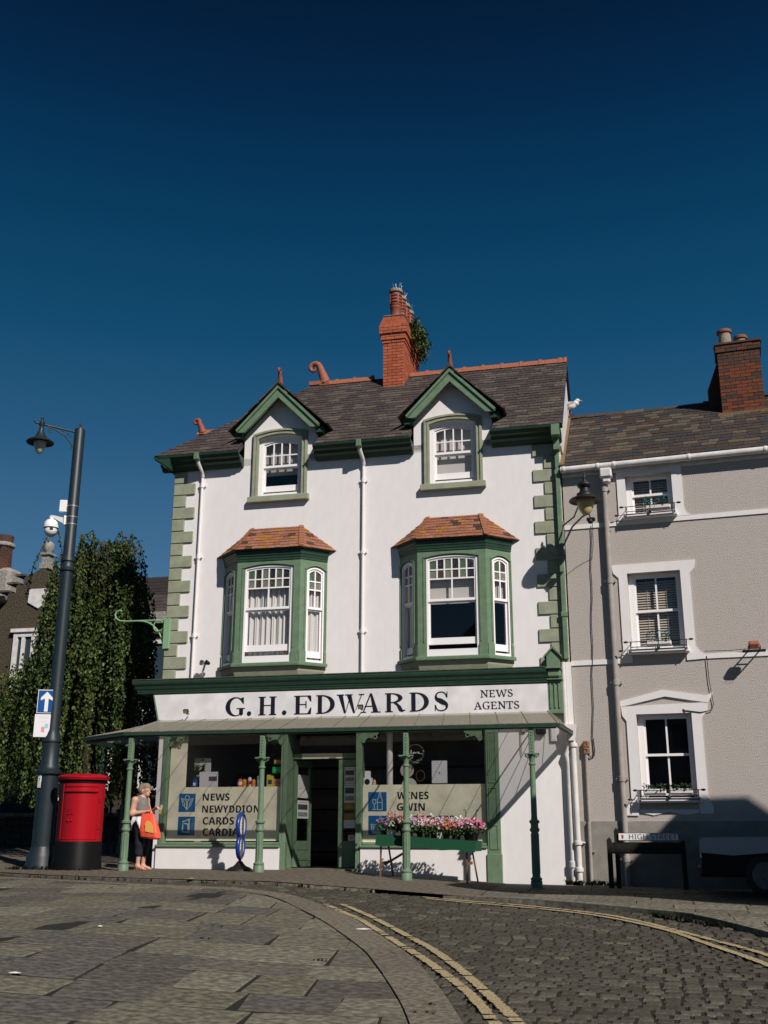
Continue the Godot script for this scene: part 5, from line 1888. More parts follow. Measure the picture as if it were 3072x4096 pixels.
	var lp := [[-0.15, 0.0], [-0.10, 0.0], [-0.075, 0.05], [-0.085, 0.075], [-0.098, 0.06], [-0.085, 0.015], [-0.065, 0.0], [-0.045, 0.02], [-0.03, 0.03], [-0.02, 0.012], [-0.035, 0.0], [-0.05, 0.012], [-0.03, 0.03], [-0.005, 0.025], [0.01, 0.0], [0.028, 0.035], [0.045, 0.012], [0.07, 0.02], [0.075, 0.035], [0.058, 0.03], [0.055, 0.008], [0.085, 0.0], [0.15, 0.0]]
	var lq := []
	for p in lp:
		lq.push_back(Vector3(p[0], p[1] + 0.0, 0))
	m.tube(lq, 0.0055, 5)
	put(m, "script_lettering", M.white, wr)
	m = MB.new()
	for i in 46:
		var a := PI + 0.35 + rng.randf() * (PI - 0.1)
		m.col = [Color(0.03, 0.09, 0.07), Color(0.05, 0.16, 0.15), Color(0.25, 0.33, 0.25)][rng.randi() % 3]
		leaf_at(m, Vector3(0.17 * cos(a), 0.01 + 0.17 * sin(a), rf(-0.01, 0.02)), rf(0.03, 0.05), Vector3(rf(-1, 1), rf(-1, 1), 1.5).normalized())
	put(m, "leaves", M.leaf, wr)
	var hoop := MB.new()
	ring = []
	for i in 25:
		ring.push_back(Vector3(1.695 + 0.085 * cos(TAU * i / 24), 1.71 + 0.10 * sin(TAU * i / 24), -0.16))
	hoop.tube(ring, 0.006, 6, false)
	single(hoop, "wooden_hoop", M.wood, "small wooden hoop hanging beside the white sheet", "hoop")
	var dp := MB.new()
	dp.lathe([Vector2(0, 0.0), Vector2(0.13, 0.012), Vector2(0.135, 0.02), Vector2(0.0, 0.016)], 24, Transform3D(Basis(Vector3.RIGHT, PI / 2), Vector3(1.42, 1.82, -0.24)))
	single(dp, "round_plaque", M.blind_wood, "round brown plaque half hidden by the canopy post", "plaque")
	dp = MB.new()
	dp.lathe([Vector2(0, 0.0), Vector2(0.15, 0.012), Vector2(0.155, 0.02), Vector2(0.0, 0.016)], 24, Transform3D(Basis(Vector3.RIGHT, PI / 2), Vector3(1.47, 1.52, -0.2)))
	single(dp, "round_sign", M.blind, "pale round sign low behind the canopy post", "sign")
	var bx := thing("white_carton", "white carton with a black round hole in the right window", "box", Vector3(0.655, 1.52, -0.16))
	m = MB.new()
	m.cx(-0.08, 0.08, 0, 0.16, -0.06, 0.06, 0.004)
	m.cx(-0.06, 0.04, 0.16, 0.29, -0.05, 0.05, 0.004)
	put(m, "carton", M.plastic_white, bx)
	m = MB.new()
	m.lathe([Vector2(0, 0), Vector2(0.055, 0), Vector2(0.055, 0.003), Vector2(0, 0.003)], 20, Transform3D(Basis(Vector3.RIGHT, PI / 2), Vector3(-0.005, 0.085, 0.0605)))
	put(m, "black_disc", M.black, bx)
	m = MB.new()
	m.lathe([Vector2(0.03, 0), Vector2(0.034, 0.05), Vector2(0.02, 0.12), Vector2(0.0, 0.13)], 12, Transform3D(Basis(), Vector3(0.78, 1.52, -0.16)))
	single(m, "peach_bottle", mt("peach", L(0.65, 0.38, 0.18), 0.5), "small peach coloured bottle beside the white carton", "bottle")


# ---- the grey house next door, turned five degrees
func rail_window(h: Node, x0: float, x1: float, y0: float, y1: float, kind: int) -> void:
	var w := sub("window", h)
	var zf := -0.13
	var a := x0 + 0.11
	var b := x1 - 0.07
	var ym := lerpf(y0, y1, 0.495)
	var fr := MB.new()
	fr.bx(x0, a, y0, y1, zf - 0.06, zf)
	fr.bx(b, x1, y0, y1, zf - 0.06, zf)
	fr.bx(a, b, y1 - 0.05, y1, zf - 0.06, zf - 0.001)
	put(fr, "window_frame", M.white, w)
	for k in 2:
		var s := MB.new()
		var z := zf - 0.015 - 0.035 * k
		var ya := ym if k == 0 else y0 + 0.03
		var yb := y1 - 0.05 if k == 0 else ym + 0.04
		s.bx(a, a + 0.035, ya, yb, z - 0.035, z)
		s.bx(b - 0.035, b, ya, yb, z - 0.035, z)
		s.bx(a + 0.035, b - 0.035, ya, ya + 0.045, z - 0.035, z - 0.001)
		s.bx(a + 0.035, b - 0.035, yb - 0.035, yb, z - 0.035, z - 0.001)
		var m := (a + b) / 2
		s.bx(m - 0.016, m + 0.016, ya + 0.045, yb - 0.035, z - 0.033, z - 0.003)
		put(s, "upper_sash" if k == 0 else "lower_sash", M.white, w)
		pane(a + 0.035, m - 0.016, ya + 0.045, yb - 0.035, z - 0.02, w)
		pane(m + 0.016, b - 0.035, ya + 0.045, yb - 0.035, z - 0.02, w)
	if kind == 1:
		var y := y0 + 0.06
		while y < y1 - 0.1:
			var sl := MB.new()
			sl.box(Vector3((a + b) / 2, y, zf - 0.12), Vector3(b - a - 0.03, 0.045, 0.004), Basis(Vector3.RIGHT, -0.62 + rf(-0.04, 0.04)))
			put(sl, "slat", M.blind_wood, w)
			y += 0.049
		for x in [lerpf(a, b, 0.28), lerpf(a, b, 0.72)]:
			var tp := MB.new()
			tp.bx(x - 0.003, x + 0.003, y0 + 0.05, y1 - 0.1, zf - 0.098, zf - 0.096)
			put(tp, "blind_tape", M.blind, w)
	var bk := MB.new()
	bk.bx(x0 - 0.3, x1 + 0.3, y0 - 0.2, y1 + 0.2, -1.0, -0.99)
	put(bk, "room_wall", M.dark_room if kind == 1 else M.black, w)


func window_rail(h: Node, x0: float, x1: float, y: float) -> void:   # iron balconette with spear ends
	var r := MB.new()
	for yy in [y, y - 0.10, y - 0.16]:
		r.tube([Vector3(x0 + 0.1, yy, 0.2), Vector3(x1 - 0.1, yy, 0.2)], 0.008, 6)
	for x in [x0 + 0.10, x1 - 0.10]:
		r.tube([Vector3(x, y - 0.19, 0.2), Vector3(x, y + 0.01, 0.2)], 0.009, 6)
		r.tube([Vector3(x, y, 0.2), Vector3(x, y, 0.0)], 0.008, 6)
		r.tube([Vector3(x, y - 0.16, 0.2), Vector3(x, y - 0.16, 0.0)], 0.008, 6)
	for s in [[x0 + 0.1, -1.0, 0.0], [x1 - 0.1, 1.0, 0.0], [x0 + 0.0, -1.0, -0.16]]:
		r.tube([Vector3(s[0], y + s[2], 0.2), Vector3(s[0] + s[1] * 0.05, y + s[2], 0.2)], 0.006, 6)
		r.ball(Vector3(s[0] + s[1] * 0.085, y + s[2], 0.2), Vector3(0.045, 0.022, 0.022), 8)
	var m := (x0 + x1) / 2
	r.lathe([Vector2(0, -0.16), Vector2(0.03, -0.13), Vector2(0.008, -0.06), Vector2(0.012, 0.0)], 8, Transform3D(Basis(), Vector3(m, y, 0.2)))
	put(r, "window_railing", M.black_iron, h)


func grey_house() -> void:
	var h := thing("grey_house", "grey pebbledashed house with white window surrounds beside the shop", "house", Vector3(4.69, 0, 0.0), -5.0)
	var X1 := 6.6
	var wins := [[1.23, 2.12, 6.60, 7.42], [1.15, 2.14, 3.96, 5.44], [1.15, 2.14, 1.27, 2.76]]
	var holes := []
	for w in wins:
		holes.push_back(Rect2(w[0], w[2], w[1] - w[0], w[3] - w[2]))
	var mb := MB.new()
	wall(mb, 0.0, X1, -0.9, 7.66, holes, 0.0, 0.25)
	put(mb, "front_wall", M.dash, h)
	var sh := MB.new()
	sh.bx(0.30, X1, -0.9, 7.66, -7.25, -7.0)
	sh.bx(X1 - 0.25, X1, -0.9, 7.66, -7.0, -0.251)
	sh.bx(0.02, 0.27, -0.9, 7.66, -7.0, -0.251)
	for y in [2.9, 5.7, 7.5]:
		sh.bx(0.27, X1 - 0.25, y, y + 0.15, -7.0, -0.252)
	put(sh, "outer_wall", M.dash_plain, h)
	var pl := MB.new()
	pl.bx(0.001, X1, -0.9, 0.86, -0.01, 0.035)
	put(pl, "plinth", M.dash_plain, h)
	var bands := MB.new()
	bands.bx(0.0, X1, 6.41, 6.50, -0.01, 0.022)
	bands.bx(0.0, 1.0, 3.715, 3.805, -0.01, 0.022)
	bands.bx(2.3, X1, 3.735, 3.83, -0.01, 0.022)
	put(bands, "string_course", M.white_wall, h)
	# top window surround
	var s := MB.new()
	s.extr(PackedVector2Array([Vector2(1.02, 6.50), Vector2(1.23, 6.50), Vector2(1.23, 7.60), Vector2(1.07, 7.60), Vector2(1.07, 6.62)]), -0.005, 0.026)
	s.extr(PackedVector2Array([Vector2(2.12, 6.50), Vector2(2.42, 6.50), Vector2(2.33, 6.58), Vector2(2.31, 6.70), Vector2(2.31, 7.60), Vector2(2.12, 7.60)]), -0.005, 0.026)
	s.bx(1.23, 2.12, 7.42, 7.60, -0.005, 0.0255)
	put(s, "window_surround", M.white_wall, h)
	# middle window surround with ears
	s = MB.new()
	s.extr(PackedVector2Array([Vector2(0.96, 3.72), Vector2(1.15, 3.72), Vector2(1.15, 5.44), Vector2(2.14, 5.44), Vector2(2.14, 3.72), Vector2(2.45, 3.735), Vector2(2.45, 3.83), Vector2(2.38, 3.87), Vector2(2.31, 3.98), Vector2(2.31, 5.36), Vector2(2.40, 5.46), Vector2(2.43, 5.62), Vector2(0.87, 5.62), Vector2(0.89, 5.46), Vector2(0.99, 5.36), Vector2(0.99, 3.95), Vector2(0.93, 3.80)]), -0.005, 0.026)
	put(s, "window_surround", M.white_wall, h)
	# ground floor: jambs, frieze and a flat pediment with a kicked end
	s = MB.new()
	s.extr(PackedVector2Array([Vector2(1.15, 1.18), Vector2(1.15, 2.76), Vector2(2.14, 2.76), Vector2(2.14, 1.18), Vector2(2.16, 0.98), Vector2(2.38, 0.985), Vector2(2.40, 1.09), Vector2(2.31, 1.28), Vector2(2.31, 2.66), Vector2(2.42, 2.78), Vector2(2.44, 2.94), Vector2(0.88, 2.91), Vector2(0.90, 2.74), Vector2(0.97, 2.64), Vector2(0.97, 1.26), Vector2(0.87, 1.08), Vector2(0.86, 0.96), Vector2(1.08, 0.955), Vector2(1.12, 1.18)]), -0.005, 0.028)
	s.extr(PackedVector2Array([Vector2(0.88, 2.905), Vector2(1.69, 3.07), Vector2(2.44, 2.93), Vector2(2.50, 3.02), Vector2(2.54, 3.12), Vector2(2.42, 3.06), Vector2(1.65, 3.19), Vector2(0.87, 3.01)]), -0.005, 0.035)
	s.extr(PackedVector2Array([Vector2(1.10, 1.06), Vector2(2.14, 1.06), Vector2(2.14, 1.00), Vector2(1.9, 0.965), Vector2(1.62, 1.02), Vector2(1.35, 0.96), Vector2(1.10, 1.01)]), -0.005, 0.02)
	put(s, "window_surround", M.white_wall, h)
	for i in 3:
		rail_window(h, wins[i][0], wins[i][1], wins[i][2], wins[i][3], 0 if i == 2 else 1)
		var sl := MB.new()
		sl.cx(wins[i][0] - 0.07, wins[i][1] + 0.06, wins[i][2] - 0.10, wins[i][2] - 0.005, -0.2, 0.17, 0.012)
		put(sl, "window_sill", M.white_wall, h)
		window_rail(h, wins[i][0] - 0.1, wins[i][1] + 0.12, wins[i][2] + 0.12)
	# gutter and pipes
	var g := MB.new()
	g.lathe([Vector2(0.065, 0), Vector2(0.065, X1)], 14, Transform3D(Basis(Vector3.BACK, -PI / 2), Vector3(0.0, 7.62, 0.16)))
	for x in [0.03, 0.70, 1.02, 2.45, 3.85]:
		g.lathe([Vector2(0.07, 0), Vector2(0.074, 0.005), Vector2(0.074, 0.06), Vector2(0.07, 0.065)], 14, Transform3D(Basis(Vector3.BACK, -PI / 2), Vector3(x, 7.62, 0.16)))
	g.bx(0.0, X1, 7.50, 7.66, 0.0, 0.06)
	put(g, "gutter", M.white_old, h)
	g = MB.new()
	g.cx(0.76, 1.0, 7.36, 7.56, 0.02, 0.24, 0.03)
	g.cx(0.80, 0.96, 7.26, 7.37, 0.03, 0.20, 0.03)
	put(g, "rain_hopper", M.white_old, h)
	downpipe(h, 0.83, 0.5, 7.3, 0.052, M.dash_smooth, 0.085, [7.15, 5.3, 3.35, 1.6])
	downpipe(h, 0.83, -0.3, 0.5, 0.052, M.dash_smooth, 0.10, [0.2])
	# slated roof between the two gables
	var zr := -3.4
	var vv := Vector3(0, 10.12 - 7.70, zr - 0.14)
	var Ls := vv.length()
	vv /= Ls
	var T := Transform3D(Basis(Vector3.RIGHT, vv, Vector3.RIGHT.cross(vv)), Vector3(0, 7.70, 0.14))
	var reg := PackedVector2Array([Vector2(0.03, 0), Vector2(X1, 0), Vector2(X1, Ls), Vector2(-0.27, Ls)])
	var R := sub("roof", h)
	var ms := []
	var cs := []
	for i in 5:
		ms.push_back(M["old_slate%d" % i])
		cs.push_back([L(0.10, 0.076, 0.064), L(0.075, 0.062, 0.057), L(0.165, 0.13, 0.098), L(0.060, 0.062, 0.066), L(0.085, 0.06, 0.05)][i])
	slates(R, T, PackedVector2Array([Vector2(0.03, 0), Vector2(5.2, 0), Vector2(5.2, Ls), Vector2(-0.27, Ls)]), 0.24, 0.235, 0.016, ms, "slate", 300, [r4(3.22, 4.08, 3.09, 5)], 0.28, cs)
	var un := MB.new()
	un.extr(reg, -0.10, -0.03, T)
	un.quad(Vector3(X1, 10.1, zr), Vector3(-0.27, 10.1, zr), Vector3(-0.3, 7.6, -7.2), Vector3(X1, 7.6, -7.2))
	put(un, "roof_boarding", M.old_slate3, R)
	var x := -0.28
	while x < X1:
		var rd := MB.new()
		var w := minf(0.44, X1 - x)
		rd.extr(PackedVector2Array([Vector2(-0.15, -0.07), Vector2(-0.03, 0.05), Vector2(0.03, 0.05), Vector2(0.15, -0.07), Vector2(0, 0.01)]), 0.0, w - 0.005, Transform3D(Basis(Vector3.FORWARD, Vector3.UP, Vector3.RIGHT), Vector3(x, 10.13 + rf(-0.012, 0.012) - 0.05 * sin(x * 0.9), zr)))
		put(rd, "ridge_tile", M["old_slate%d" % (rng.randi() % 5)], R)
		x += w
	var fil := MB.new()   # cement fillet against the shop's gable
	fil.extr(PackedVector2Array([Vector2(-0.02, 0), Vector2(0.07, 0), Vector2(-0.22, Ls), Vector2(-0.30, Ls)]), 0.0, 0.045, T)
	put(fil, "mortar_fillet", M.flaunching, R)
	# chimney
	var c := sub("chimney", h)
	var co := MB.new()
	co.bx(3.21, 4.09, 9.0, 11.0, -3.3, -2.41)
	put(co, "mortar", M.old_mortar, c)
	var y := 9.36
	var row := 0
	while y < 11.05:
		var gg := 0.03 if y > 10.86 else 0.0
		for face in 2:
			var p: float = (3.20 - gg) if face == 0 else -3.3
			var e: float = (4.10 + gg) if face == 0 else -2.40
			var first := true
			while p < e - 0.01:
				var ln := 0.112 if first and (row + face) % 2 == 0 else 0.225
				first = false
				if e - p - ln < 0.06:
					ln = e - p
				var q := MB.new()
				var pr := rf(-0.004, 0.005)
				if face == 0:
					q.bx(p + 0.005, p + ln - 0.005, y + 0.005, y + 0.075, -2.5, -2.40 + gg + pr)
				else:
					q.bx(3.20 - gg - pr, 3.3, y + 0.005, y + 0.075, p + 0.005, minf(p + ln - 0.005, -2.505))
				put(q, "brick", M["old_brick%d" % ([1, 1, 0, 3, 2, 1][rng.randi() % 6] if y < 10.5 else [3, 0, 3, 2, 3, 0][rng.randi() % 6])], c)
				p += ln
		y += 0.0795
		row += 1
	var ca := MB.new()
	ca.cx(3.15, 4.15, 11.03, 11.07, -3.35, -2.34, 0.015)
	put(ca, "capping", M.old_brick3, c)
	var fl := MB.new()
	fl.extr(PackedVector2Array([Vector2(3.05, 9.17), Vector2(4.2, 9.17), Vector2(4.11, 9.40), Vector2(3.19, 9.40)]), -2.6, -2.36)
	fl.bar(Vector3(3.1, 9.30, -2.25), Vector3(4.18, 9.30, -2.25), 0.14, 0.12)
	put(fl, "cement_skirt", M.flaunching, c)
	var sd := MB.new()
	sd.extr(PackedVector2Array([Vector2(2.93, 9.2), Vector2(3.25, 9.2), Vector2(3.25, 10.86), Vector2(3.17, 10.86), Vector2(2.93, 10.25)]), -3.7, -3.0)
	put(sd, "side_stack", M.old_brick2, c)
	for q in [[3.40, 0.165, 0.42, -2.62], [3.73, 0.15, 0.23, -2.62], [3.27, 0.13, 0.24, -3.0]]:
		var p := MB.new()
		p.lathe([Vector2(q[1] * 0.86, 0), Vector2(q[1] * 0.80, q[2] - 0.07), Vector2(q[1] * 0.98, q[2] - 0.06), Vector2(q[1], q[2] - 0.02), Vector2(q[1] * 0.95, q[2]), Vector2(q[1] * 0.7, q[2]), Vector2(q[1] * 0.66, q[2] - 0.1), Vector2(0, q[2] - 0.1)], 20, Transform3D(Basis(), Vector3(q[0], 11.06, q[3])))
		put(p, "chimney_pot", M.pot_buff, c)
		var rm := MB.new()
		rm.lathe([Vector2(q[1] * 0.82, q[2] - 0.075), Vector2(q[1] * 1.0, q[2] - 0.065), Vector2(q[1] * 1.02, q[2] - 0.02), Vector2(q[1] * 0.97, q[2] + 0.004), Vector2(q[1] * 0.68, q[2] + 0.004)], 20, Transform3D(Basis(), Vector3(q[0], 11.06, q[3])))
		put(rm, "chimney_pot_rim", M.tile2, c)
	# cables on the wall
	var wl := []
	for i in 15:
		var t := i / 14.0
		wl.push_back(Vector3(0.52 - 0.18 * t + 0.012 * sin(i * 1.7), 6.45 - 4.1 * t, 0.025))
	var cb := MB.new()
	cb.tube(wl, 0.008, 6)
	cb.tube([Vector3(0.34, 2.35, 0.025), Vector3(0.355, 2.12, 0.03), Vector3(0.34, 2.02, 0.03), Vector3(0.28, 2.0, 0.03), Vector3(0.23, 2.07, 0.04)], 0.011, 6)
	cb.tube([Vector3(2.49, 3.78, 0.03), Vector3(2.5, 3.3, 0.03), Vector3(2.54, 2.9, 0.03), Vector3(2.5, 2.79, 0.03), Vector3(2.3, 2.76, 0.04), Vector3(2.05, 2.80, 0.04), Vector3(2.0, 2.83, 0.04), Vector3(2.06, 2.68, 0.04)], 0.007, 6)
	cb.tube([Vector3(2.45, 3.87, 0.03), Vector3(2.9, 3.86, 0.03), Vector3(3.2, 3.87, 0.06)], 0.006, 6)
	put(cb, "cable", M.black_iron, h)
	cb = MB.new()
	cb.tube([Vector3(0.20, 2.05, 0.05), Vector3(0.195, 1.9, 0.045), Vector3(0.195, 0.86, 0.045), Vector3(0.19, 0.84, 0.08), Vector3(0.185, -0.25, 0.08)], 0.032, 8)
	cb.bx(0.15, 0.27, 0.32, 0.345, 0.03, 0.09)
	put(cb, "conduit", M.dash_smooth, h)


func house_fixings() -> void:
	var B := Basis(Vector3.UP, deg_to_rad(-5))
	var O := Vector3(4.69, 0, 0)
	var says := ["grey window box of blue flowers in the top window railing", "white window box of blue flowers in the middle window railing", "white planter of green herbs at the left of the lowest window", "white planter of green herbs at the right of the lowest window"]
	var at := [[1.83, 6.64, 0.26], [1.66, 4.0, 0.25], [1.40, 1.31, 0.22], [1.86, 1.31, 0.22]]
	for i in 4:
		var a = at[i]
		var o := thing("window_box", says[i], "window box", O + B * Vector3(a[0], a[1], 0.09), -5, "window boxes on the grey house")
		var p := MB.new()
		p.cbox(Vector3(0, 0.05, 0), Vector3(a[2] * 1.8, 0.11, 0.12), 0.015)
		put(p, "trough", M.white_old, o)
		var lf := MB.new()
		for k in 150:
			var v := rf(0.6, 1.4)
			lf.col = Color(0.02 * v, 0.05 * v, 0.025 * v)
			if i < 2 and k % 5 < 2:
				lf.col = Color(0.03 * v, 0.20 * v, 0.27 * v)
			var hh := rf(0.08, 0.28 if i < 2 else 0.19)
			leaf_at(lf, Vector3(rf(-0.9, 0.9) * a[2], hh, rf(-0.06, 0.08)), rf(0.025, 0.05), Vector3(rf(-1, 1), rf(-0.3, 1), rf(-0.2, 1)).normalized())
		stuff(put(lf, "foliage", M.leaf, o))
	# wall lantern on its bracket
	var w := thing("wall_lantern", "old street lantern with amber bowl on a bracket between shop and grey house", "lantern", Vector3(5.16, 6.70, 0.95))
	var m := MB.new()
	var LS := Transform3D(Basis.from_scale(Vector3(1.26, 1.06, 1.26)), Vector3.ZERO)
	m.lathe([Vector2(0.245, -0.01), Vector2(0.25, 0.0), Vector2(0.23, 0.03), Vector2(0.14, 0.075), Vector2(0.125, 0.10), Vector2(0.13, 0.13), Vector2(0.085, 0.16), Vector2(0.075, 0.24), Vector2(0.10, 0.255), Vector2(0.115, 0.29), Vector2(0.10, 0.325), Vector2(0.05, 0.345), Vector2(0.035, 0.37), Vector2(0.025, 0.40), Vector2(0.035, 0.43), Vector2(0.012, 0.47), Vector2(0.018, 0.50), Vector2(0.0, 0.57)], 20, LS)
	m.lathe([Vector2(0.245, -0.01), Vector2(0.14, 0.03), Vector2(0.0, 0.04)], 20, LS)
	put(m, "shade", M.black_iron, w)
	m = MB.new()
	m.lathe([Vector2(0.0, -0.27), Vector2(0.05, -0.255), Vector2(0.09, -0.19), Vector2(0.125, -0.09), Vector2(0.135, 0.0), Vector2(0.12, 0.035)], 18, LS)
	put(m, "glass_bowl", M.amber_glass, w)
	m = MB.new()
	m.tube([Vector3(-0.51, -0.62, -0.90), Vector3(-0.30, -0.34, -0.55), Vector3(-0.08, -0.28, -0.1), Vector3(0, -0.27, 0.0)], 0.018, 8)
	m.tube([Vector3(-0.50, -0.20, -0.92), Vector3(-0.25, -0.17, -0.45), Vector3(-0.14, -0.08, -0.05)], 0.016, 8)
	m.tube([Vector3(-0.50, -0.9, -0.92), Vector3(-0.50, -0.1, -0.92)], 0.022, 8)
	m.tube([Vector3(-0.14, -0.09, -0.05), Vector3(-0.13, 0.05, -0.05)], 0.012, 6)
	put(m, "bracket", M.lead, w)
	var lc := thing("lantern_camera", "small black dome below the wall lantern", "camera", Vector3(5.24, 6.34, 0.9))
	m = MB.new()
	m.cbox(Vector3(0, 0, 0), Vector3(0.16, 0.06, 0.14), 0.02)
	m.ball(Vector3(-0.01, -0.04, 0.02), Vector3(0.055, 0.05, 0.055), 12)
	put(m, "dome", M.black_iron, lc)
	m = MB.new()
	m.tube([Vector3(0.0, 0.03, 0), Vector3(-0.04, 0.12, 0.02)], 0.012, 6)
	m.tube([Vector3(0.02, -0.03, -0.05), Vector3(0.0, -0.3, -0.55), Vector3(-0.05, -0.55, -0.86)], 0.006, 5)
	put(m, "lead", M.black_iron, lc)
	var f := thing("floodlight", "brown floodlight on twin arms high on the grey wall", "floodlight", O + B * Vector3(3.33, 3.86, 0.0), -5)
	m = MB.new()
	m.cbox(Vector3(0.0, 0.03, 0.36), Vector3(0.19, 0.12, 0.14), 0.025, Basis(Vector3.RIGHT, 0.5))
	put(m, "lamp_body", M.terracotta_orange, f)
	m = MB.new()
	m.cx(-0.2, 0.2, -0.05, 0.0, 0.0, 0.03)
	m.tube([Vector3(-0.1, -0.02, 0.02), Vector3(-0.1, 0.0, 0.36)], 0.014, 6)
	m.tube([Vector3(0.1, -0.02, 0.02), Vector3(0.1, 0.0, 0.36)], 0.014, 6)
	m.tube([Vector3(-0.1, -0.01, 0.2), Vector3(0.1, -0.01, 0.2)], 0.010, 6)
	put(m, "arms", M.black_iron, f)
	m = MB.new()
	m.box(Vector3(0, -0.025, 0.40), Vector3(0.16, 0.006, 0.10), Basis(Vector3.RIGHT, 0.5))
	put(m, "lens", M.glass, f)
	var j := thing("junction_box", "rusty orange double junction box on the grey wall", "junction box", O + B * Vector3(0.21, 2.18, 0.0), -5)
	for k in 2:
		m = MB.new()
		m.cx(-0.055, 0.055, -0.125 + 0.125 * k, -0.005 + 0.125 * k, 0.0, 0.09, 0.012)
		m.tube([Vector3(-0.03, -0.03 + 0.12 * k, 0.092), Vector3(0.02, -0.03 + 0.12 * k, 0.095), Vector3(0.02, -0.07 + 0.12 * k, 0.092)], 0.01, 6)
		put(m, "box", mt("rust_box", L(0.42, 0.22, 0.11), 0.7, {"tex": tex.patch, "tri": 3.0}), j)
	# the white rainwater pipes in the corner
	var d := thing("corner_downpipes", "pair of white rainwater pipes between shop and grey house", "downpipe", Vector3(4.6, 0, 0.05))
	m = MB.new()
	m.tube([Vector3(-0.06, 3.78, 0.03), Vector3(-0.06, 2.30, 0.03)], 0.042, 12)
	m.tube([Vector3(-0.06, 2.34, 0.03), Vector3(-0.02, 2.20, 0.05), Vector3(-0.08, 2.06, 0.05), Vector3(-0.05, 1.92, 0.03), Vector3(-0.05, 0.05, 0.03), Vector3(-0.05, -0.3, 0.03)], 0.047, 12)
	m.lathe([Vector2(0.05, 0.05), Vector2(0.068, 0.06), Vector2(0.068, 0.16), Vector2(0.05, 0.17)], 12, Transform3D(Basis(), Vector3(-0.05, 0, 0.03)))
	put(m, "thin_pipe", M.white_old, d)
	m = MB.new()
	m.extr(PackedVector2Array([Vector2(-0.08, 2.60), Vector2(0.14, 2.60), Vector2(0.11, 2.36), Vector2(0.09, 2.30), Vector2(-0.01, 2.30), Vector2(-0.04, 2.36)]), 0.0, 0.17)
	m.tube([Vector3(0.055, 2.32, 0.085), Vector3(0.065, 0.05, 0.085), Vector3(0.065, -0.16, 0.085)], 0.052, 12)
	for y in [2.22, 0.48, 0.02]:
		m.lathe([Vector2(0.055, y - 0.04), Vector2(0.075, y - 0.03), Vector2(0.075, y + 0.03), Vector2(0.055, y + 0.04)], 12, Transform3D(Basis(), Vector3(0.063, 0, 0.085)))
	m.cx(0.12, 0.19, 0.47, 0.5, -0.03, 0.10)
	put(m, "wide_pipe", M.white_old, d)
	m = MB.new()
	m.bx(-0.015, 0.085, 2.6, 3.78, -0.04, 0.02)
	put(m, "corner_strip", M.white_wall, d)
	# gull
	var g := thing("gull", "grey and white gull standing on the end of the slate roof", "bird", Vector3(4.80, 10.20, -3.35), 180)
	m = MB.new()
	m.ball(Vector3(0.06, 0.22, 0), Vector3(0.20, 0.085, 0.085), 14, Basis(Vector3.BACK, -0.12))
	m.ball(Vector3(-0.10, 0.27, 0), Vector3(0.075, 0.085, 0.06), 12)
	m.ball(Vector3(-0.14, 0.34, 0), Vector3(0.06, 0.05, 0.048), 12)
	put(m, "body", M.white_old, g)
	m = MB.new()
	for sd in [-1.0, 1.0]:
		m.ball(Vector3(0.12, 0.245, 0.065 * sd), Vector3(0.20, 0.06, 0.03), 12, Basis(Vector3.BACK, -0.15))
	m.tri(Vector3(0.2, 0.22, -0.05), Vector3(0.2, 0.22, 0.05), Vector3(0.40, 0.21, 0.0))
	put(m, "wings", mt("gull_grey", L(0.33, 0.33, 0.34), 0.8), g)
	m = MB.new()
	m.lathe([Vector2(0.018, 0), Vector2(0.014, 0.05), Vector2(0.0, 0.075)], 8, Transform3D(Basis(Vector3.BACK, PI / 2 + 0.2), Vector3(-0.19, 0.335, 0)))
	put(m, "bill", M.yellow, g)
	m = MB.new()
	for sd in [-1.0, 1.0]:
		m.tube([Vector3(0.03, -0.02, 0.03 * sd), Vector3(0.02, 0.08, 0.03 * sd), Vector3(0.04, 0.17, 0.03 * sd)], 0.007, 6)
		m.tri(Vector3(-0.05, -0.015, 0.06 * sd), Vector3(0.03, -0.01, 0.03 * sd), Vector3(-0.05, -0.015, 0.01 * sd))
	put(m, "legs", M.terracotta_orange, g)


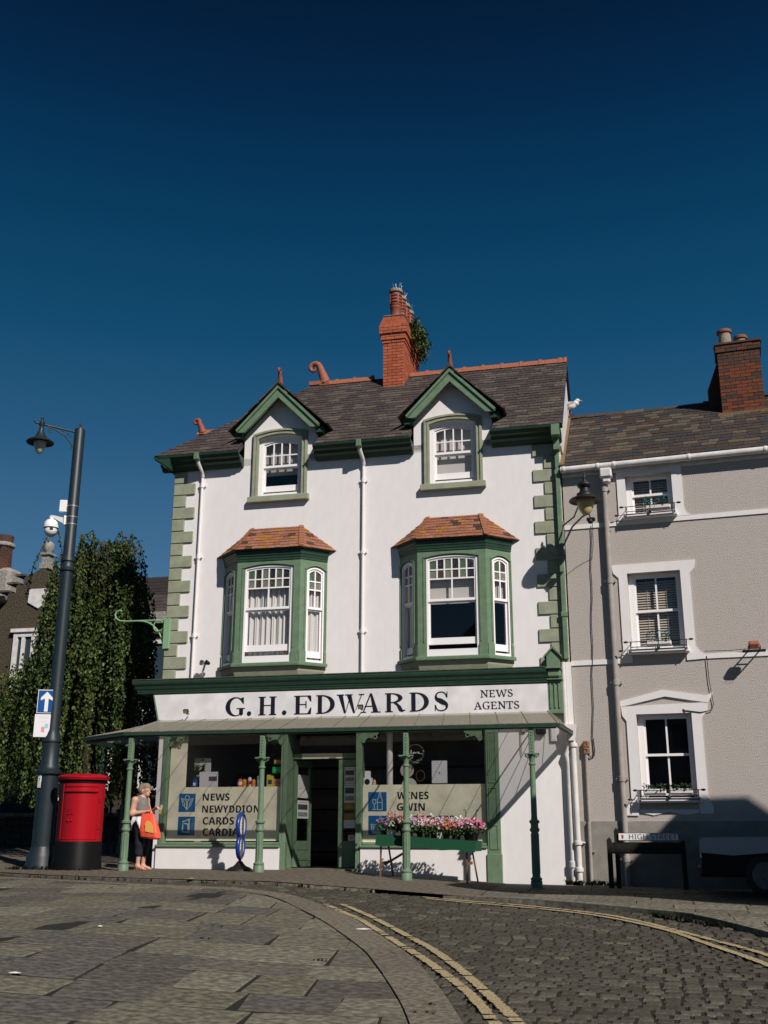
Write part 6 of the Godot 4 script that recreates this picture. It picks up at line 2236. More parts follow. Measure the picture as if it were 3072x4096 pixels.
func street_sign() -> void:
	var z := 1.0
	var o := thing("street_name_sign", "white street name plate on a dark timber rail by the grey house", "street sign", Vector3(5.25, gy(5.25, z), z))
	var b := -gy(5.25, z)
	var m := MB.new()
	m.cx(0.15, 1.16, b + 0.525, b + 0.655, 0.045, 0.065, 0.004)
	put(m, "plate_edge", M.black, o)
	m = MB.new()
	m.cx(0.158, 1.152, b + 0.533, b + 0.645, 0.05, 0.069, 0.003)
	put(m, "name_plate", M.plastic_white, o)
	letters("HIGH STREET", font("Droid Sans", false), 0.335, 1.13, b + 0.55, b + 0.632, Transform3D(Basis(), Vector3(0, 0, 0.069)), M.ink, o, "lettering", 0.002)
	m = MB.new()
	m.ball(Vector3(0.225, b + 0.605, 0.069), Vector3(0.022, 0.02, 0.002), 10)
	m.bx(0.205, 0.245, b + 0.565, b + 0.585, 0.069, 0.071)
	m.strip([Vector2(0.21, b + 0.61), Vector2(0.225, b + 0.56), Vector2(0.24, b + 0.61)], 0.008, 0.0695)
	put(m, "crest", mt("crest", L(0.45, 0.10, 0.07), 0.6), o)
	for p in [[-0.005, 0.085, 0.57], [0.12, 0.075, 0.73], [1.22, 0.08, 0.55]]:
		m = MB.new()
		m.cbox(Vector3(p[0], (b + p[2]) / 2 - 0.2, 0.0), Vector3(p[1], b + p[2] + 0.35, p[1]), 0.008)
		m.lathe([Vector2(p[1] * 0.69, 0), Vector2(0.0, 0.045)], 4, Transform3D(Basis(Vector3.UP, PI / 4), Vector3(p[0], b + p[2] - 0.03, 0)))
		put(m, "timber_post", M.wood_dark, o)
	m = MB.new()
	m.cx(0.04, 1.2, b + 0.31, b + 0.50, -0.03, 0.03)
	put(m, "timber_rail", M.wood_dark, o)


func parked_car() -> void:
	var c := thing("parked_car", "parked car with sky and ground reflections painted on its flank in the deep shadow", "car", Vector3(6.72, gy(7.6, 1.9), 1.75), -4.0)
	var T := Transform3D(Basis(), Vector3.ZERO)
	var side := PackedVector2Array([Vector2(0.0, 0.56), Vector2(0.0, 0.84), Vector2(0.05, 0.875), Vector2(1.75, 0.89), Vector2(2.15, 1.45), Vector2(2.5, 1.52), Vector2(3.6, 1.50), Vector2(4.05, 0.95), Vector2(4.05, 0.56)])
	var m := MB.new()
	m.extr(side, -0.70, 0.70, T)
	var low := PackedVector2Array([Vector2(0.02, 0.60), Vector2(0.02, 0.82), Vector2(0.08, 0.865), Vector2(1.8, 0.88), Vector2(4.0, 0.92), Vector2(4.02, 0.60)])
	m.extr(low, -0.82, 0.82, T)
	put(m, "body", mt("car_sky_reflection", L(0.22, 0.27, 0.32), 0.25, {"spec": 0.6}), c)  # pale body colour stands in for sky reflected in glossy paint
	m = MB.new()
	for sd in [-1.0, 1.0]:
		m.extr(PackedVector2Array([Vector2(1.95, 0.94), Vector2(2.28, 1.40), Vector2(3.4, 1.42), Vector2(3.8, 1.0)]), sd * 0.703 - 0.003, sd * 0.703 + 0.003, T)
	m.quad(Vector3(1.77, 0.93, 0.6), Vector3(2.12, 1.42, 0.58), Vector3(2.12, 1.42, -0.58), Vector3(1.77, 0.93, -0.6))
	put(m, "windows", M.black, c)
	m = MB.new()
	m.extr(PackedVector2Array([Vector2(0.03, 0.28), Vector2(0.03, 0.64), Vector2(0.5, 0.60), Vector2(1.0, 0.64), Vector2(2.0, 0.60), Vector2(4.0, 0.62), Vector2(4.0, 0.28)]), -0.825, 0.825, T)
	put(m, "ground_reflection", M.post_black, c)  # black wavy band paints the dark ground reflected along the flank
	for x in [0.95, 3.2]:
		for sd in [-1.0, 1.0]:
			var W := Transform3D(Basis(Vector3.RIGHT, sd * PI / 2), Vector3(x, 0.31, sd * 0.76))
			m = MB.new()
			m.lathe([Vector2(0.2, 0.0), Vector2(0.29, 0.0), Vector2(0.30, 0.03), Vector2(0.30, 0.09), Vector2(0.27, 0.105), Vector2(0.2, 0.10)], 22, W)
			var wh := put(m, "wheel", M.black, c)
			m = MB.new()
			m.lathe([Vector2(0.0, 0.095), Vector2(0.05, 0.098), Vector2(0.06, 0.085), Vector2(0.19, 0.09), Vector2(0.205, 0.1)], 22, W)
			for k in 5:
				var a := TAU * k / 5
				m.bar(W * Vector3(0.04 * cos(a), 0.1, 0.04 * sin(a)), W * Vector3(0.19 * cos(a), 0.102, 0.19 * sin(a)), 0.035, 0.02, W.basis.y)
			put(m, "rim", mt("dull_alloy", L(0.10, 0.105, 0.11), 0.5), wh)
	m = MB.new()
	m.cx(-0.03, 0.10, 0.28, 0.46, -0.80, 0.80, 0.04)
	put(m, "bumper", M.black_iron, c)
	for sd in [-1.0, 1.0]:
		m = MB.new()
		m.cbox(Vector3(0.09, 0.60, sd * 0.62), Vector3(0.16, 0.13, 0.30), 0.04)
		put(m, "headlight", M.plastic_white, c)
	m = MB.new()
	m.cx(-0.045, -0.03, 0.33, 0.43, -0.26, 0.26, 0.004)
	put(m, "number_plate", M.plastic_white, c)


# ---- lamp post and what hangs on it
func street_lamp() -> void:
	var p := Vector3(-5.59, gy(-5.59, 1.0), 1.0)
	var o := thing("street_lamp", "tall dark lamp post with a swan-neck lantern at its top", "street lamp", p)
	var b := -p.y
	var m := MB.new()
	m.lathe([Vector2(0.31, -0.1), Vector2(0.31, 0.06), Vector2(0.29, 0.10), Vector2(0.285, 0.22), Vector2(0.25, 0.30), Vector2(0.225, 0.36), Vector2(0.205, 0.42)], 16, Transform3D(Basis(), Vector3.ZERO))
	put(m, "base", M.lamp_paint, o)
	m = MB.new()
	m.lathe([Vector2(0.205, 0.40), Vector2(0.20, b + 1.72), Vector2(0.25, b + 1.76), Vector2(0.255, b + 1.81), Vector2(0.20, b + 1.85), Vector2(0.20, b + 1.90), Vector2(0.165, b + 1.95), Vector2(0.165, b + 2.36), Vector2(0.185, b + 2.38), Vector2(0.185, b + 2.43), Vector2(0.15, b + 2.50), Vector2(0.128, b + 2.62), Vector2(0.122, b + 5.88), Vector2(0.155, b + 5.90), Vector2(0.16, b + 5.95), Vector2(0.135, b + 5.98), Vector2(0.135, b + 6.08), Vector2(0.16, b + 6.10), Vector2(0.155, b + 6.16), Vector2(0.118, b + 6.22), Vector2(0.113, b + 9.04), Vector2(0.10, b + 9.08), Vector2(0.0, b + 9.09)], 20)
	put(m, "column", M.lamp_paint, o)
	m = MB.new()
	m.lathe([Vector2(0.035, b + 9.07), Vector2(0.03, b + 9.12), Vector2(0.012, b + 9.15), Vector2(0.022, b + 9.18), Vector2(0.0, b + 9.30)], 10)
	put(m, "spike_finial", M.lamp_paint, o)
	m = MB.new()
	for k in 5:
		var a := TAU * k / 5 + 0.4
		m.bar(Vector3(0.20 * cos(a), 0.5, 0.20 * sin(a)), Vector3(0.196 * cos(a), b + 1.6, 0.196 * sin(a)), 0.03, 0.03, Vector3(cos(a), 0, sin(a)))
	put(m, "ribs", M.lamp_paint, o)
	# arm: left and a little towards the square
	var u := Vector3(-0.66, 0, 0.50).normalized()
	var y := b + 9.0
	var at := func(d: float, h: float) -> Vector3: return u * d + Vector3(0, y + h, 0)
	m = MB.new()
	m.tube([at.call(0.08, 0.0), at.call(0.76, 0.07), at.call(0.92, 0.09), at.call(0.97, 0.13), at.call(0.93, 0.15)], 0.022, 8)
	m.tube([at.call(0.10, -0.36), at.call(0.28, -0.13), at.call(0.50, -0.01), at.call(0.68, 0.04)], 0.016, 8)
	for s in [[0.20, -0.10, 0.06], [0.36, 0.0, 0.05], [0.13, -0.40, 0.05], [0.62, -0.06, 0.045]]:
		var sp := []
		for k in 10:
			var a := k * 0.62
			sp.push_back(at.call(s[0] + s[2] * (1.0 - 0.07 * k) * cos(a), s[1] + s[2] * (1.0 - 0.07 * k) * sin(a)))
		m.tube(sp, 0.010, 6)
	put(m, "scrolled_arm", M.lamp_paint, o)
	var H := Transform3D(Basis(), at.call(0.80, 0.0))
	m = MB.new()
	m.lathe([Vector2(0.285, -0.36), Vector2(0.29, -0.345), Vector2(0.25, -0.31), Vector2(0.16, -0.26), Vector2(0.12, -0.22), Vector2(0.085, -0.15), Vector2(0.05, -0.06), Vector2(0.045, 0.02), Vector2(0.06, 0.05), Vector2(0.06, 0.12), Vector2(0.035, 0.14), Vector2(0.025, 0.17), Vector2(0.035, 0.20), Vector2(0.012, 0.24), Vector2(0.018, 0.27), Vector2(0.0, 0.34)], 20, H)
	m.lathe([Vector2(0.28, -0.36), Vector2(0.15, -0.30), Vector2(0.0, -0.29)], 20, H)
	var lan := put(m, "lantern", M.lamp_paint, o)
	m = MB.new()
	m.lathe([Vector2(0.0, -0.62), Vector2(0.045, -0.60), Vector2(0.09, -0.52), Vector2(0.125, -0.42), Vector2(0.135, -0.34)], 18, H)
	put(m, "glass_bowl", M.pale_glass, lan)
	# CCTV camera, box
	var ca := thing("security_camera", "white dome security camera hanging from the lamp post", "security camera", p + Vector3(-0.12, b + 7.0, 0.06))
	m = MB.new()
	m.cx(-0.02, 0.03, -0.12, 0.10, -0.06, 0.06, 0.02)
	m.extr(PackedVector2Array([Vector2(-0.01, 0.05), Vector2(-0.30, 0.13), Vector2(-0.34, 0.13), Vector2(-0.36, 0.10), Vector2(-0.36, 0.05), Vector2(-0.29, 0.05), Vector2(-0.27, 0.07), Vector2(-0.12, -0.02), Vector2(-0.01, -0.08)]), -0.025, 0.025)
	put(m, "wall_arm", M.plastic_white, ca)
	m = MB.new()
	m.lathe([Vector2(0.155, -0.13), Vector2(0.155, -0.10), Vector2(0.145, -0.02), Vector2(0.10, 0.04), Vector2(0.05, 0.06), Vector2(0.045, 0.10)], 20, Transform3D(Basis(), Vector3(-0.32, -0.02, 0)))
	put(m, "hood", M.plastic_white, ca)
	m = MB.new()
	m.ball(Vector3(-0.32, -0.20, 0), Vector3(0.135, 0.15, 0.135), 16)
	put(m, "dome", M.plastic_white, ca)
	m = MB.new()
	m.cbox(Vector3(-0.245, -0.19, 0.105), Vector3(0.07, 0.06, 0.03), 0.008, Basis(Vector3.UP, 0.6))
	put(m, "lens", M.black, ca)
	var ab := thing("aerial_box", "white flat aerial box strapped to the lamp post above the camera", "box", p + Vector3(-0.20, b + 7.32, 0.05))
	m = MB.new()
	m.cbox(Vector3.ZERO, Vector3(0.16, 0.27, 0.07), 0.012, Basis(Vector3.UP, 0.35))
	put(m, "box", M.plastic_white, ab)
	for yy in [0.07, -0.09, 0.31]:
		m = MB.new()
		var own: Node3D = ab if yy > 0.2 else ca
		m.lathe([Vector2(0.117, -0.012), Vector2(0.122, -0.01), Vector2(0.122, 0.01), Vector2(0.117, 0.012)], 20, Transform3D(Basis(), p + Vector3(0, b + 7.0 + yy, 0) - own.position))
		put(m, "steel_strap", M.steel, own)
	# signs on the post, facing the square
	var R := Basis(Vector3.UP, deg_to_rad(22))
	var s := thing("one_way_sign", "blue road sign with a white arrow pointing up on the lamp post", "road sign", p + Vector3(-0.10, b + 3.17, 0.16), 22)
	m = MB.new()
	m.cbox(Vector3.ZERO, Vector3(0.36, 0.47, 0.012), 0.004)
	put(m, "sign_plate", M.plastic_white, s)
	m = MB.new()
	m.cbox(Vector3(0, 0, 0.003), Vector3(0.335, 0.445, 0.012), 0.004)
	put(m, "blue_field", M.blue_road, s)
	m = MB.new()
	m.extr(PackedVector2Array([Vector2(-0.035, -0.20), Vector2(0.035, -0.20), Vector2(0.035, 0.06), Vector2(0.115, 0.02), Vector2(0.115, 0.075), Vector2(0.0, 0.195), Vector2(-0.115, 0.075), Vector2(-0.115, 0.02), Vector2(-0.035, 0.06)]), 0.009, 0.011)
	put(m, "arrow", M.plastic_white, s)
	s = thing("notice_plate", "white notice with faint red and blue print below the arrow sign", "notice", p + Vector3(-0.12, b + 2.69, 0.17), 22)
	m = MB.new()
	m.cbox(Vector3.ZERO, Vector3(0.36, 0.45, 0.008), 0.003)
	put(m, "plate", M.plastic_white, s)
	m = MB.new()
	m.quad(Vector3(-0.175, -0.22, 0.006), Vector3(0.175, -0.22, 0.006), Vector3(0.175, 0.22, 0.006), Vector3(-0.175, 0.22, 0.006))
	put(m, "print", printed("lamp_notice", print_tex("lamp_notice", Color(0.86, 0.85, 0.87), [[0.4, 0.55, 0.6, 0.8, Color(0.8, 0.6, 0.55), 0.15], [0.58, 0.42, 0.78, 0.62, Color(0.6, 0.75, 0.82), 0.15]], [[0.15, 0.1, 0.85, Color(0.7, 0.62, 0.62)], [0.2, 0.17, 0.8, Color(0.7, 0.62, 0.62)], [0.2, 0.3, 0.7, Color(0.72, 0.66, 0.66)]])), s)
	s = thing("number_label", "narrow white label on the lamp post below the collar", "label", p + Vector3(-0.075, b + 1.62, 0.19), -20)
	m = MB.new()
	m.bx(-0.04, 0.04, -0.13, 0.13, -0.006, 0.012)
	put(m, "plate", M.plastic_white, s)
	letters("7", font("Droid Sans", false), -0.02, 0.015, -0.01, 0.05, Transform3D(Basis(), Vector3(0, 0, 0.012)), M.ink, s, "lettering", 0.002)


func post_box() -> void:
	var p := gp(-4.745, 1.15)
	var o := thing("post_box", "wide oval red post box with black base beside the lamp post", "post box", p, 20)
	var b := -p.y
	var S := Transform3D(Basis.from_scale(Vector3(1.0, 1, 0.66)), Vector3.ZERO)
	var m := MB.new()
	m.lathe([Vector2(0.47, -0.1), Vector2(0.47, 0.10), Vector2(0.455, 0.14), Vector2(0.45, b + 0.46), Vector2(0.44, b + 0.485)], 32, S)
	put(m, "base", M.post_black, o)
	m = MB.new()
	m.lathe([Vector2(0.436, b + 0.48), Vector2(0.436, b + 1.56)], 32, S)
	put(m, "body", M.post_red, o)
	m = MB.new()
	m.lathe([Vector2(0.44, b + 1.555), Vector2(0.445, b + 1.62)], 32, S)
	put(m, "neck_band", M.post_black, o)
	m = MB.new()
	m.lathe([Vector2(0.43, b + 1.615), Vector2(0.50, b + 1.625), Vector2(0.505, b + 1.645), Vector2(0.49, b + 1.652), Vector2(0.505, b + 1.66), Vector2(0.505, b + 1.685), Vector2(0.48, b + 1.695), Vector2(0.40, b + 1.725), Vector2(0.2, b + 1.745), Vector2(0.0, b + 1.75)], 32, S)
	put(m, "lid", M.post_red, o)
	# doors with apertures, hinges, cipher
	for sd in [0.0]:
		m = MB.new()
		m.lathe([Vector2(0.438, b + 1.49), Vector2(0.456, b + 1.495), Vector2(0.456, b + 1.52), Vector2(0.438, b + 1.525)], 24, S, PI * 1.28, PI * 1.76)
		m.lathe([Vector2(0.438, b + 1.385), Vector2(0.468, b + 1.40), Vector2(0.468, b + 1.425), Vector2(0.438, b + 1.44)], 24, S, PI * 1.28, PI * 1.76)
		put(m, "aperture_hood", M.post_red, o)
		m = MB.new()
		m.lathe([Vector2(0.44, b + 1.365), Vector2(0.44, b + 1.39)], 24, S, PI * 1.29, PI * 1.75)
		put(m, "aperture", M.post_black, o)
		m = MB.new()
		for t in [1.24, 1.80]:
			var a: float = t * PI
			m.tube([S * Vector3(0.437 * cos(a), b + 0.52, -0.437 * sin(a)), S * Vector3(0.437 * cos(a), b + 1.54, -0.437 * sin(a))], 0.008, 6)
		m.lathe([Vector2(0.437, b + 0.52), Vector2(0.446, b + 0.525), Vector2(0.446, b + 0.535), Vector2(0.437, b + 0.54)], 24, S, PI * 1.24, PI * 1.80)
		for yy in [0.7, 1.2]:
			m.lathe([Vector2(0.437, b + yy), Vector2(0.455, b + yy + 0.01), Vector2(0.455, b + yy + 0.09), Vector2(0.437, b + yy + 0.10)], 6, S, PI * 1.80, PI * 1.84)
		put(m, "door_edge", M.post_red, o)
		m = MB.new()   # raised royal cipher and lettering, worn with paint
		for q in [[1.36, 0.98, "E"], [1.41, 0.98, "R"]]:
			var a: float = q[0] * PI
			var nn := Vector3(cos(a), 0, -sin(a) * 0.66).normalized()
			letters(q[2], font("Droid Serif", true), -0.03, 0.03, 0.0, 0.10, Transform3D(Basis(Vector3.UP.cross(nn).normalized(), Vector3.UP, nn), S * Vector3(0.438 * cos(a), b + q[1], -0.438 * sin(a))), M.post_red, o, "cipher", 0.012)
		for k in 2:
			var a := (1.36 + 0.05 * k) * PI
			m.ball(S * Vector3(0.44 * cos(a), b + 0.86, -0.44 * sin(a)), Vector3(0.03, 0.025, 0.012), 8)
		put(m, "relief", M.post_red, o)


# ---- implicit bodies: smooth union of tapered capsules, meshed by surface nets
func cap_d(p: Vector3, a: Vector3, b: Vector3, ra: float, rb: float) -> float:
	var d := b - a
	var t := clampf((p - a).dot(d) / maxf(d.length_squared(), 1e-9), 0, 1)
	return (p - a - d * t).length() - lerpf(ra, rb, t)


func nets(bones: Array, cell: float, k: float) -> MB:   # bones: [from, to, radius, radius]
	var lo := Vector3.ONE * 1e9
	var hi := Vector3.ONE * -1e9
	for b in bones:
		var r: float = maxf(b[2], b[3]) + cell * 2.5
		lo = lo.min(b[0] - Vector3.ONE * r).min(b[1] - Vector3.ONE * r)
		hi = hi.max(b[0] + Vector3.ONE * r).max(b[1] + Vector3.ONE * r)
	var nx := int((hi.x - lo.x) / cell) + 2
	var ny := int((hi.y - lo.y) / cell) + 2
	var nz := int((hi.z - lo.z) / cell) + 2
	var f := PackedFloat32Array()
	f.resize(nx * ny * nz)
	f.fill(1.0)
	for b in bones:   # only the cells near each bone
		var r: float = maxf(b[2], b[3]) + cell * 2.2 + k
		var l: Vector3 = (b[0].min(b[1]) - Vector3.ONE * r - lo) / cell
		var h: Vector3 = (b[0].max(b[1]) + Vector3.ONE * r - lo) / cell
		for z in range(maxi(0, int(l.z)), mini(nz, int(h.z) + 2)):
			for y in range(maxi(0, int(l.y)), mini(ny, int(h.y) + 2)):
				for x in range(maxi(0, int(l.x)), mini(nx, int(h.x) + 2)):
					var i := (z * ny + y) * nx + x
					var d := cap_d(lo + Vector3(x, y, z) * cell, b[0], b[1], b[2], b[3])
					var o := f[i]
					if o > 0.99:
						f[i] = minf(d, 0.98)
					else:
						var hh := maxf(k - absf(o - d), 0.0) / k
						f[i] = minf(o, d) - hh * hh * k * 0.25
	var vid := PackedInt32Array()
	vid.resize(nx * ny * nz)
	vid.fill(-1)
	var vs := PackedVector3Array()
	var ns := PackedVector3Array()
	var off := [0, 1, nx, nx + 1, nx * ny, nx * ny + 1, nx * ny + nx, nx * ny + nx + 1]
	var cor := [Vector3(0, 0, 0), Vector3(1, 0, 0), Vector3(0, 1, 0), Vector3(1, 1, 0), Vector3(0, 0, 1), Vector3(1, 0, 1), Vector3(0, 1, 1), Vector3(1, 1, 1)]
	var eds := [[0, 1], [2, 3], [4, 5], [6, 7], [0, 2], [1, 3], [4, 6], [5, 7], [0, 4], [1, 5], [2, 6], [3, 7]]
	for z in nz - 1:
		for y in ny - 1:
			for x in nx - 1:
				var i := (z * ny + y) * nx + x
				var neg := 0
				for c in 8:
					if f[i + off[c]] < 0:
						neg += 1
				if neg == 0 or neg == 8:
					continue
				var s := Vector3.ZERO
				var n := 0
				for e in eds:
					var a := f[i + off[e[0]]]
					var b := f[i + off[e[1]]]
					if (a < 0) != (b < 0):
						s += cor[e[0]].lerp(cor[e[1]], a / (a - b))
						n += 1
				vid[i] = vs.size()
				vs.push_back(lo + (Vector3(x, y, z) + s / n) * cell)
				ns.push_back(Vector3(f[i + 1] - f[i] + f[i + off[7]] - f[i + off[6]], f[i + nx] - f[i] + f[i + off[7]] - f[i + off[5]], f[i + off[4]] - f[i] + f[i + off[7]] - f[i + off[3]]).normalized())
	var mb := MB.new()
	var st := [1, nx, nx * ny]
	for z in range(1, nz - 1):
		for y in range(1, ny - 1):
			for x in range(1, nx - 1):
				var i := (z * ny + y) * nx + x
				for ax in 3:
					var a := f[i]
					var b := f[i + st[ax]]
					if (a < 0) == (b < 0):
						continue
					var u: int = st[(ax + 1) % 3]
					var w: int = st[(ax + 2) % 3]
					var q := [vid[i - u - w], vid[i - w], vid[i], vid[i - u]]
					if -1 in q:
						continue
					if a > 0:
						q.reverse()
					mb.quad_n(vs[q[0]], vs[q[1]], vs[q[2]], vs[q[3]], ns[q[0]], ns[q[1]], ns[q[2]], ns[q[3]])
	return mb


func woman() -> void:
	# standing in the sun at the corner, looking down to her right at a paper in her hands, a bag over her forearm
	var p := gp(-3.50, 1.0)
	var o := thing("person", "person with short grey hair, sleeveless top, dark cropped trousers and white cardigan at the hip", "person", p, -8)
	var V := func(x: float, y: float, z: float) -> Vector3: return Vector3(x, y, z)
	var bones := [
		[V.call(-0.02, 0.92, 0.0), V.call(-0.05, 1.10, 0.0), 0.135, 0.13], [V.call(-0.05, 1.10, 0.0), V.call(-0.06, 1.26, 0.0), 0.14, 0.115],
		[V.call(-0.10, 1.28, 0.15), V.call(-0.05, 1.28, -0.15), 0.055, 0.055], [V.call(-0.05, 1.30, 0.0), V.call(-0.015, 1.38, 0.0), 0.055, 0.05],
		# near arm (towards the viewer) and far arm, both bent forward
		[V.call(-0.11, 1.27, 0.165), V.call(-0.13, 1.02, 0.20), 0.055, 0.044], [V.call(-0.13, 1.02, 0.20), V.call(0.13, 1.06, 0.13), 0.044, 0.028],
		[V.call(-0.05, 1.27, -0.16), V.call(0.02, 1.03, -0.19), 0.05, 0.042], [V.call(0.02, 1.03, -0.19), V.call(0.24, 1.12, -0.03), 0.04, 0.027],
		[V.call(-0.02, 0.88, 0.075), V.call(0.0, 0.48, 0.07), 0.095, 0.062], [V.call(0.0, 0.48, 0.07), V.call(-0.01, 0.10, 0.07), 0.058, 0.036],
		[V.call(-0.02, 0.88, -0.075), V.call(0.03, 0.48, -0.08), 0.095, 0.062], [V.call(0.03, 0.48, -0.08), V.call(0.0, 0.10, -0.09), 0.058, 0.036],
		[V.call(-0.02, 0.06, 0.07), V.call(0.13, 0.03, 0.09), 0.04, 0.028], [V.call(-0.01, 0.06, -0.09), V.call(0.14, 0.03, -0.10), 0.04, 0.028]]
	var body := nets(bones, 0.014, 0.05)
	var head := [[V.call(0.0, 1.36, 0.0), V.call(0.015, 1.45, 0.0), 0.05, 0.06], [V.call(-0.02, 1.475, 0.0), V.call(0.03, 1.485, 0.0), 0.088, 0.078], [V.call(0.035, 1.46, 0.0), V.call(0.06, 1.385, 0.0), 0.06, 0.04], [V.call(0.093, 1.445, 0.0), V.call(0.118, 1.418, 0.0), 0.009, 0.015], [V.call(0.085, 1.395, 0.016), V.call(0.085, 1.395, -0.016), 0.014, 0.014], [V.call(0.07, 1.365, 0.0), V.call(0.08, 1.365, 0.0), 0.022, 0.02], [V.call(0.0, 1.45, 0.082), V.call(-0.01, 1.415, 0.08), 0.016, 0.012], [V.call(0.0, 1.45, -0.082), V.call(-0.01, 1.415, -0.08), 0.016, 0.012], [V.call(0.086, 1.466, 0.034), V.call(0.086, 1.466, -0.034), 0.014, 0.014]]
	body.add(nets(head, 0.006, 0.018))
	for hd in [[V.call(0.13, 1.06, 0.13), V.call(1, 0.10, -0.25), 1.0], [V.call(0.24, 1.12, -0.03), V.call(1, 0.15, 0.35), -1.0]]:
		var f: Vector3 = hd[1].normalized()
		var sd := f.cross(Vector3.UP).normalized()
		var dn := sd.cross(f)
		var c: Vector3 = hd[0]
		var hb := [[c, c + f * 0.075, 0.026, 0.03], [c + f * 0.04 + sd * 0.02, c + f * 0.075 + sd * 0.022, 0.018, 0.018], [c + f * 0.04 - sd * 0.02, c + f * 0.075 - sd * 0.022, 0.018, 0.018]]
		for k in 4:
			var b0: Vector3 = c + f * 0.08 + sd * (0.030 - 0.020 * k)
			var ln: float = [0.062, 0.072, 0.068, 0.052][k]
			var b1: Vector3 = b0 + f * ln * 0.5 - dn * 0.010
			hb.push_back([b0, b1, 0.0095, 0.009])
			hb.push_back([b1, b1 + f * ln * 0.25 - dn * ln * 0.42, 0.009, 0.0075])
		hb.push_back([c + f * 0.025 - sd * 0.03 * hd[2], c + f * 0.065 - sd * 0.050 * hd[2] + dn * 0.015, 0.013, 0.011])
		hb.push_back([c + f * 0.065 - sd * 0.050 * hd[2] + dn * 0.015, c + f * 0.10 - sd * 0.045 * hd[2] + dn * 0.012, 0.010, 0.008])
		body.add(nets(hb, 0.0045, 0.008))
	for ft in [0.09, -0.10]:   # toes
		var tb := []
		for k in 5:
			tb.push_back([V.call(0.13, 0.022, ft - 0.026 + 0.013 * k), V.call(0.175 - 0.006 * absf(k - 1.0), 0.018, ft - 0.03 + 0.014 * k), 0.011, 0.009])
		body.add(nets(tb, 0.005, 0.006))
	put(body, "body", M.skin, o)
	var top := nets([[V.call(-0.02, 0.90, 0.0), V.call(-0.05, 1.10, 0.0), 0.15, 0.145], [V.call(-0.05, 1.10, 0.0), V.call(-0.06, 1.25, 0.0), 0.153, 0.125], [V.call(-0.09, 1.285, 0.11), V.call(-0.05, 1.285, -0.11), 0.062, 0.062], [V.call(-0.0, 1.05, 0.08), V.call(-0.0, 1.18, 0.07), 0.09, 0.08]], 0.014, 0.05)
	put(top, "sleeveless_top", mt("top_grey", L(0.50, 0.46, 0.44), 0.9, {"tex": noise("topp", 0.05, 0.15, 1.0, 3), "tri": 4.5}), o)
	var tr := nets([[V.call(-0.02, 0.90, 0.075), V.call(0.0, 0.48, 0.07), 0.115, 0.082], [V.call(-0.02, 0.90, -0.075), V.call(0.03, 0.48, -0.08), 0.115, 0.082], [V.call(0.0, 0.48, 0.07), V.call(-0.005, 0.30, 0.07), 0.082, 0.074], [V.call(0.03, 0.48, -0.08), V.call(0.01, 0.30, -0.085), 0.082, 0.074], [V.call(-0.03, 0.92, 0.07), V.call(-0.03, 0.92, -0.07), 0.12, 0.12]], 0.014, 0.05)
	put(tr, "cropped_trousers", M.navy, o)
	var hr := nets([[V.call(-0.035, 1.50, 0.0), V.call(0.025, 1.515, 0.0), 0.095, 0.083], [V.call(-0.06, 1.46, 0.03), V.call(-0.05, 1.40, 0.02), 0.068, 0.05], [V.call(-0.06, 1.46, -0.03), V.call(-0.05, 1.40, -0.02), 0.068, 0.05], [V.call(0.05, 1.535, 0.02), V.call(0.08, 1.515, -0.01), 0.045, 0.03]], 0.007, 0.03)
	put(hr, "hair", M.hair, o)
	var ey := MB.new()
	for s in [-1.0, 1.0]:
		ey.ball(V.call(0.092, 1.455, 0.032 * s), Vector3(0.008, 0.007, 0.011), 8)
	put(ey, "eyes", M.black, o)
	var cd := MB.new()   # white cardigan hanging at the hip
	for i in 20:
		for j in 10:
			var g := func(a: int, b: int) -> Vector3:
				var t := a / 20.0
				var s := b / 10.0
				var ang := lerpf(-2.3, 1.35, t)
				var rr := 0.205 + 0.015 * sin(a * 1.3 + s) + 0.035 * s * sin(s * PI)
				var drop := 0.24 + 0.10 * sin(t * PI * 2.0 + 0.6) + 0.05 * sin(t * 17.0)
				return Vector3(-0.03 + (rr - 0.03) * sin(-ang), 0.97 - drop * s, rr * cos(ang))
			var a0: Vector3 = g.call(i, j)
			var a1: Vector3 = g.call(i + 1, j)
			var a2: Vector3 = g.call(i + 1, j + 1)
			var a3: Vector3 = g.call(i, j + 1)
			cd.quad(a3, a2, a1, a0)
	put(cd, "white_cardigan", M.cloth_white, o)
	var sl := MB.new()
	for s in [0.08, -0.095]:
		sl.cbox(V.call(0.06, 0.008, s), Vector3(0.26, 0.018, 0.085), 0.008)
		for x in [0.0, 0.09]:
			var bow := []
			for k in 7:
				bow.push_back(V.call(x, 0.012 + 0.062 * (1.0 - 0.45 * x / 0.09) * sin(PI * k / 6.0), s + 0.042 * cos(PI * k / 6.0)))
			sl.tube(bow, 0.009, 6)
	put(sl, "sandals", M.terracotta_orange, o)
	# the bag hangs from her near forearm
	var bg := thing("shopping_bag", "orange and yellow carrier bag hanging from the person's forearm", "bag", p + Vector3(0.20, 0.585, 0.16), -6)
	var m := MB.new()
	var prof := [[0.00, 0.17, 0.07], [0.03, 0.205, 0.09], [0.12, 0.20, 0.10], [0.22, 0.185, 0.085], [0.32, 0.165, 0.06], [0.40, 0.145, 0.035], [0.44, 0.12, 0.02]]
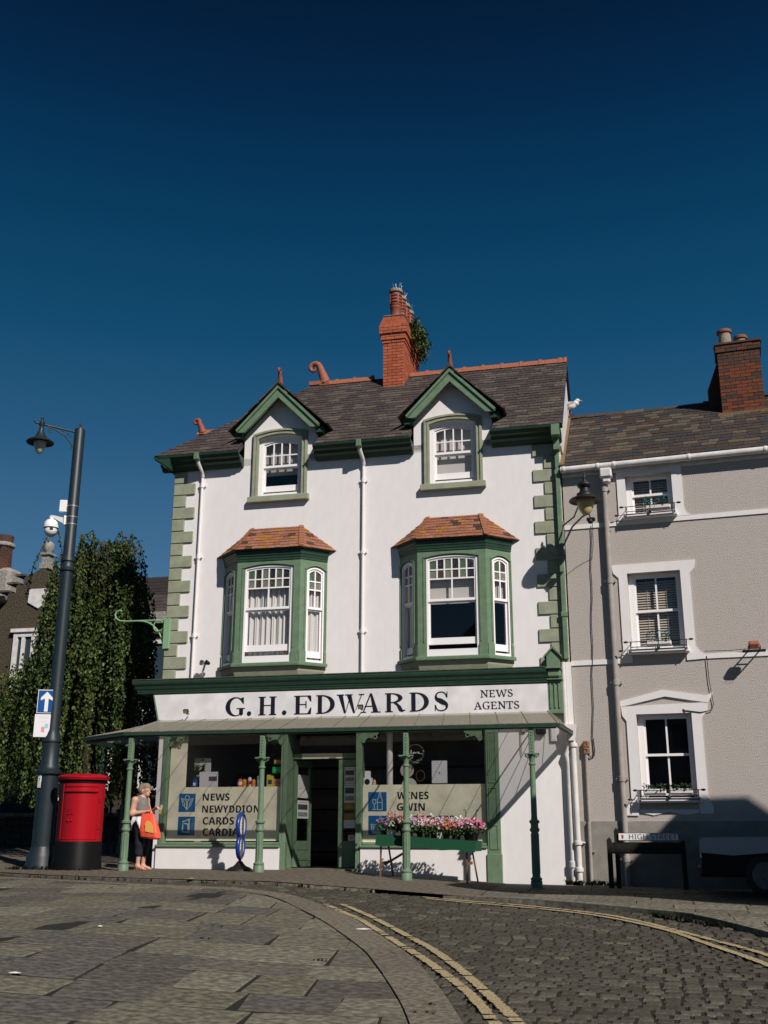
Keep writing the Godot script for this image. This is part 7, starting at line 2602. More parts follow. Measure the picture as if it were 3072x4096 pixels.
	for i in prof.size() - 1:
		for k in 24:
			var q := func(r: Array, kk: int) -> Vector3:
				var a := TAU * kk / 24.0
				var sx := signf(cos(a)) * pow(absf(cos(a)), 0.5)
				var sz := signf(sin(a)) * pow(absf(sin(a)), 0.6)
				return Vector3(0.06 - r[0] * 0.22 + sx * r[1] * (1.0 + 0.02 * sin(kk * 2.7 + r[0] * 20)), r[0] - 0.08 * (sx * 0.5 + 0.5) * (0.44 - r[0]) , sz * r[2] * (1.0 + 0.10 * sin(kk * 3.1 + r[0] * 31)))
			m.quad(q.call(prof[i], k + 1), q.call(prof[i], k), q.call(prof[i + 1], k), q.call(prof[i + 1], k + 1))
	m.ball(Vector3(0.06, 0.005, 0), Vector3(0.165, 0.03, 0.07), 12, Basis(Vector3.BACK, -0.16))
	put(m, "bag_body", M.bag_orange, bg)
	m = MB.new()
	var P := PackedVector2Array([Vector2(0.00, 0.11), Vector2(0.17, 0.085), Vector2(0.15, 0.22), Vector2(0.08, 0.30), Vector2(0.02, 0.31), Vector2(-0.02, 0.25)])
	m.extr(P, 0.101, 0.108)
	put(m, "yellow_panel", M.bag_yellow, bg)
	m = MB.new()
	m.tube([Vector3(-0.14, 0.42, 0.02), Vector3(-0.10, 0.50, 0.0), Vector3(-0.03, 0.52, -0.02), Vector3(0.02, 0.50, 0.0), Vector3(0.04, 0.41, 0.02)], 0.012, 6)
	put(m, "handle", M.bag_orange, bg)
	var pa := MB.new()
	pa.quad(p + Vector3(0.335, 1.02, -0.06), p + Vector3(0.345, 1.03, 0.07), p + Vector3(0.375, 1.19, 0.06), p + Vector3(0.365, 1.18, -0.07))
	single(pa, "leaflet", printed("leaflet", print_tex("leaflet", Color(0.7, 0.72, 0.66), [[0.0, 0.5, 1.0, 1.0, Color(0.75, 0.6, 0.15), 0.1]], [])), "small leaflet held up in the person's hands", "leaflet")


# ---- ground, road, pavements
func smooth_line(pts: Array, per := 6) -> Array:   # Catmull-Rom through Vector2(x, z)
	var r := []
	for i in pts.size() - 1:
		var p0: Vector2 = pts[maxi(i - 1, 0)]
		var p1: Vector2 = pts[i]
		var p2: Vector2 = pts[i + 1]
		var p3: Vector2 = pts[mini(i + 2, pts.size() - 1)]
		for k in per:
			r.push_back(p1.cubic_interpolate(p2, p0, p3, float(k) / per))
	r.push_back(pts[-1])
	return r


func resample(line: Array, n: int) -> Array:
	var len := [0.0]
	for i in range(1, line.size()):
		len.push_back(len[-1] + line[i].distance_to(line[i - 1]))
	var r := []
	var k := 0
	for i in n:
		var t: float = len[-1] * i / (n - 1)
		while k < line.size() - 2 and len[k + 1] < t:
			k += 1
		r.push_back(line[k].lerp(line[k + 1], (t - len[k]) / maxf(len[k + 1] - len[k], 1e-6)))
	return r


func sheet(mb: MB, poly: PackedVector2Array, up: float, step := 0.0) -> void:   # a polygon in (x, z) laid on the ground, cut so that it follows the slope
	var bits := []
	if step > 0:
		var lo := Vector2(1e9, 1e9)
		var hi := Vector2(-1e9, -1e9)
		for p in poly:
			lo = lo.min(p)
			hi = hi.max(p)
		var x := lo.x
		while x < hi.x:
			var z := lo.y
			while z < hi.y:
				bits.append_array(Geometry2D.intersect_polygons(poly, PackedVector2Array([Vector2(x, z), Vector2(x + step, z), Vector2(x + step, z + step), Vector2(x, z + step)])))
				z += step
			x += step
	else:
		bits = [poly]
	for b in bits:
		var ix := Geometry2D.triangulate_polygon(b)
		for i in range(0, ix.size(), 3):
			var a: Vector2 = b[ix[i]]
			var c: Vector2 = b[ix[i + 1]]
			var d: Vector2 = b[ix[i + 2]]
			var A := gp(a.x, a.y, up)
			var C := gp(c.x, c.y, up)
			var D := gp(d.x, d.y, up)
			if (C - A).cross(D - A).y > 0:
				mb.tri(A, C, D)
			else:
				mb.tri(A, D, C)


func slab(mb: MB, poly: PackedVector2Array, up: float, bev: float, deep: float, tilt := Vector2.ZERO) -> void:   # a stone with worn edges, bedded in the ground
	var P := poly
	if Geometry2D.is_polygon_clockwise(P):
		P = P.duplicate()
		P.reverse()
	var ins: Array = Geometry2D.offset_polygon(P, -bev)
	var m := Vector2.ZERO
	for p in P:
		m += p
	m /= P.size()
	var h := func(q: Vector2, dy: float) -> Vector3: return gp(q.x, q.y, up + dy + (q - m).dot(tilt))
	if ins.size() == 1 and ins[0].size() == P.size():
		var Q: PackedVector2Array = ins[0]
		# match the inset ring to the outer ring
		var best := 0
		var bd := 1e9
		for s in Q.size():
			var d := Q[s].distance_to(P[0])
			if d < bd:
				bd = d
				best = s
		for i in range(1, Q.size() - 1):
			mb.tri(h.call(Q[0], 0.0), h.call(Q[i + 1], 0.0), h.call(Q[i], 0.0))
		for i in P.size():
			var j := (i + 1) % P.size()
			var qi := Q[(best + i) % Q.size()]
			var qj := Q[(best + j) % Q.size()]
			mb.quad(h.call(P[j], -bev * 0.8), h.call(P[i], -bev * 0.8), h.call(qi, 0.0), h.call(qj, 0.0))
			mb.quad(h.call(P[j], -deep), h.call(P[i], -deep), h.call(P[i], -bev * 0.8), h.call(P[j], -bev * 0.8))
	else:
		var ix := Geometry2D.triangulate_polygon(P)
		for i in range(0, ix.size(), 3):
			mb.tri(h.call(P[ix[i]], 0.0), h.call(P[ix[i + 2]], 0.0), h.call(P[ix[i + 1]], 0.0))
		for i in P.size():
			var j := (i + 1) % P.size()
			mb.quad(h.call(P[j], -deep), h.call(P[i], -deep), h.call(P[i], 0.0), h.call(P[j], 0.0))


func in_view(q: Vector3) -> bool:
	var l := cam.transform.affine_inverse() * q
	if l.z > -0.5:
		return false
	var t := tan(deg_to_rad(cam.fov / 2))
	return absf(l.x) < -l.z * t * 0.75 * 1.03 and absf(l.y) < -l.z * t * 1.03


var kerb_in := []
var kerb_out := []
var kerb_right := []
var kerb_shop := []

func ground() -> void:
	var xs := [-320.0, -90.0, -40.0, -24.0, -16.0]
	var v := -14.0
	while v <= 12.0:
		xs.push_back(v)
		v += 0.5
	xs.append_array([16.0, 24.0, 40.0, 90.0, 320.0])
	var zs := [-320.0, -90.0, -40.0, -24.0]
	v = -18.0
	while v <= 24.0:
		zs.push_back(v)
		v += 0.5
	zs.append_array([32.0, 48.0, 90.0, 320.0])
	var h := func(x: float, z: float) -> Vector3: return Vector3(x, gy(clampf(x, -24, 24), clampf(z, -24, 32)) - 0.10, z)
	var mb := MB.new()
	for i in xs.size() - 1:
		for j in zs.size() - 1:
			mb.quad(h.call(xs[i], zs[j + 1]), h.call(xs[i + 1], zs[j + 1]), h.call(xs[i + 1], zs[j]), h.call(xs[i], zs[j]))
	struct(mb, "ground", M.tarmac)
	var V := func(a: Array) -> Array:
		var r := []
		for i in range(0, a.size(), 2):
			r.push_back(Vector2(a[i], a[i + 1]))
		return r
	kerb_in = smooth_line(V.call([-9.0, 2.7, -4.5, 3.85, -1.8, 4.85, 0.1, 5.45, 0.78, 5.80, 1.52, 6.87, 2.22, 8.03, 3.05, 9.64, 3.43, 10.58, 3.93, 11.97, 4.27, 13.05, 4.75, 14.8, 5.2, 17.0, 5.5, 20.0, 5.6, 24.0]))
	kerb_out = smooth_line(V.call([-9.0, 2.4, -4.4, 3.6, -1.7, 4.58, 0.3, 5.15, 1.10, 5.57, 2.17, 7.05, 2.90, 8.42, 3.55, 9.80, 4.16, 11.46, 4.62, 12.96, 5.15, 14.8, 5.65, 17.0, 5.95, 20.0, 6.05, 24.0]))
	kerb_in = resample(kerb_in, 100)
	kerb_out = resample(kerb_out, 100)
	kerb_right = smooth_line(V.call([1.7, 3.55, 3.0, 3.55, 4.2, 3.85, 5.2, 4.45, 5.95, 4.95, 6.5, 5.5, 6.92, 6.51, 7.3, 7.5, 7.75, 9.0, 8.2, 11.0, 8.6, 14.0, 8.8, 18.0]))
	kerb_shop = smooth_line(V.call([-9.5, 0.2, -6.3, 1.9, -4.3, 2.75, -2.13, 3.3, -0.31, 3.6, 1.7, 3.55]))
	# beds
	var road := PackedVector2Array(kerb_out)
	var back := kerb_right.duplicate()
	back.reverse()
	road.append_array(PackedVector2Array(back))
	var bs := kerb_shop.duplicate()
	bs.reverse()
	road.append_array(PackedVector2Array(bs))
	mb = MB.new()
	sheet(mb, road, -0.062, 0.5)
	struct(mb, "road", M.soil)
	var plaza := PackedVector2Array(kerb_in)
	plaza.append_array(PackedVector2Array([Vector2(-12, 24), Vector2(-12, 2.2)]))
	mb = MB.new()
	sheet(mb, plaza, -0.007, 0.5)
	struct(mb, "square", M.soil)
	var pv := PackedVector2Array(kerb_shop)
	pv.append_array(PackedVector2Array([Vector2(3.3, 3.55), Vector2(3.3, -0.3), Vector2(-3.8, -0.3), Vector2(-3.8, -9), Vector2(-6.0, -9), Vector2(-9.5, -4)]))
	mb = MB.new()
	sheet(mb, pv, 0.0, 0.5)
	struct(mb, "shop_pavement", M.pave)
	# kerb edging stones of the shop pavement
	var sk := Node3D.new()
	sk.name = "shop_kerb"
	add_child(sk, true)
	sk.set_meta("kind", "structure")
	kerb_run(sk, kerb_shop, 0.13, -0.01, 0.14, 1.1, [M.kerb_stone_b, M.flag3])
	# right-hand pavement: long slabs and a kerb with an upstand
	var rp := Node3D.new()
	rp.name = "side_pavement"
	add_child(rp, true)
	rp.set_meta("kind", "structure")
	var reg := PackedVector2Array()
	for q in kerb_right:
		if q.x >= 3.3:
			reg.push_back(q + Vector2(0.14, -0.10))
	reg.append_array(PackedVector2Array([Vector2(12, 18), Vector2(12, 1.2), Vector2(9.5, 0.52), Vector2(4.7, 0.06), Vector2(3.31, 0.03), Vector2(3.31, 3.4)]))
	mb = MB.new()
	sheet(mb, reg, -0.03, 0.5)
	put(mb, "bed", M.soil, rp)
	var row := 0
	var z := 0.2
	while z < 15.0:
		var d := rf(0.45, 0.6)
		var x := 3.3 - rf(0.0, 0.6)
		while x < 11.0:
			var w := rf(0.65, 1.15)
			var q := PackedVector2Array([Vector2(x, z), Vector2(x + w - 0.012, z), Vector2(x + w - 0.012, z + d - 0.012), Vector2(x, z + d - 0.012)])
			x += w
			if not in_view(gp(x - w / 2, z + d / 2)) and x > 9.5:
				continue
			for b in Geometry2D.intersect_polygons(q, reg):
				var s := MB.new()
				slab(s, b, 0.0 + rf(-0.003, 0.003), 0.008, 0.03, Vector2(rf(-0.006, 0.006), rf(-0.006, 0.006)))
				put(s, "paving_slab", M["flag%d" % [1, 3, 4, 1, 3, 0][rng.randi() % 6]], rp)
		z += d
		row += 1
	var rk := []
	for q in kerb_right:
		if q.x > 2.6:
			rk.push_back(q)
	kerb_run(rp, rk, 0.17, 0.012, 0.16, 1.0, [M.flag3, M.flag1, M.kerb_stone_b])
	# square: flagstones in slanting courses
	var sq := Node3D.new()
	sq.name = "square_paving"
	add_child(sq, true)
	sq.set_meta("kind", "structure")
	var ang := deg_to_rad(7.5)
	var U := Vector2(cos(ang), -sin(ang))
	var W := Vector2(sin(ang), cos(ang))
	var clip := PackedVector2Array()
	for o in Geometry2D.offset_polygon(plaza, -0.008):
		clip = o
		break
	var t := 3.4
	row = 0
	while t < 17.5:
		var d := rf(0.50, 1.0)
		var s := -10.0 - rf(0, 0.8)
		while s < 8.0:
			var w := rf(0.48, 1.15)
			var jit := func() -> Vector2: return Vector2(rf(-0.016, 0.016), rf(-0.016, 0.016))
			var base := U * s + W * t
			var sk2 := rf(-0.03, 0.05)
			var q := PackedVector2Array([base + jit.call(), base + U * (w - 0.02) + jit.call(), base + U * (w - 0.02 + sk2) + W * (d - 0.045) + jit.call(), base + U * sk2 + W * (d - 0.045) + jit.call()])
			s += w
			var mid := base + U * w / 2 + W * d / 2
			if not in_view(gp(mid.x, mid.y)) and not (absf(mid.x - 2) < 5 and mid.y > 9 and mid.y < 15):
				continue
			if Rect2(-0.3, 12.0, 1.0, 0.5).has_point(mid) or Rect2(-0.2, 13.2, 1.1, 0.6).has_point(mid):
				continue
			for b in Geometry2D.intersect_polygons(q, clip):
				if b.size() < 3:
					continue
				var fs := MB.new()
				slab(fs, b, rf(0.0, 0.006), 0.008, 0.05, Vector2(rf(-0.004, 0.004), rf(-0.004, 0.004)))
				put(fs, "flagstone", M["flag%d" % (rng.randi() % 6)], sq)
		t += d
		row += 1
	# the broad granite kerb of the square
	var gk := Node3D.new()
	gk.name = "square_kerb"
	add_child(gk, true)
	gk.set_meta("kind", "structure")
	var n := kerb_in.size()
	var i0 := 0
	while i0 < n - 1:
		var i1 := mini(i0 + 5, n - 1)
		var P := PackedVector2Array()
		for k in range(i0, i1 + 1):
			P.push_back(kerb_in[k].lerp(kerb_out[k], 0.012))
		for k in range(i1, i0 - 1, -1):
			P.push_back(kerb_in[k].lerp(kerb_out[k], 0.99))
		var dir: Vector2 = (kerb_in[i1] - kerb_in[i0]).normalized() * 0.006
		P[0] += dir
		P[P.size() - 1] += dir
		P[i1 - i0] -= dir
		P[i1 - i0 + 1] -= dir
		var s := MB.new()
		slab(s, P, 0.012 + rf(-0.004, 0.004), 0.02, 0.11)
		put(s, "kerb_stone", M.kerb_stone if (i0 / 5) % 3 != 1 else M.kerb_stone_b, gk)
		i0 = i1
	setts(road)
	yellow_lines()


func kerb_run(par: Node, line: Array, w: float, up: float, deep: float, each: float, mats: Array) -> void:   # kerb stones along a line, on its right-hand side
	var acc := 0.0
	var cur := [line[0]]
	for i in range(1, line.size()):
		acc += line[i].distance_to(line[i - 1])
		cur.push_back(line[i])
		if acc > each or i == line.size() - 1:
			var P := PackedVector2Array(cur)
			for k in range(cur.size() - 1, -1, -1):
				var a: Vector2 = cur[maxi(k - 1, 0)]
				var b: Vector2 = cur[mini(k + 1, cur.size() - 1)]
				var d := (b - a).normalized()
				P.push_back(cur[k] + Vector2(d.y, -d.x) * w)
			var dir: Vector2 = (cur[-1] - cur[0]).normalized() * 0.006
			P[0] += dir
			P[P.size() - 1] += dir
			var s := MB.new()
			slab(s, P, up + rf(-0.006, 0.006), 0.012, deep, Vector2(rf(-0.008, 0.008), rf(-0.008, 0.008)))
			put(s, "kerb_stone", mats[rng.randi() % mats.size()], par)
			cur = [line[i]]
			acc = 0.0


func setts(road: PackedVector2Array) -> void:
	var st := Node3D.new()
	st.name = "road_setts"
	add_child(st, true)
	st.set_meta("kind", "structure")
	var meshes := []
	for k in 4:
		var mb := MB.new()
		var p := [Vector3(-0.5, 0, -0.5), Vector3(0.5, 0, -0.5), Vector3(0.5, 0, 0.5), Vector3(-0.5, 0, 0.5)]
		var q := []
		var r := []
		for i in 4:
			var c: Vector3 = p[i] * Vector3(rf(0.80, 0.94), 1, rf(0.80, 0.94))
			q.push_back(c + Vector3(0, -0.016, 0))
			r.push_back(c * Vector3(0.80, 1, 0.80) + Vector3(0, rf(-0.003, 0.003), 0))
		mb.quad(r[3], r[2], r[1], r[0])
		for i in 4:
			var j := (i + 1) % 4
			mb.quad(q[j], q[i], r[i], r[j])
			mb.quad(q[j] + Vector3(0, -0.06, 0), q[i] + Vector3(0, -0.06, 0), q[i], q[j])
		meshes.push_back(mb)
	var shared := []
	for k in 4:
		for c in 5:
			shared.push_back(meshes[k].mesh(M["sett%d" % c]))
	var all := []
	var z := 3.2
	var row := 0
	while z < 16.0:
		var d := rf(0.145, 0.175)
		var x := -8.0 + (0.08 if row % 2 else 0.0) + rf(0, 0.03)
		while x < 10.0:
			var w := rf(0.125, 0.20)
			var m := Vector2(x + w / 2, z + d / 2 + 0.05 * sin(x * 0.8))
			if Geometry2D.is_point_in_polygon(m, road):
				var g := gp(m.x, m.y, -0.05 + rf(-0.004, 0.005))
				if in_view(g) or (m.x > 2 and m.x < 8.6 and m.y > 4):
					all.push_back([EYE.distance_squared_to(g) + (0.0 if in_view(g) else 1e6), Transform3D(Basis(Vector3.UP, rf(-0.05, 0.05)) * Basis(Vector3.RIGHT, 0.032 + rf(-0.03, 0.03)) * Basis(Vector3.BACK, rf(-0.04, 0.04)) * Basis.from_scale(Vector3(w, 1, d)), g)])
			x += w
		z += d
		row += 1
	all.sort_custom(func(a, b): return a[0] < b[0])
	var xf := []
	var cols := []
	for i in all.size():
		if i < 300:
			inst(shared[rng.randi() % shared.size()], "sett", st, all[i][1])
		else:
			var k: float = [0.07, 0.085, 0.06, 0.10, 0.075, 0.15][rng.randi() % 6 if rng.randf() < 0.35 else rng.randi() % 5] * rf(0.9, 1.1)
			xf.push_back(all[i][1])
			cols.push_back(Color(k * 1.10, k, k * 0.74))
	stuff(multi(meshes[0].mesh(M.sett_vc), xf, cols, "far_setts", st))


func yellow_lines() -> void:
	var V := func(a: Array) -> Array:
		var r := []
		for i in range(0, a.size(), 2):
			r.push_back(Vector2(a[i], a[i + 1]))
		return smooth_line(r, 16)
	var lines := [V.call([1.55, 5.75, 2.05, 6.55, 2.45, 7.2, 3.49, 9.29, 4.0, 10.46, 4.46, 11.61, 4.86, 12.89, 5.25, 14.2]), V.call([1.75, 5.6, 2.25, 6.4, 2.65, 7.1, 3.49, 8.71, 4.06, 10.07, 4.6, 11.58, 5.02, 12.85, 5.4, 14.2]),
		V.call([2.5, 3.75, 3.61, 3.95, 5.04, 4.95, 5.68, 5.80, 6.47, 7.46, 6.99, 8.69, 7.5, 10.5]), V.call([2.6, 3.95, 3.5, 4.15, 5.0, 5.15, 5.97, 6.60, 6.46, 7.96, 6.85, 9.13, 7.3, 10.9])]
	for li in 4:
		var mb := MB.new()
		var L2: Array = lines[li]
		for i in L2.size() - 1:
			var wear := 0.16 if li in [1, 3] else 0.30
			var a: Vector2 = L2[i]
			var b: Vector2 = L2[i + 1]
			var n := int(a.distance_to(b) / 0.075) + 1
			for k in n:
				if rng.randf() < wear * 0.35:
					continue
				var p := a.lerp(b, float(k) / n)
				var q := a.lerp(b, (k + rf(0.95, 1.06)) / n)
				var d := (b - a).normalized()
				var s := Vector2(-d.y, d.x)
				var w0 := rf(0.034, 0.056)
				var w1 := rf(0.034, 0.056)
				var poly := PackedVector2Array([p - s * w0, q - s * w1, q + s * rf(0.034, 0.056), p + s * rf(0.034, 0.056)])
				sheet(mb, poly, -0.0375 + 0.0006 * (k % 2))
		struct(mb, "yellow_line", M.yellow)


func weeds() -> void:
	var mb := MB.new()
	var spots := []
	for i in 240:   # gaps on the left of the square, kerb feet
		spots.push_back(Vector2(rf(-0.3, 0.75), rf(12.0, 12.5)) if i % 2 else Vector2(rf(-0.2, 0.95), rf(13.15, 13.8)))
	for i in 90:
		spots.push_back(Vector2(rf(5.9, 6.75), 0) + Vector2(0, 0))
	for i in spots.size():
		var s: Vector2 = spots[i]
		if s.y == 0:
			s.y = lerpf(5.12, 6.2, (s.x - 5.9) / 0.85) + rf(-0.02, 0.14)
		var big := 1.0
		tuft(mb, gp(s.x, s.y, -0.06), 0.075 * big * rf(0.5, 1.2), 4)
	for i in 70:
		var q: Vector2 = kerb_shop[rng.randi() % kerb_shop.size()] + Vector2(rf(-0.3, 0.3), rf(0.0, 0.04))
		tuft(mb, gp(q.x, q.y, -0.06), rf(0.03, 0.08), 4)
	for i in 60:
		tuft(mb, gp(-5.6 + rf(-0.45, 0.5), 1.32 + rf(-0.08, 0.15), -0.01), rf(0.03, 0.10), 5)
		if i < 24:
			tuft(mb, gp(-4.7 + rf(-0.4, 0.5), 1.55 + rf(-0.03, 0.1), -0.01), rf(0.03, 0.07), 5)
	for i in 46:   # foot of the wall by the white pipes
		tuft(mb, gp(4.55 + rf(-0.15, 0.75), 0.12 + rf(0, 0.1), -0.01), rf(0.04, 0.13), 5)
	for q in [Vector2(1.52, 10.0), Vector2(2.9, 10.6), Vector2(3.5, 9.95), Vector2(1.3, 9.1), Vector2(4.28, 12.4), Vector2(4.3, 12.7)]:
		for k in 7:
			tuft(mb, gp(q.x + rf(-0.08, 0.08), q.y + rf(-0.03, 0.03), -0.01), rf(0.02, 0.045), 4)
	var o := put(mb, "weeds", M.grass)
	stuff(o)
	tag(o, "tufts of grass and moss in the paving gaps and kerb feet", "weeds")


func tuft(mb: MB, p: Vector3, h: float, n: int) -> void:
	for k in n:
		var a := rf(0, TAU)
		var d := Vector3(cos(a), 0, sin(a))
		var v := rf(0.6, 1.3)
		mb.col = Color(0.045 * v, 0.075 * v, 0.018 * v)
		var s := d.cross(Vector3.UP) * h * 0.13
		var m := p + d * h * 0.3 + Vector3(0, h * 0.7, 0)
		var t := p + d * h * rf(0.6, 1.1) + Vector3(0, h * rf(0.5, 1.05), 0)
		mb.quad(p - s, p + s, m + s * 0.7, m - s * 0.7)
		mb.tri(m - s * 0.7, m + s * 0.7, t)


func litter() -> void:
	var list := [[0.35, 9.9, "small white scrap of paper on the flagstones at left", 0.03], [-1.4, 3.45, "pink scrap of paper at the shop kerb", 0.07], [2.75, 8.35, "flattened white wrapper on the broad kerb", 0.10], [1.05, 12.6, "white bird dropping on the flagstones at lower left", 0.06]]
	for i in 4:
		var l = list[i]
		var mb := MB.new()
		var p := gp(l[0], l[1], 0.014)
		var k := 7
		for j in k:
			var a := TAU * j / k
			var b := TAU * (j + 1) / k
			mb.tri(p + Vector3(0, 0.012, 0), p + Vector3(cos(b) * l[3] * rf(0.7, 1.2), rf(0, 0.006), -sin(b) * l[3] * 0.7), p + Vector3(cos(a) * l[3] * rf(0.7, 1.2), rf(0, 0.006), -sin(a) * l[3] * 0.7))
		single(mb, "paper_scrap", M.plastic_white if i != 1 else mt("pinkish", L(0.6, 0.35, 0.33), 0.7), l[2], "litter", "scraps of litter on the ground")


# ---- leafy things
func leaf_mesh(mat: Material) -> ArrayMesh:
	var mb := MB.new()
	var a := Vector3.ZERO
	var tip := Vector3(0, -1, 0.12)
	for s in [-1.0, 1.0]:
		var e1 := Vector3(0.34 * s, -0.32, -0.10)
		var e2 := Vector3(0.27 * s, -0.66, -0.02)
		if s > 0:
			mb.quad(a, tip * 0.75, e2, e1)
			mb.tri(tip * 0.75, tip, e2)
		else:
			mb.quad(a, e1, e2, tip * 0.75)
			mb.tri(tip * 0.75, e2, tip)
	return mb.mesh(mat)


func strand(xf: Array, cols: Array, path: Array, gap: float, size: float, spread: float, warm := 0.0) -> void:
	for i in path.size() - 1:
		var a: Vector3 = path[i]
		var b: Vector3 = path[i + 1]
		var n := int(a.distance_to(b) / gap) + 1
		var tone := rf(0.75, 1.25)
		for k in n:
			var p := a.lerp(b, (k + rng.randf()) / n) + Vector3(rf(-1, 1), rf(-1, 1), rf(-1, 1)) * spread
			var s := size * rf(0.6, 1.25)
			xf.push_back(Transform3D(Basis(Vector3.UP, rf(0, TAU)) * Basis(Vector3.RIGHT, rf(-1.1, 0.7)) * Basis(Vector3.FORWARD, rf(-0.6, 0.6)) * Basis.from_scale(Vector3.ONE * s), p))
			var v := tone * rf(0.7, 1.35)
			var y := rng.randf() * warm
			if rng.randf() < 0.09:
				v *= 2.3  # a few leaf colours brightened to paint in sunlit highlights
			cols.push_back(Color((0.040 + 0.028 * y) * v, (0.066 + 0.018 * y) * v, 0.018 * v))


func tree() -> void:
	var o := thing("weeping_tree", "big weeping tree with long leafy strands between lamp post and shop", "tree", Vector3(-6.45, gy(-6.45, -2.2), -2.2))
	var g := gy(-6.45, -2.2)
	var lim := MB.new()
	var top := 7.4 - g
	lim.tube([Vector3(0, -0.3, 0), Vector3(0.06, 1.2, 0), Vector3(-0.05, 2.8, 0.05), Vector3(0.1, 4.5, 0), Vector3(0.0, 6.2, 0)], [0.22, 0.17, 0.14, 0.10, 0.06], 12)
	var trunk := put(lim, "trunk", M.bark, o)
	trunk.set_meta("label", "trunk hidden in the strands")
	var xf := []
	var cols := []
	var br := MB.new()
	for i in 210:
		var a := rf(0, TAU)
		var R := sqrt(rng.randf()) * 1.42
		var hx := R * cos(a) * 1.0
		var hz := R * sin(a) * 0.85
		# the dome: highest shoots near the middle and right
		var h := top - 0.5 * R * R - rf(0.0, 1.5) + 0.55 * sin(a * 3.0 + 0.5)
		var s := Vector3(0, 3.0 + rf(0, 2.2), 0)
		var crest := Vector3(hx * 0.8, h, hz * 0.8)
		var path := [s.lerp(crest, 0.55) + Vector3(0, 0.3, 0), crest, crest + Vector3(hx * 0.14, -0.15, hz * 0.14)]
		if i % 4 == 0:
			br.tube([s, s.lerp(crest, 0.5) + Vector3(0, 0.25, 0), crest, path[2]], [0.05, 0.035, 0.015, 0.008], 5)
		var p: Vector3 = path[2]
		var drop := rf(2.0, 6.0)
		var n := int(drop / 0.35)
		var sway := Vector3(hx, 0, hz).normalized() * rf(0.01, 0.05)
		for k in n:
			p += Vector3(rf(-0.05, 0.05), -0.35, rf(-0.05, 0.05)) + sway
			if p.y < 1.0:
				break
			path.push_back(p)
		strand(xf, cols, path, 0.018, 0.085, 0.055, 1.0 if i % 3 == 0 else 0.2)
	for i in 34:   # shoots that arch above the dome
		var a := rf(0, TAU)
		var s := Vector3(rf(-0.8, 1.0), top - 0.8, rf(-0.6, 0.6))
		var d := Vector3(cos(a), 0, sin(a) * 0.6) * rf(0.3, 0.9)
		var path := [s, s + d * 0.4 + Vector3(0, rf(0.5, 1.0), 0), s + d * 0.8 + Vector3(0, rf(0.5, 0.9), 0), s + d * 1.2 + Vector3(0, 0.1, 0), s + d * 1.35 + Vector3(0, -0.7, 0)]
		br.tube(path, [0.012, 0.010, 0.008, 0.006, 0.004], 4)
		strand(xf, cols, path, 0.022, 0.075, 0.045, 1.0)
	put(br, "limbs", M.bark, o)
	stuff(multi(leaf_mesh(M.leaf), xf, cols, "crown", o))
	# creeper on the stone building at left
	var c := thing("creeper", "dense green creeper over the windows of the stone building at left", "creeper", Vector3(-12.2, gy(-12.2, -9.5), -9.6))
	xf = []
	cols = []
	var st := MB.new()
	for i in 230:
		var x := rf(-2.2, 2.0)
		var hh := 5.1 - 0.16 * x * x + rf(-1.4, 0.35) + (0.5 if x > 0.9 else 0.0)
		var z := rf(-0.7, 0.5)
		var p := Vector3(x, hh, z)
		var path := [p]
		for k in int(rf(2, 9)):
			p += Vector3(rf(-0.08, 0.08), -0.4, rf(-0.05, 0.09))
			if p.y < 0.9:
				break
			path.push_back(p)
		if path.size() > 1:
			strand(xf, cols, path, 0.02, 0.11, 0.11, 0.8)
		if i % 6 == 0:
			st.tube([Vector3(x * 0.6, -0.2, -0.3), Vector3(x * 0.8, 2.0, -0.3), Vector3(x, hh, z)], [0.05, 0.04, 0.01], 5)
	for i in 90:   # over the gable step and finial
		var p := Vector3(rf(-0.35, 1.5), 7.2 + rf(-2.0, 0.9), rf(-0.9, -0.2))
		strand(xf, cols, [p, p + Vector3(rf(-0.2, 0.2), -0.4, 0.05), p + Vector3(rf(-0.3, 0.3), -rf(0.6, 1.5), 0.1)], 0.035, 0.14, 0.10, 0.8)
	put(st, "stems", M.bark, c)
	stuff(multi(leaf_mesh(M.leaf), xf, cols, "leaves", c))
	# ivy on the shop's chimney
	c = thing("chimney_ivy", "green plant growing out of the brick chimney's right shoulder", "ivy", Vector3(0.97, 12.4, -3.3))
	xf = []
	cols = []
	st = MB.new()
	for i in 60:
		var z := rf(0.45, -0.85)
		var s := Vector3(-0.02, 0.42 - 0.1 * absf(z), z)
		var e := s + Vector3(rf(0.05, 0.30), rf(-0.35, 0.12), rf(-0.2, 0.15))
		strand(xf, cols, [s, s.lerp(e, 0.5) + Vector3(0.03, 0.05, 0), e, e + Vector3(rf(0, 0.1), -rf(0.05, 0.3), 0)], 0.02, 0.075, 0.04, 0.5)
		st.tube([s, e], 0.006, 4)
	put(st, "stems", M.bark, c)
	stuff(multi(leaf_mesh(M.leaf), xf, cols, "leaves", c))


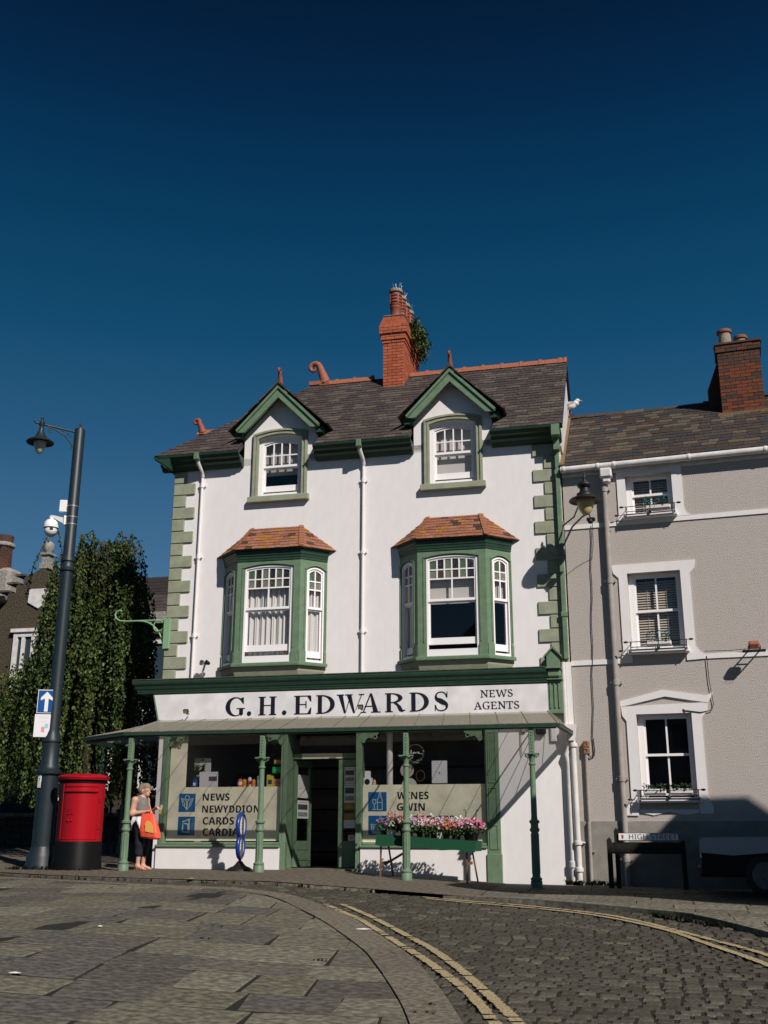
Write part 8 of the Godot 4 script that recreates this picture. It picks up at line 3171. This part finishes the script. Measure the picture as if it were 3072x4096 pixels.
# ---- the left background
func stone_house() -> void:
	var Z := -12.0
	var o := thing("stone_house", "old rubble stone house with stepped gable behind the creeper", "house", Vector3(-14.2, 0, Z))
	var m := MB.new()
	# gable facing the square (local x -1.7 .. 1.2), stepped on its left
	var P := PackedVector2Array([Vector2(-3.2, 0.0), Vector2(1.6, 0.0), Vector2(1.6, 7.9), Vector2(0.6, 9.2), Vector2(0.08, 9.6), Vector2(-0.45, 9.3), Vector2(-0.62, 9.3), Vector2(-0.62, 9.0), Vector2(-0.9, 9.0), Vector2(-0.9, 8.72), Vector2(-1.2, 8.72), Vector2(-1.2, 8.4), Vector2(-1.6, 8.0), Vector2(-3.2, 7.0)])
	m.extr(P, -0.5, 0.0)
	put(m, "gable_wall", M.rubble, o)
	for s in [[-1.55, -1.15, 8.80], [-1.24, -0.84, 9.08], [-0.94, -0.56, 9.36]]:
		m = MB.new()
		m.cx(s[0], s[1], s[2] - 0.05, s[2] + 0.03, -0.55, 0.08)
		put(m, "step_coping", M.flag2, o)
	m = MB.new()
	m.cx(-0.09, 0.29, 9.55, 9.75, -0.4, 0.02)
	m.cx(-0.04, 0.24, 9.75, 10.05, -0.34, -0.04)
	m.cx(-0.11, 0.31, 10.05, 10.13, -0.40, 0.02)
	m.lathe([Vector2(0.12, 10.13), Vector2(0.22, 10.3), Vector2(0.20, 10.48), Vector2(0.08, 10.58), Vector2(0, 10.58)], 6, Transform3D(Basis(), Vector3(0.10, 0, -0.19)))
	put(m, "finial", M.dressed, o)
	m = MB.new()
	m.extr(PackedVector2Array([Vector2(-0.33, 8.82), Vector2(0.42, 8.82), Vector2(0.40, 8.35), Vector2(0.06, 8.12), Vector2(-0.36, 8.35)]), 0.0, 0.06)
	put(m, "shield_stone", M.white_old, o)
	# mullioned window with white stone
	var wins := [[-0.75, 0.75, 5.2, 7.3, 4], [-0.75, 0.25, 2.1, 4.05, 2], [-2.4, -1.2, 2.2, 5.0, 2]]
	for w in wins:
		m = MB.new()
		ring_arch(m, w[0], w[1], w[2], w[3], 0.0, 0.16, 0.001, 0.10)
		m.bx(w[0] - 0.1, w[1] + 0.1, w[3], w[3] + 0.12, 0.0, 0.16)
		for k in range(1, w[4]):
			var x := lerpf(w[0], w[1], float(k) / w[4])
			m.bx(x - 0.06, x + 0.06, w[2] + 0.16, w[3] - 0.16, 0.001, 0.09)
		var wf := put(m, "window", M.white_old, o)
		m = MB.new()
		m.bx(w[0] + 0.1, w[1] - 0.1, w[2] + 0.1, w[3] - 0.1, 0.004, 0.02)
		put(m, "pane", mt("far_glass", L(0.03, 0.045, 0.06), 0.15), wf)
	# roof behind the gable on the left, with the chimney
	m = MB.new()
	var T := Transform3D(Basis(Vector3.RIGHT, Vector3(0, 0.72, -0.69).normalized(), Vector3(0, 0.69, 0.72).normalized()), Vector3(-4.0, 7.0, -0.55))
	var R := sub("roof", o)
	slates(R, T, r4(0.0, 4.4, 0.0, 3.9), 0.36, 0.26, 0.018, [M.slate0, M.slate2, M.slate3, M.slate1], "slate", 90, [], 0.2, [L(0.055, 0.047, 0.043), L(0.048, 0.043, 0.043), L(0.08, 0.07, 0.06)])
	m = MB.new()
	m.cx(-3.7, -2.25, 8.9, 10.15, -2.6, -1.6, 0.15)
	put(m, "chimney_base", M.dressed, o)
	m = MB.new()
	m.lathe([Vector2(0.36, 10.05), Vector2(0.33, 11.0)], 8, Transform3D(Basis(Vector3.UP, 0.39), Vector3(-2.9, 0, -2.0)))
	m.lathe([Vector2(0.33, 11.15), Vector2(0.35, 11.45), Vector2(0.25, 11.47), Vector2(0.0, 11.4)], 8, Transform3D(Basis(Vector3.UP, 0.39), Vector3(-2.9, 0, -2.0)))
	put(m, "chimney_stack", M.old_brick3, o)
	for r in 12:
		for k in 8:
			var a := TAU * k / 8 + (0.2 if r % 2 else 0.0)
			m = MB.new()
			m.box(Vector3(-2.9 + 0.315 * cos(a), 10.10 + 0.077 * r, -2.0 + 0.315 * sin(a)), Vector3(0.05, 0.066, 0.20), Basis(Vector3.UP, -a))
			if sin(a) > -0.5:
				put(m, "brick", M["old_brick%d" % [3, 0, 2, 3][rng.randi() % 4]], o)
	m = MB.new()
	m.lathe([Vector2(0.34, 10.98), Vector2(0.44, 11.03), Vector2(0.44, 11.10), Vector2(0.36, 11.18)], 8, Transform3D(Basis(Vector3.UP, 0.39), Vector3(-2.9, 0, -2.0)))
	put(m, "chimney_band", M.dressed, o)
	# the long wing to the right with its dark slate roof
	var w2 := thing("slate_wing", "long dark slate roofed wing seen between tree and shop", "house", Vector3(-11.2, 0, Z - 0.3))
	m = MB.new()
	wall(m, -1.6, 6.0, 0.0, 7.5, [], 0.0, 0.4)
	put(m, "front_wall", M.rubble_b, w2)
	T = Transform3D(Basis(Vector3.RIGHT, Vector3(0, 0.66, -0.75).normalized(), Vector3(0, 0.75, 0.66).normalized()), Vector3(-1.6, 7.5, 0.15))
	R = sub("roof", w2)
	slates(R, T, r4(0.0, 7.4, 0.0, 3.15), 0.34, 0.24, 0.018, [M.slate2, M.slate0, M.slate4], "slate", 200, [], 0.2, [L(0.045, 0.04, 0.042), L(0.05, 0.044, 0.043), L(0.058, 0.047, 0.046)])
	m = MB.new()
	m.bx(-1.6, 6.0, 9.5, 9.66, -2.6, -2.2)
	put(m, "ridge", M.slate2, w2)
	for x in [0.9, 1.35]:
		m = MB.new()
		m.cx(x, x + 0.38, 7.45, 7.85, -0.1, 0.16)
		put(m, "white_block", M.dressed, w2)
	m = MB.new()
	m.bx(-1.6, 6.0, 7.1, 7.22, 0.0, 0.12)
	put(m, "string_course", M.rubble, w2)
	for w in [[1.1, 2.1, 2.0, 4.6], [1.2, 2.0, 5.2, 6.9], [-0.9, 0.1, 2.0, 4.6]]:
		m = MB.new()
		ring_arch(m, w[0], w[1], w[2], w[3], 0.0, 0.13, 0.001, 0.09)
		var wf := put(m, "window", M.white_old, w2)
		m = MB.new()
		m.bx(w[0] + 0.1, w[1] - 0.1, w[2] + 0.1, w[3] - 0.1, 0.004, 0.02)
		put(m, "pane", M.far_glass, wf)


func left_things() -> void:
	# low rubble wall along the rising lane
	var g := gy(-10.0, -6.6)
	var o := thing("low_stone_wall", "low rubble stone wall with flat capping behind the red post box", "wall", Vector3(-9.6, g, -6.2), 4)
	var m := MB.new()
	m.bx(-3.6, 4.2, -0.4, 0.62, -0.4, -0.05)
	put(m, "core", M.rubble_b, o)
	var y := -0.1
	while y < 0.6:
		var h := rf(0.13, 0.2)
		var x := -3.6
		while x < 4.2:
			var w := rf(0.18, 0.45)
			m = MB.new()
			m.cbox(Vector3(x + w / 2, y + h / 2, -0.1), Vector3(w - 0.02, h - 0.02, 0.16 + rf(-0.02, 0.05)), 0.025)
			put(m, "stone", M.rubble if rng.randf() < 0.6 else M.rubble_b, o)
			x += w
		y += h
	var x2 := -3.65
	while x2 < 4.2:
		var w := rf(0.5, 0.8)
		m = MB.new()
		m.cbox(Vector3(x2 + w / 2, 0.68, -0.2), Vector3(w - 0.012, 0.11, 0.5), 0.02)
		put(m, "capping_stone", M.flag1, o)
		x2 += w
	# dark parked car behind the wall at the frame's left edge
	var c := thing("dark_car", "rear of a black car parked above the low wall left of the lamp post", "car", Vector3(-10.9, gy(-10.9, -7.8) + 0.1, -8.2), 82)
	m = MB.new()
	m.extr(PackedVector2Array([Vector2(-1.9, 0.35), Vector2(-1.85, 0.8), Vector2(-1.1, 0.92), Vector2(-0.5, 1.38), Vector2(1.2, 1.42), Vector2(1.75, 1.0), Vector2(1.85, 0.85), Vector2(1.85, 0.35)]), -0.78, 0.78)
	put(m, "body", M.post_black, c)
	m = MB.new()
	m.quad(Vector3(1.25, 1.36, 0.62), Vector3(1.70, 1.02, 0.62), Vector3(1.70, 1.02, -0.62), Vector3(1.25, 1.36, -0.62))
	put(m, "rear_window", M.far_glass, c)
	for s in [-1.0, 1.0]:
		m = MB.new()
		m.cbox(Vector3(-0.55, 0.95, s * 0.87), Vector3(0.14, 0.12, 0.18), 0.03)
		put(m, "wing_mirror", M.plastic_white, c)
		for x in [-1.2, 1.2]:
			m = MB.new()
			m.lathe([Vector2(0.0, 0.0), Vector2(0.3, 0.0), Vector2(0.31, 0.1), Vector2(0.29, 0.16), Vector2(0.0, 0.15)], 18, Transform3D(Basis(Vector3.RIGHT, s * PI / 2), Vector3(x, 0.31, s * 0.64)))
			put(m, "wheel", M.black, c)
	# iron bench behind the person
	var b := thing("iron_bench", "black slatted iron bench half hidden behind the person", "bench", Vector3(-5.35, gy(-5.35, -3.0), -3.0), 10)
	for i in 12:
		m = MB.new()
		m.bar(Vector3(-0.65 + 0.115 * i, 0.50, 0.0), Vector3(-0.65 + 0.115 * i, 0.92, -0.08), 0.02, 0.025, Vector3.BACK)
		put(m, "slat", M.black_iron, b)
	m = MB.new()
	m.bar(Vector3(-0.72, 0.93, -0.08), Vector3(0.72, 0.93, -0.08), 0.04, 0.05)
	m.bar(Vector3(-0.72, 0.50, 0.0), Vector3(0.72, 0.50, 0.0), 0.04, 0.04)
	put(m, "back_rail", M.black_iron, b)
	for i in 4:
		m = MB.new()
		m.bx(-0.7, 0.7, 0.42, 0.45, 0.05 + 0.11 * i, 0.13 + 0.11 * i)
		put(m, "seat_slat", M.black_iron, b)
	for x in [-0.68, 0.68]:
		for z in [0.0, 0.44]:
			m = MB.new()
			m.bx(x - 0.025, x + 0.025, -0.05, 0.44, z - 0.02, z + 0.02)
			put(m, "leg", M.black_iron, b)
	# green iron post with a cross finial behind the post box
	var p := gp(-5.75, -2.6)
	o = thing("green_finial_post", "thin green iron post with a cross shaped top behind the post box", "post", p)
	m = MB.new()
	m.lathe([Vector2(0.05, -0.1), Vector2(0.04, 0.5), Vector2(0.03, 1.40 - p.y + 0.5), Vector2(0.05, 1.43 - p.y + 0.5), Vector2(0.05, 1.48 - p.y + 0.5), Vector2(0.0, 1.50 - p.y + 0.5)], 10)
	put(m, "shaft", M.green, o)
	m = MB.new()
	m.cbox(Vector3(0, 1.53 - p.y + 0.5, 0), Vector3(0.26, 0.05, 0.05), 0.015)
	m.cbox(Vector3(0, 1.53 - p.y + 0.55, 0), Vector3(0.06, 0.17, 0.052), 0.015)
	put(m, "cross_finial", M.green_pale, o)
	p = gp(-6.35, -3.2)
	o = thing("orange_sign", "small orange and white sign on a stake right of the post box", "sign", p)
	m = MB.new()
	m.bar(Vector3(0, -0.1, 0), Vector3(0, 1.7 - p.y, 0), 0.04, 0.04, Vector3.BACK)
	put(m, "stake", M.wood_dark, o)
	m = MB.new()
	m.cx(-0.09, 0.09, 1.55 - p.y, 1.73 - p.y, 0.022, 0.035, 0.004)
	put(m, "orange_panel", mt("orange_pl", L(0.7, 0.25, 0.05), 0.6), o)
	m = MB.new()
	m.cx(-0.08, 0.08, 1.40 - p.y, 1.545 - p.y, 0.022, 0.034, 0.004)
	put(m, "white_panel", M.plastic_white, o)


# ---- what stands round the square behind the viewer: its shade and reflections reach the picture; plus an added shadow roof
func plain_house(called: String, label: String, at: Vector3, turn: float, w: float, d: float, h: float, rise: float, wallm: Material, gable_front: bool) -> void:
	var o := thing(called, label, "house", at, turn, "")
	var m := MB.new()
	m.bx(-w / 2, w / 2, -3.0, h, -d, 0.0)
	put(m, "wall", wallm, o)
	if rise > 0:
		m = MB.new()
		if gable_front:
			m.extr(PackedVector2Array([Vector2(-w / 2 - 0.2, h), Vector2(w / 2 + 0.2, h), Vector2(0, h + rise)]), -d - 0.1, 0.15)
		else:
			m.extr(PackedVector2Array([Vector2(-0.25, h), Vector2(d + 0.25, h), Vector2(d / 2, h + rise)]), -w / 2, w / 2, Transform3D(Basis(Vector3.FORWARD, Vector3.UP, Vector3.RIGHT), Vector3.ZERO))
		put(m, "roof", M.slate0, o)
	else:
		m = MB.new()
		m.cx(-w / 2 - 0.12, w / 2 + 0.12, h - 0.001, h + 0.14, -d - 0.12, 0.12, 0.03)
		put(m, "parapet", M.dressed, o)
	for r in int(h / 2.8):
		for k in int(w / 2.2):
			var x := -w / 2 + w * (k + 0.5) / int(w / 2.2)
			m = MB.new()
			ring_arch(m, x - 0.5, x + 0.5, 0.7 + 2.7 * r, 2.2 + 2.7 * r, 0.0, 0.08, 0.001, 0.05)
			var wf := put(m, "window", M.white, o)
			m = MB.new()
			m.bx(x - 0.44, x + 0.44, 0.76 + 2.7 * r, 2.14 + 2.7 * r, 0.003, 0.02)
			put(m, "pane", M.far_glass, wf)
	m = MB.new()
	m.bx(-0.5, 0.5, h + rise * 0.5, h + rise + 1.1, -d / 2 - 0.4, -d / 2 + 0.4)
	if rise > 0:
		put(m, "chimney", M.old_brick0, o)


func across() -> void:
	# unseen flat roof, added and shaped only to cast shade; its shadow lies on the grey house, the pavement and the last canopy post
	var o := thing("added_shadow_roof", "unseen flat roof on pillars, an added shelter up the side street, casting the black shadow", "shadow_caster", Vector3(12.0, 0, 8.0))
	var plan := PackedVector2Array()
	var Q := []
	for q in [[2.55, -0.46], [0.68, -2.3], [1.3, -3.1], [2.87, -3.1], [3.35, -4.06], [3.95, -4.45], [9.0, -7.8], [11.5, -1.9], [7.95, 0.49], [7.4, 0.98], [6.5, 1.05], [5.0, -0.42], [4.6, -0.82], [3.9, -0.82], [3.3, -0.5]]:
		var t: float = (7.5 - q[1]) / 1.14   # each corner of the shadow traced back along the sun's rays to the roof
		Q.push_back([q[0] + 0.98 * t, t])
	for q in Q:
		plan.push_back(Vector2(q[0] - 12.0, 8.0 - q[1]))
	var flat := Transform3D(Basis(Vector3.RIGHT, Vector3.FORWARD, Vector3.UP), Vector3.ZERO)
	var m := MB.new()
	m.extr(plan, 7.2, 7.5, flat)
	put(m, "roof_slab", M.dressed, o)
	for q in [[12.9, 6.2], [16.0, 8.0], [18.5, 10.8], [18.5, 8.8]]:  # added too, placed to keep their own shadows from showing
		m = MB.new()
		m.lathe([Vector2(0.3, -2.5), Vector2(0.3, 0.3), Vector2(0.2, 0.4), Vector2(0.18, 6.8), Vector2(0.32, 7.19)], 16, Transform3D(Basis(), Vector3(q[0] - 12.0, 0, q[1] - 8.0)))
		put(m, "pillar", M.dressed, o)
	plain_house("tall_gabled_house", "gabled grey house across the square behind the viewer", Vector3(-2.0, -1.3, 37.0), 180, 9.0, 8.0, 9.0, 4.5, M.dash, true)
	plain_house("long_terrace", "long pale terrace across the square behind the viewer", Vector3(-13.5, -1.3, 38.0), 180, 13.0, 8.0, 7.5, 3.0, M.dash_smooth, false)
	plain_house("brick_house", "brown house across the square behind the viewer, right of the gabled one", Vector3(9.5, -1.4, 39.0), 180, 12.0, 8.0, 6.5, 2.8, M.rubble, false)


func _ready() -> void:
	setup()
	materials()
	shop_building()
	canopy()
	grey_house()
	stone_house()
	across()
	ground()
	tree()
	shop_fixings()
	house_fixings()
	street_lamp()
	post_box()
	pavement_sign()
	flower_display()
	window_goods()
	street_sign()
	parked_car()
	woman()
	left_things()
	weeds()
	litter()
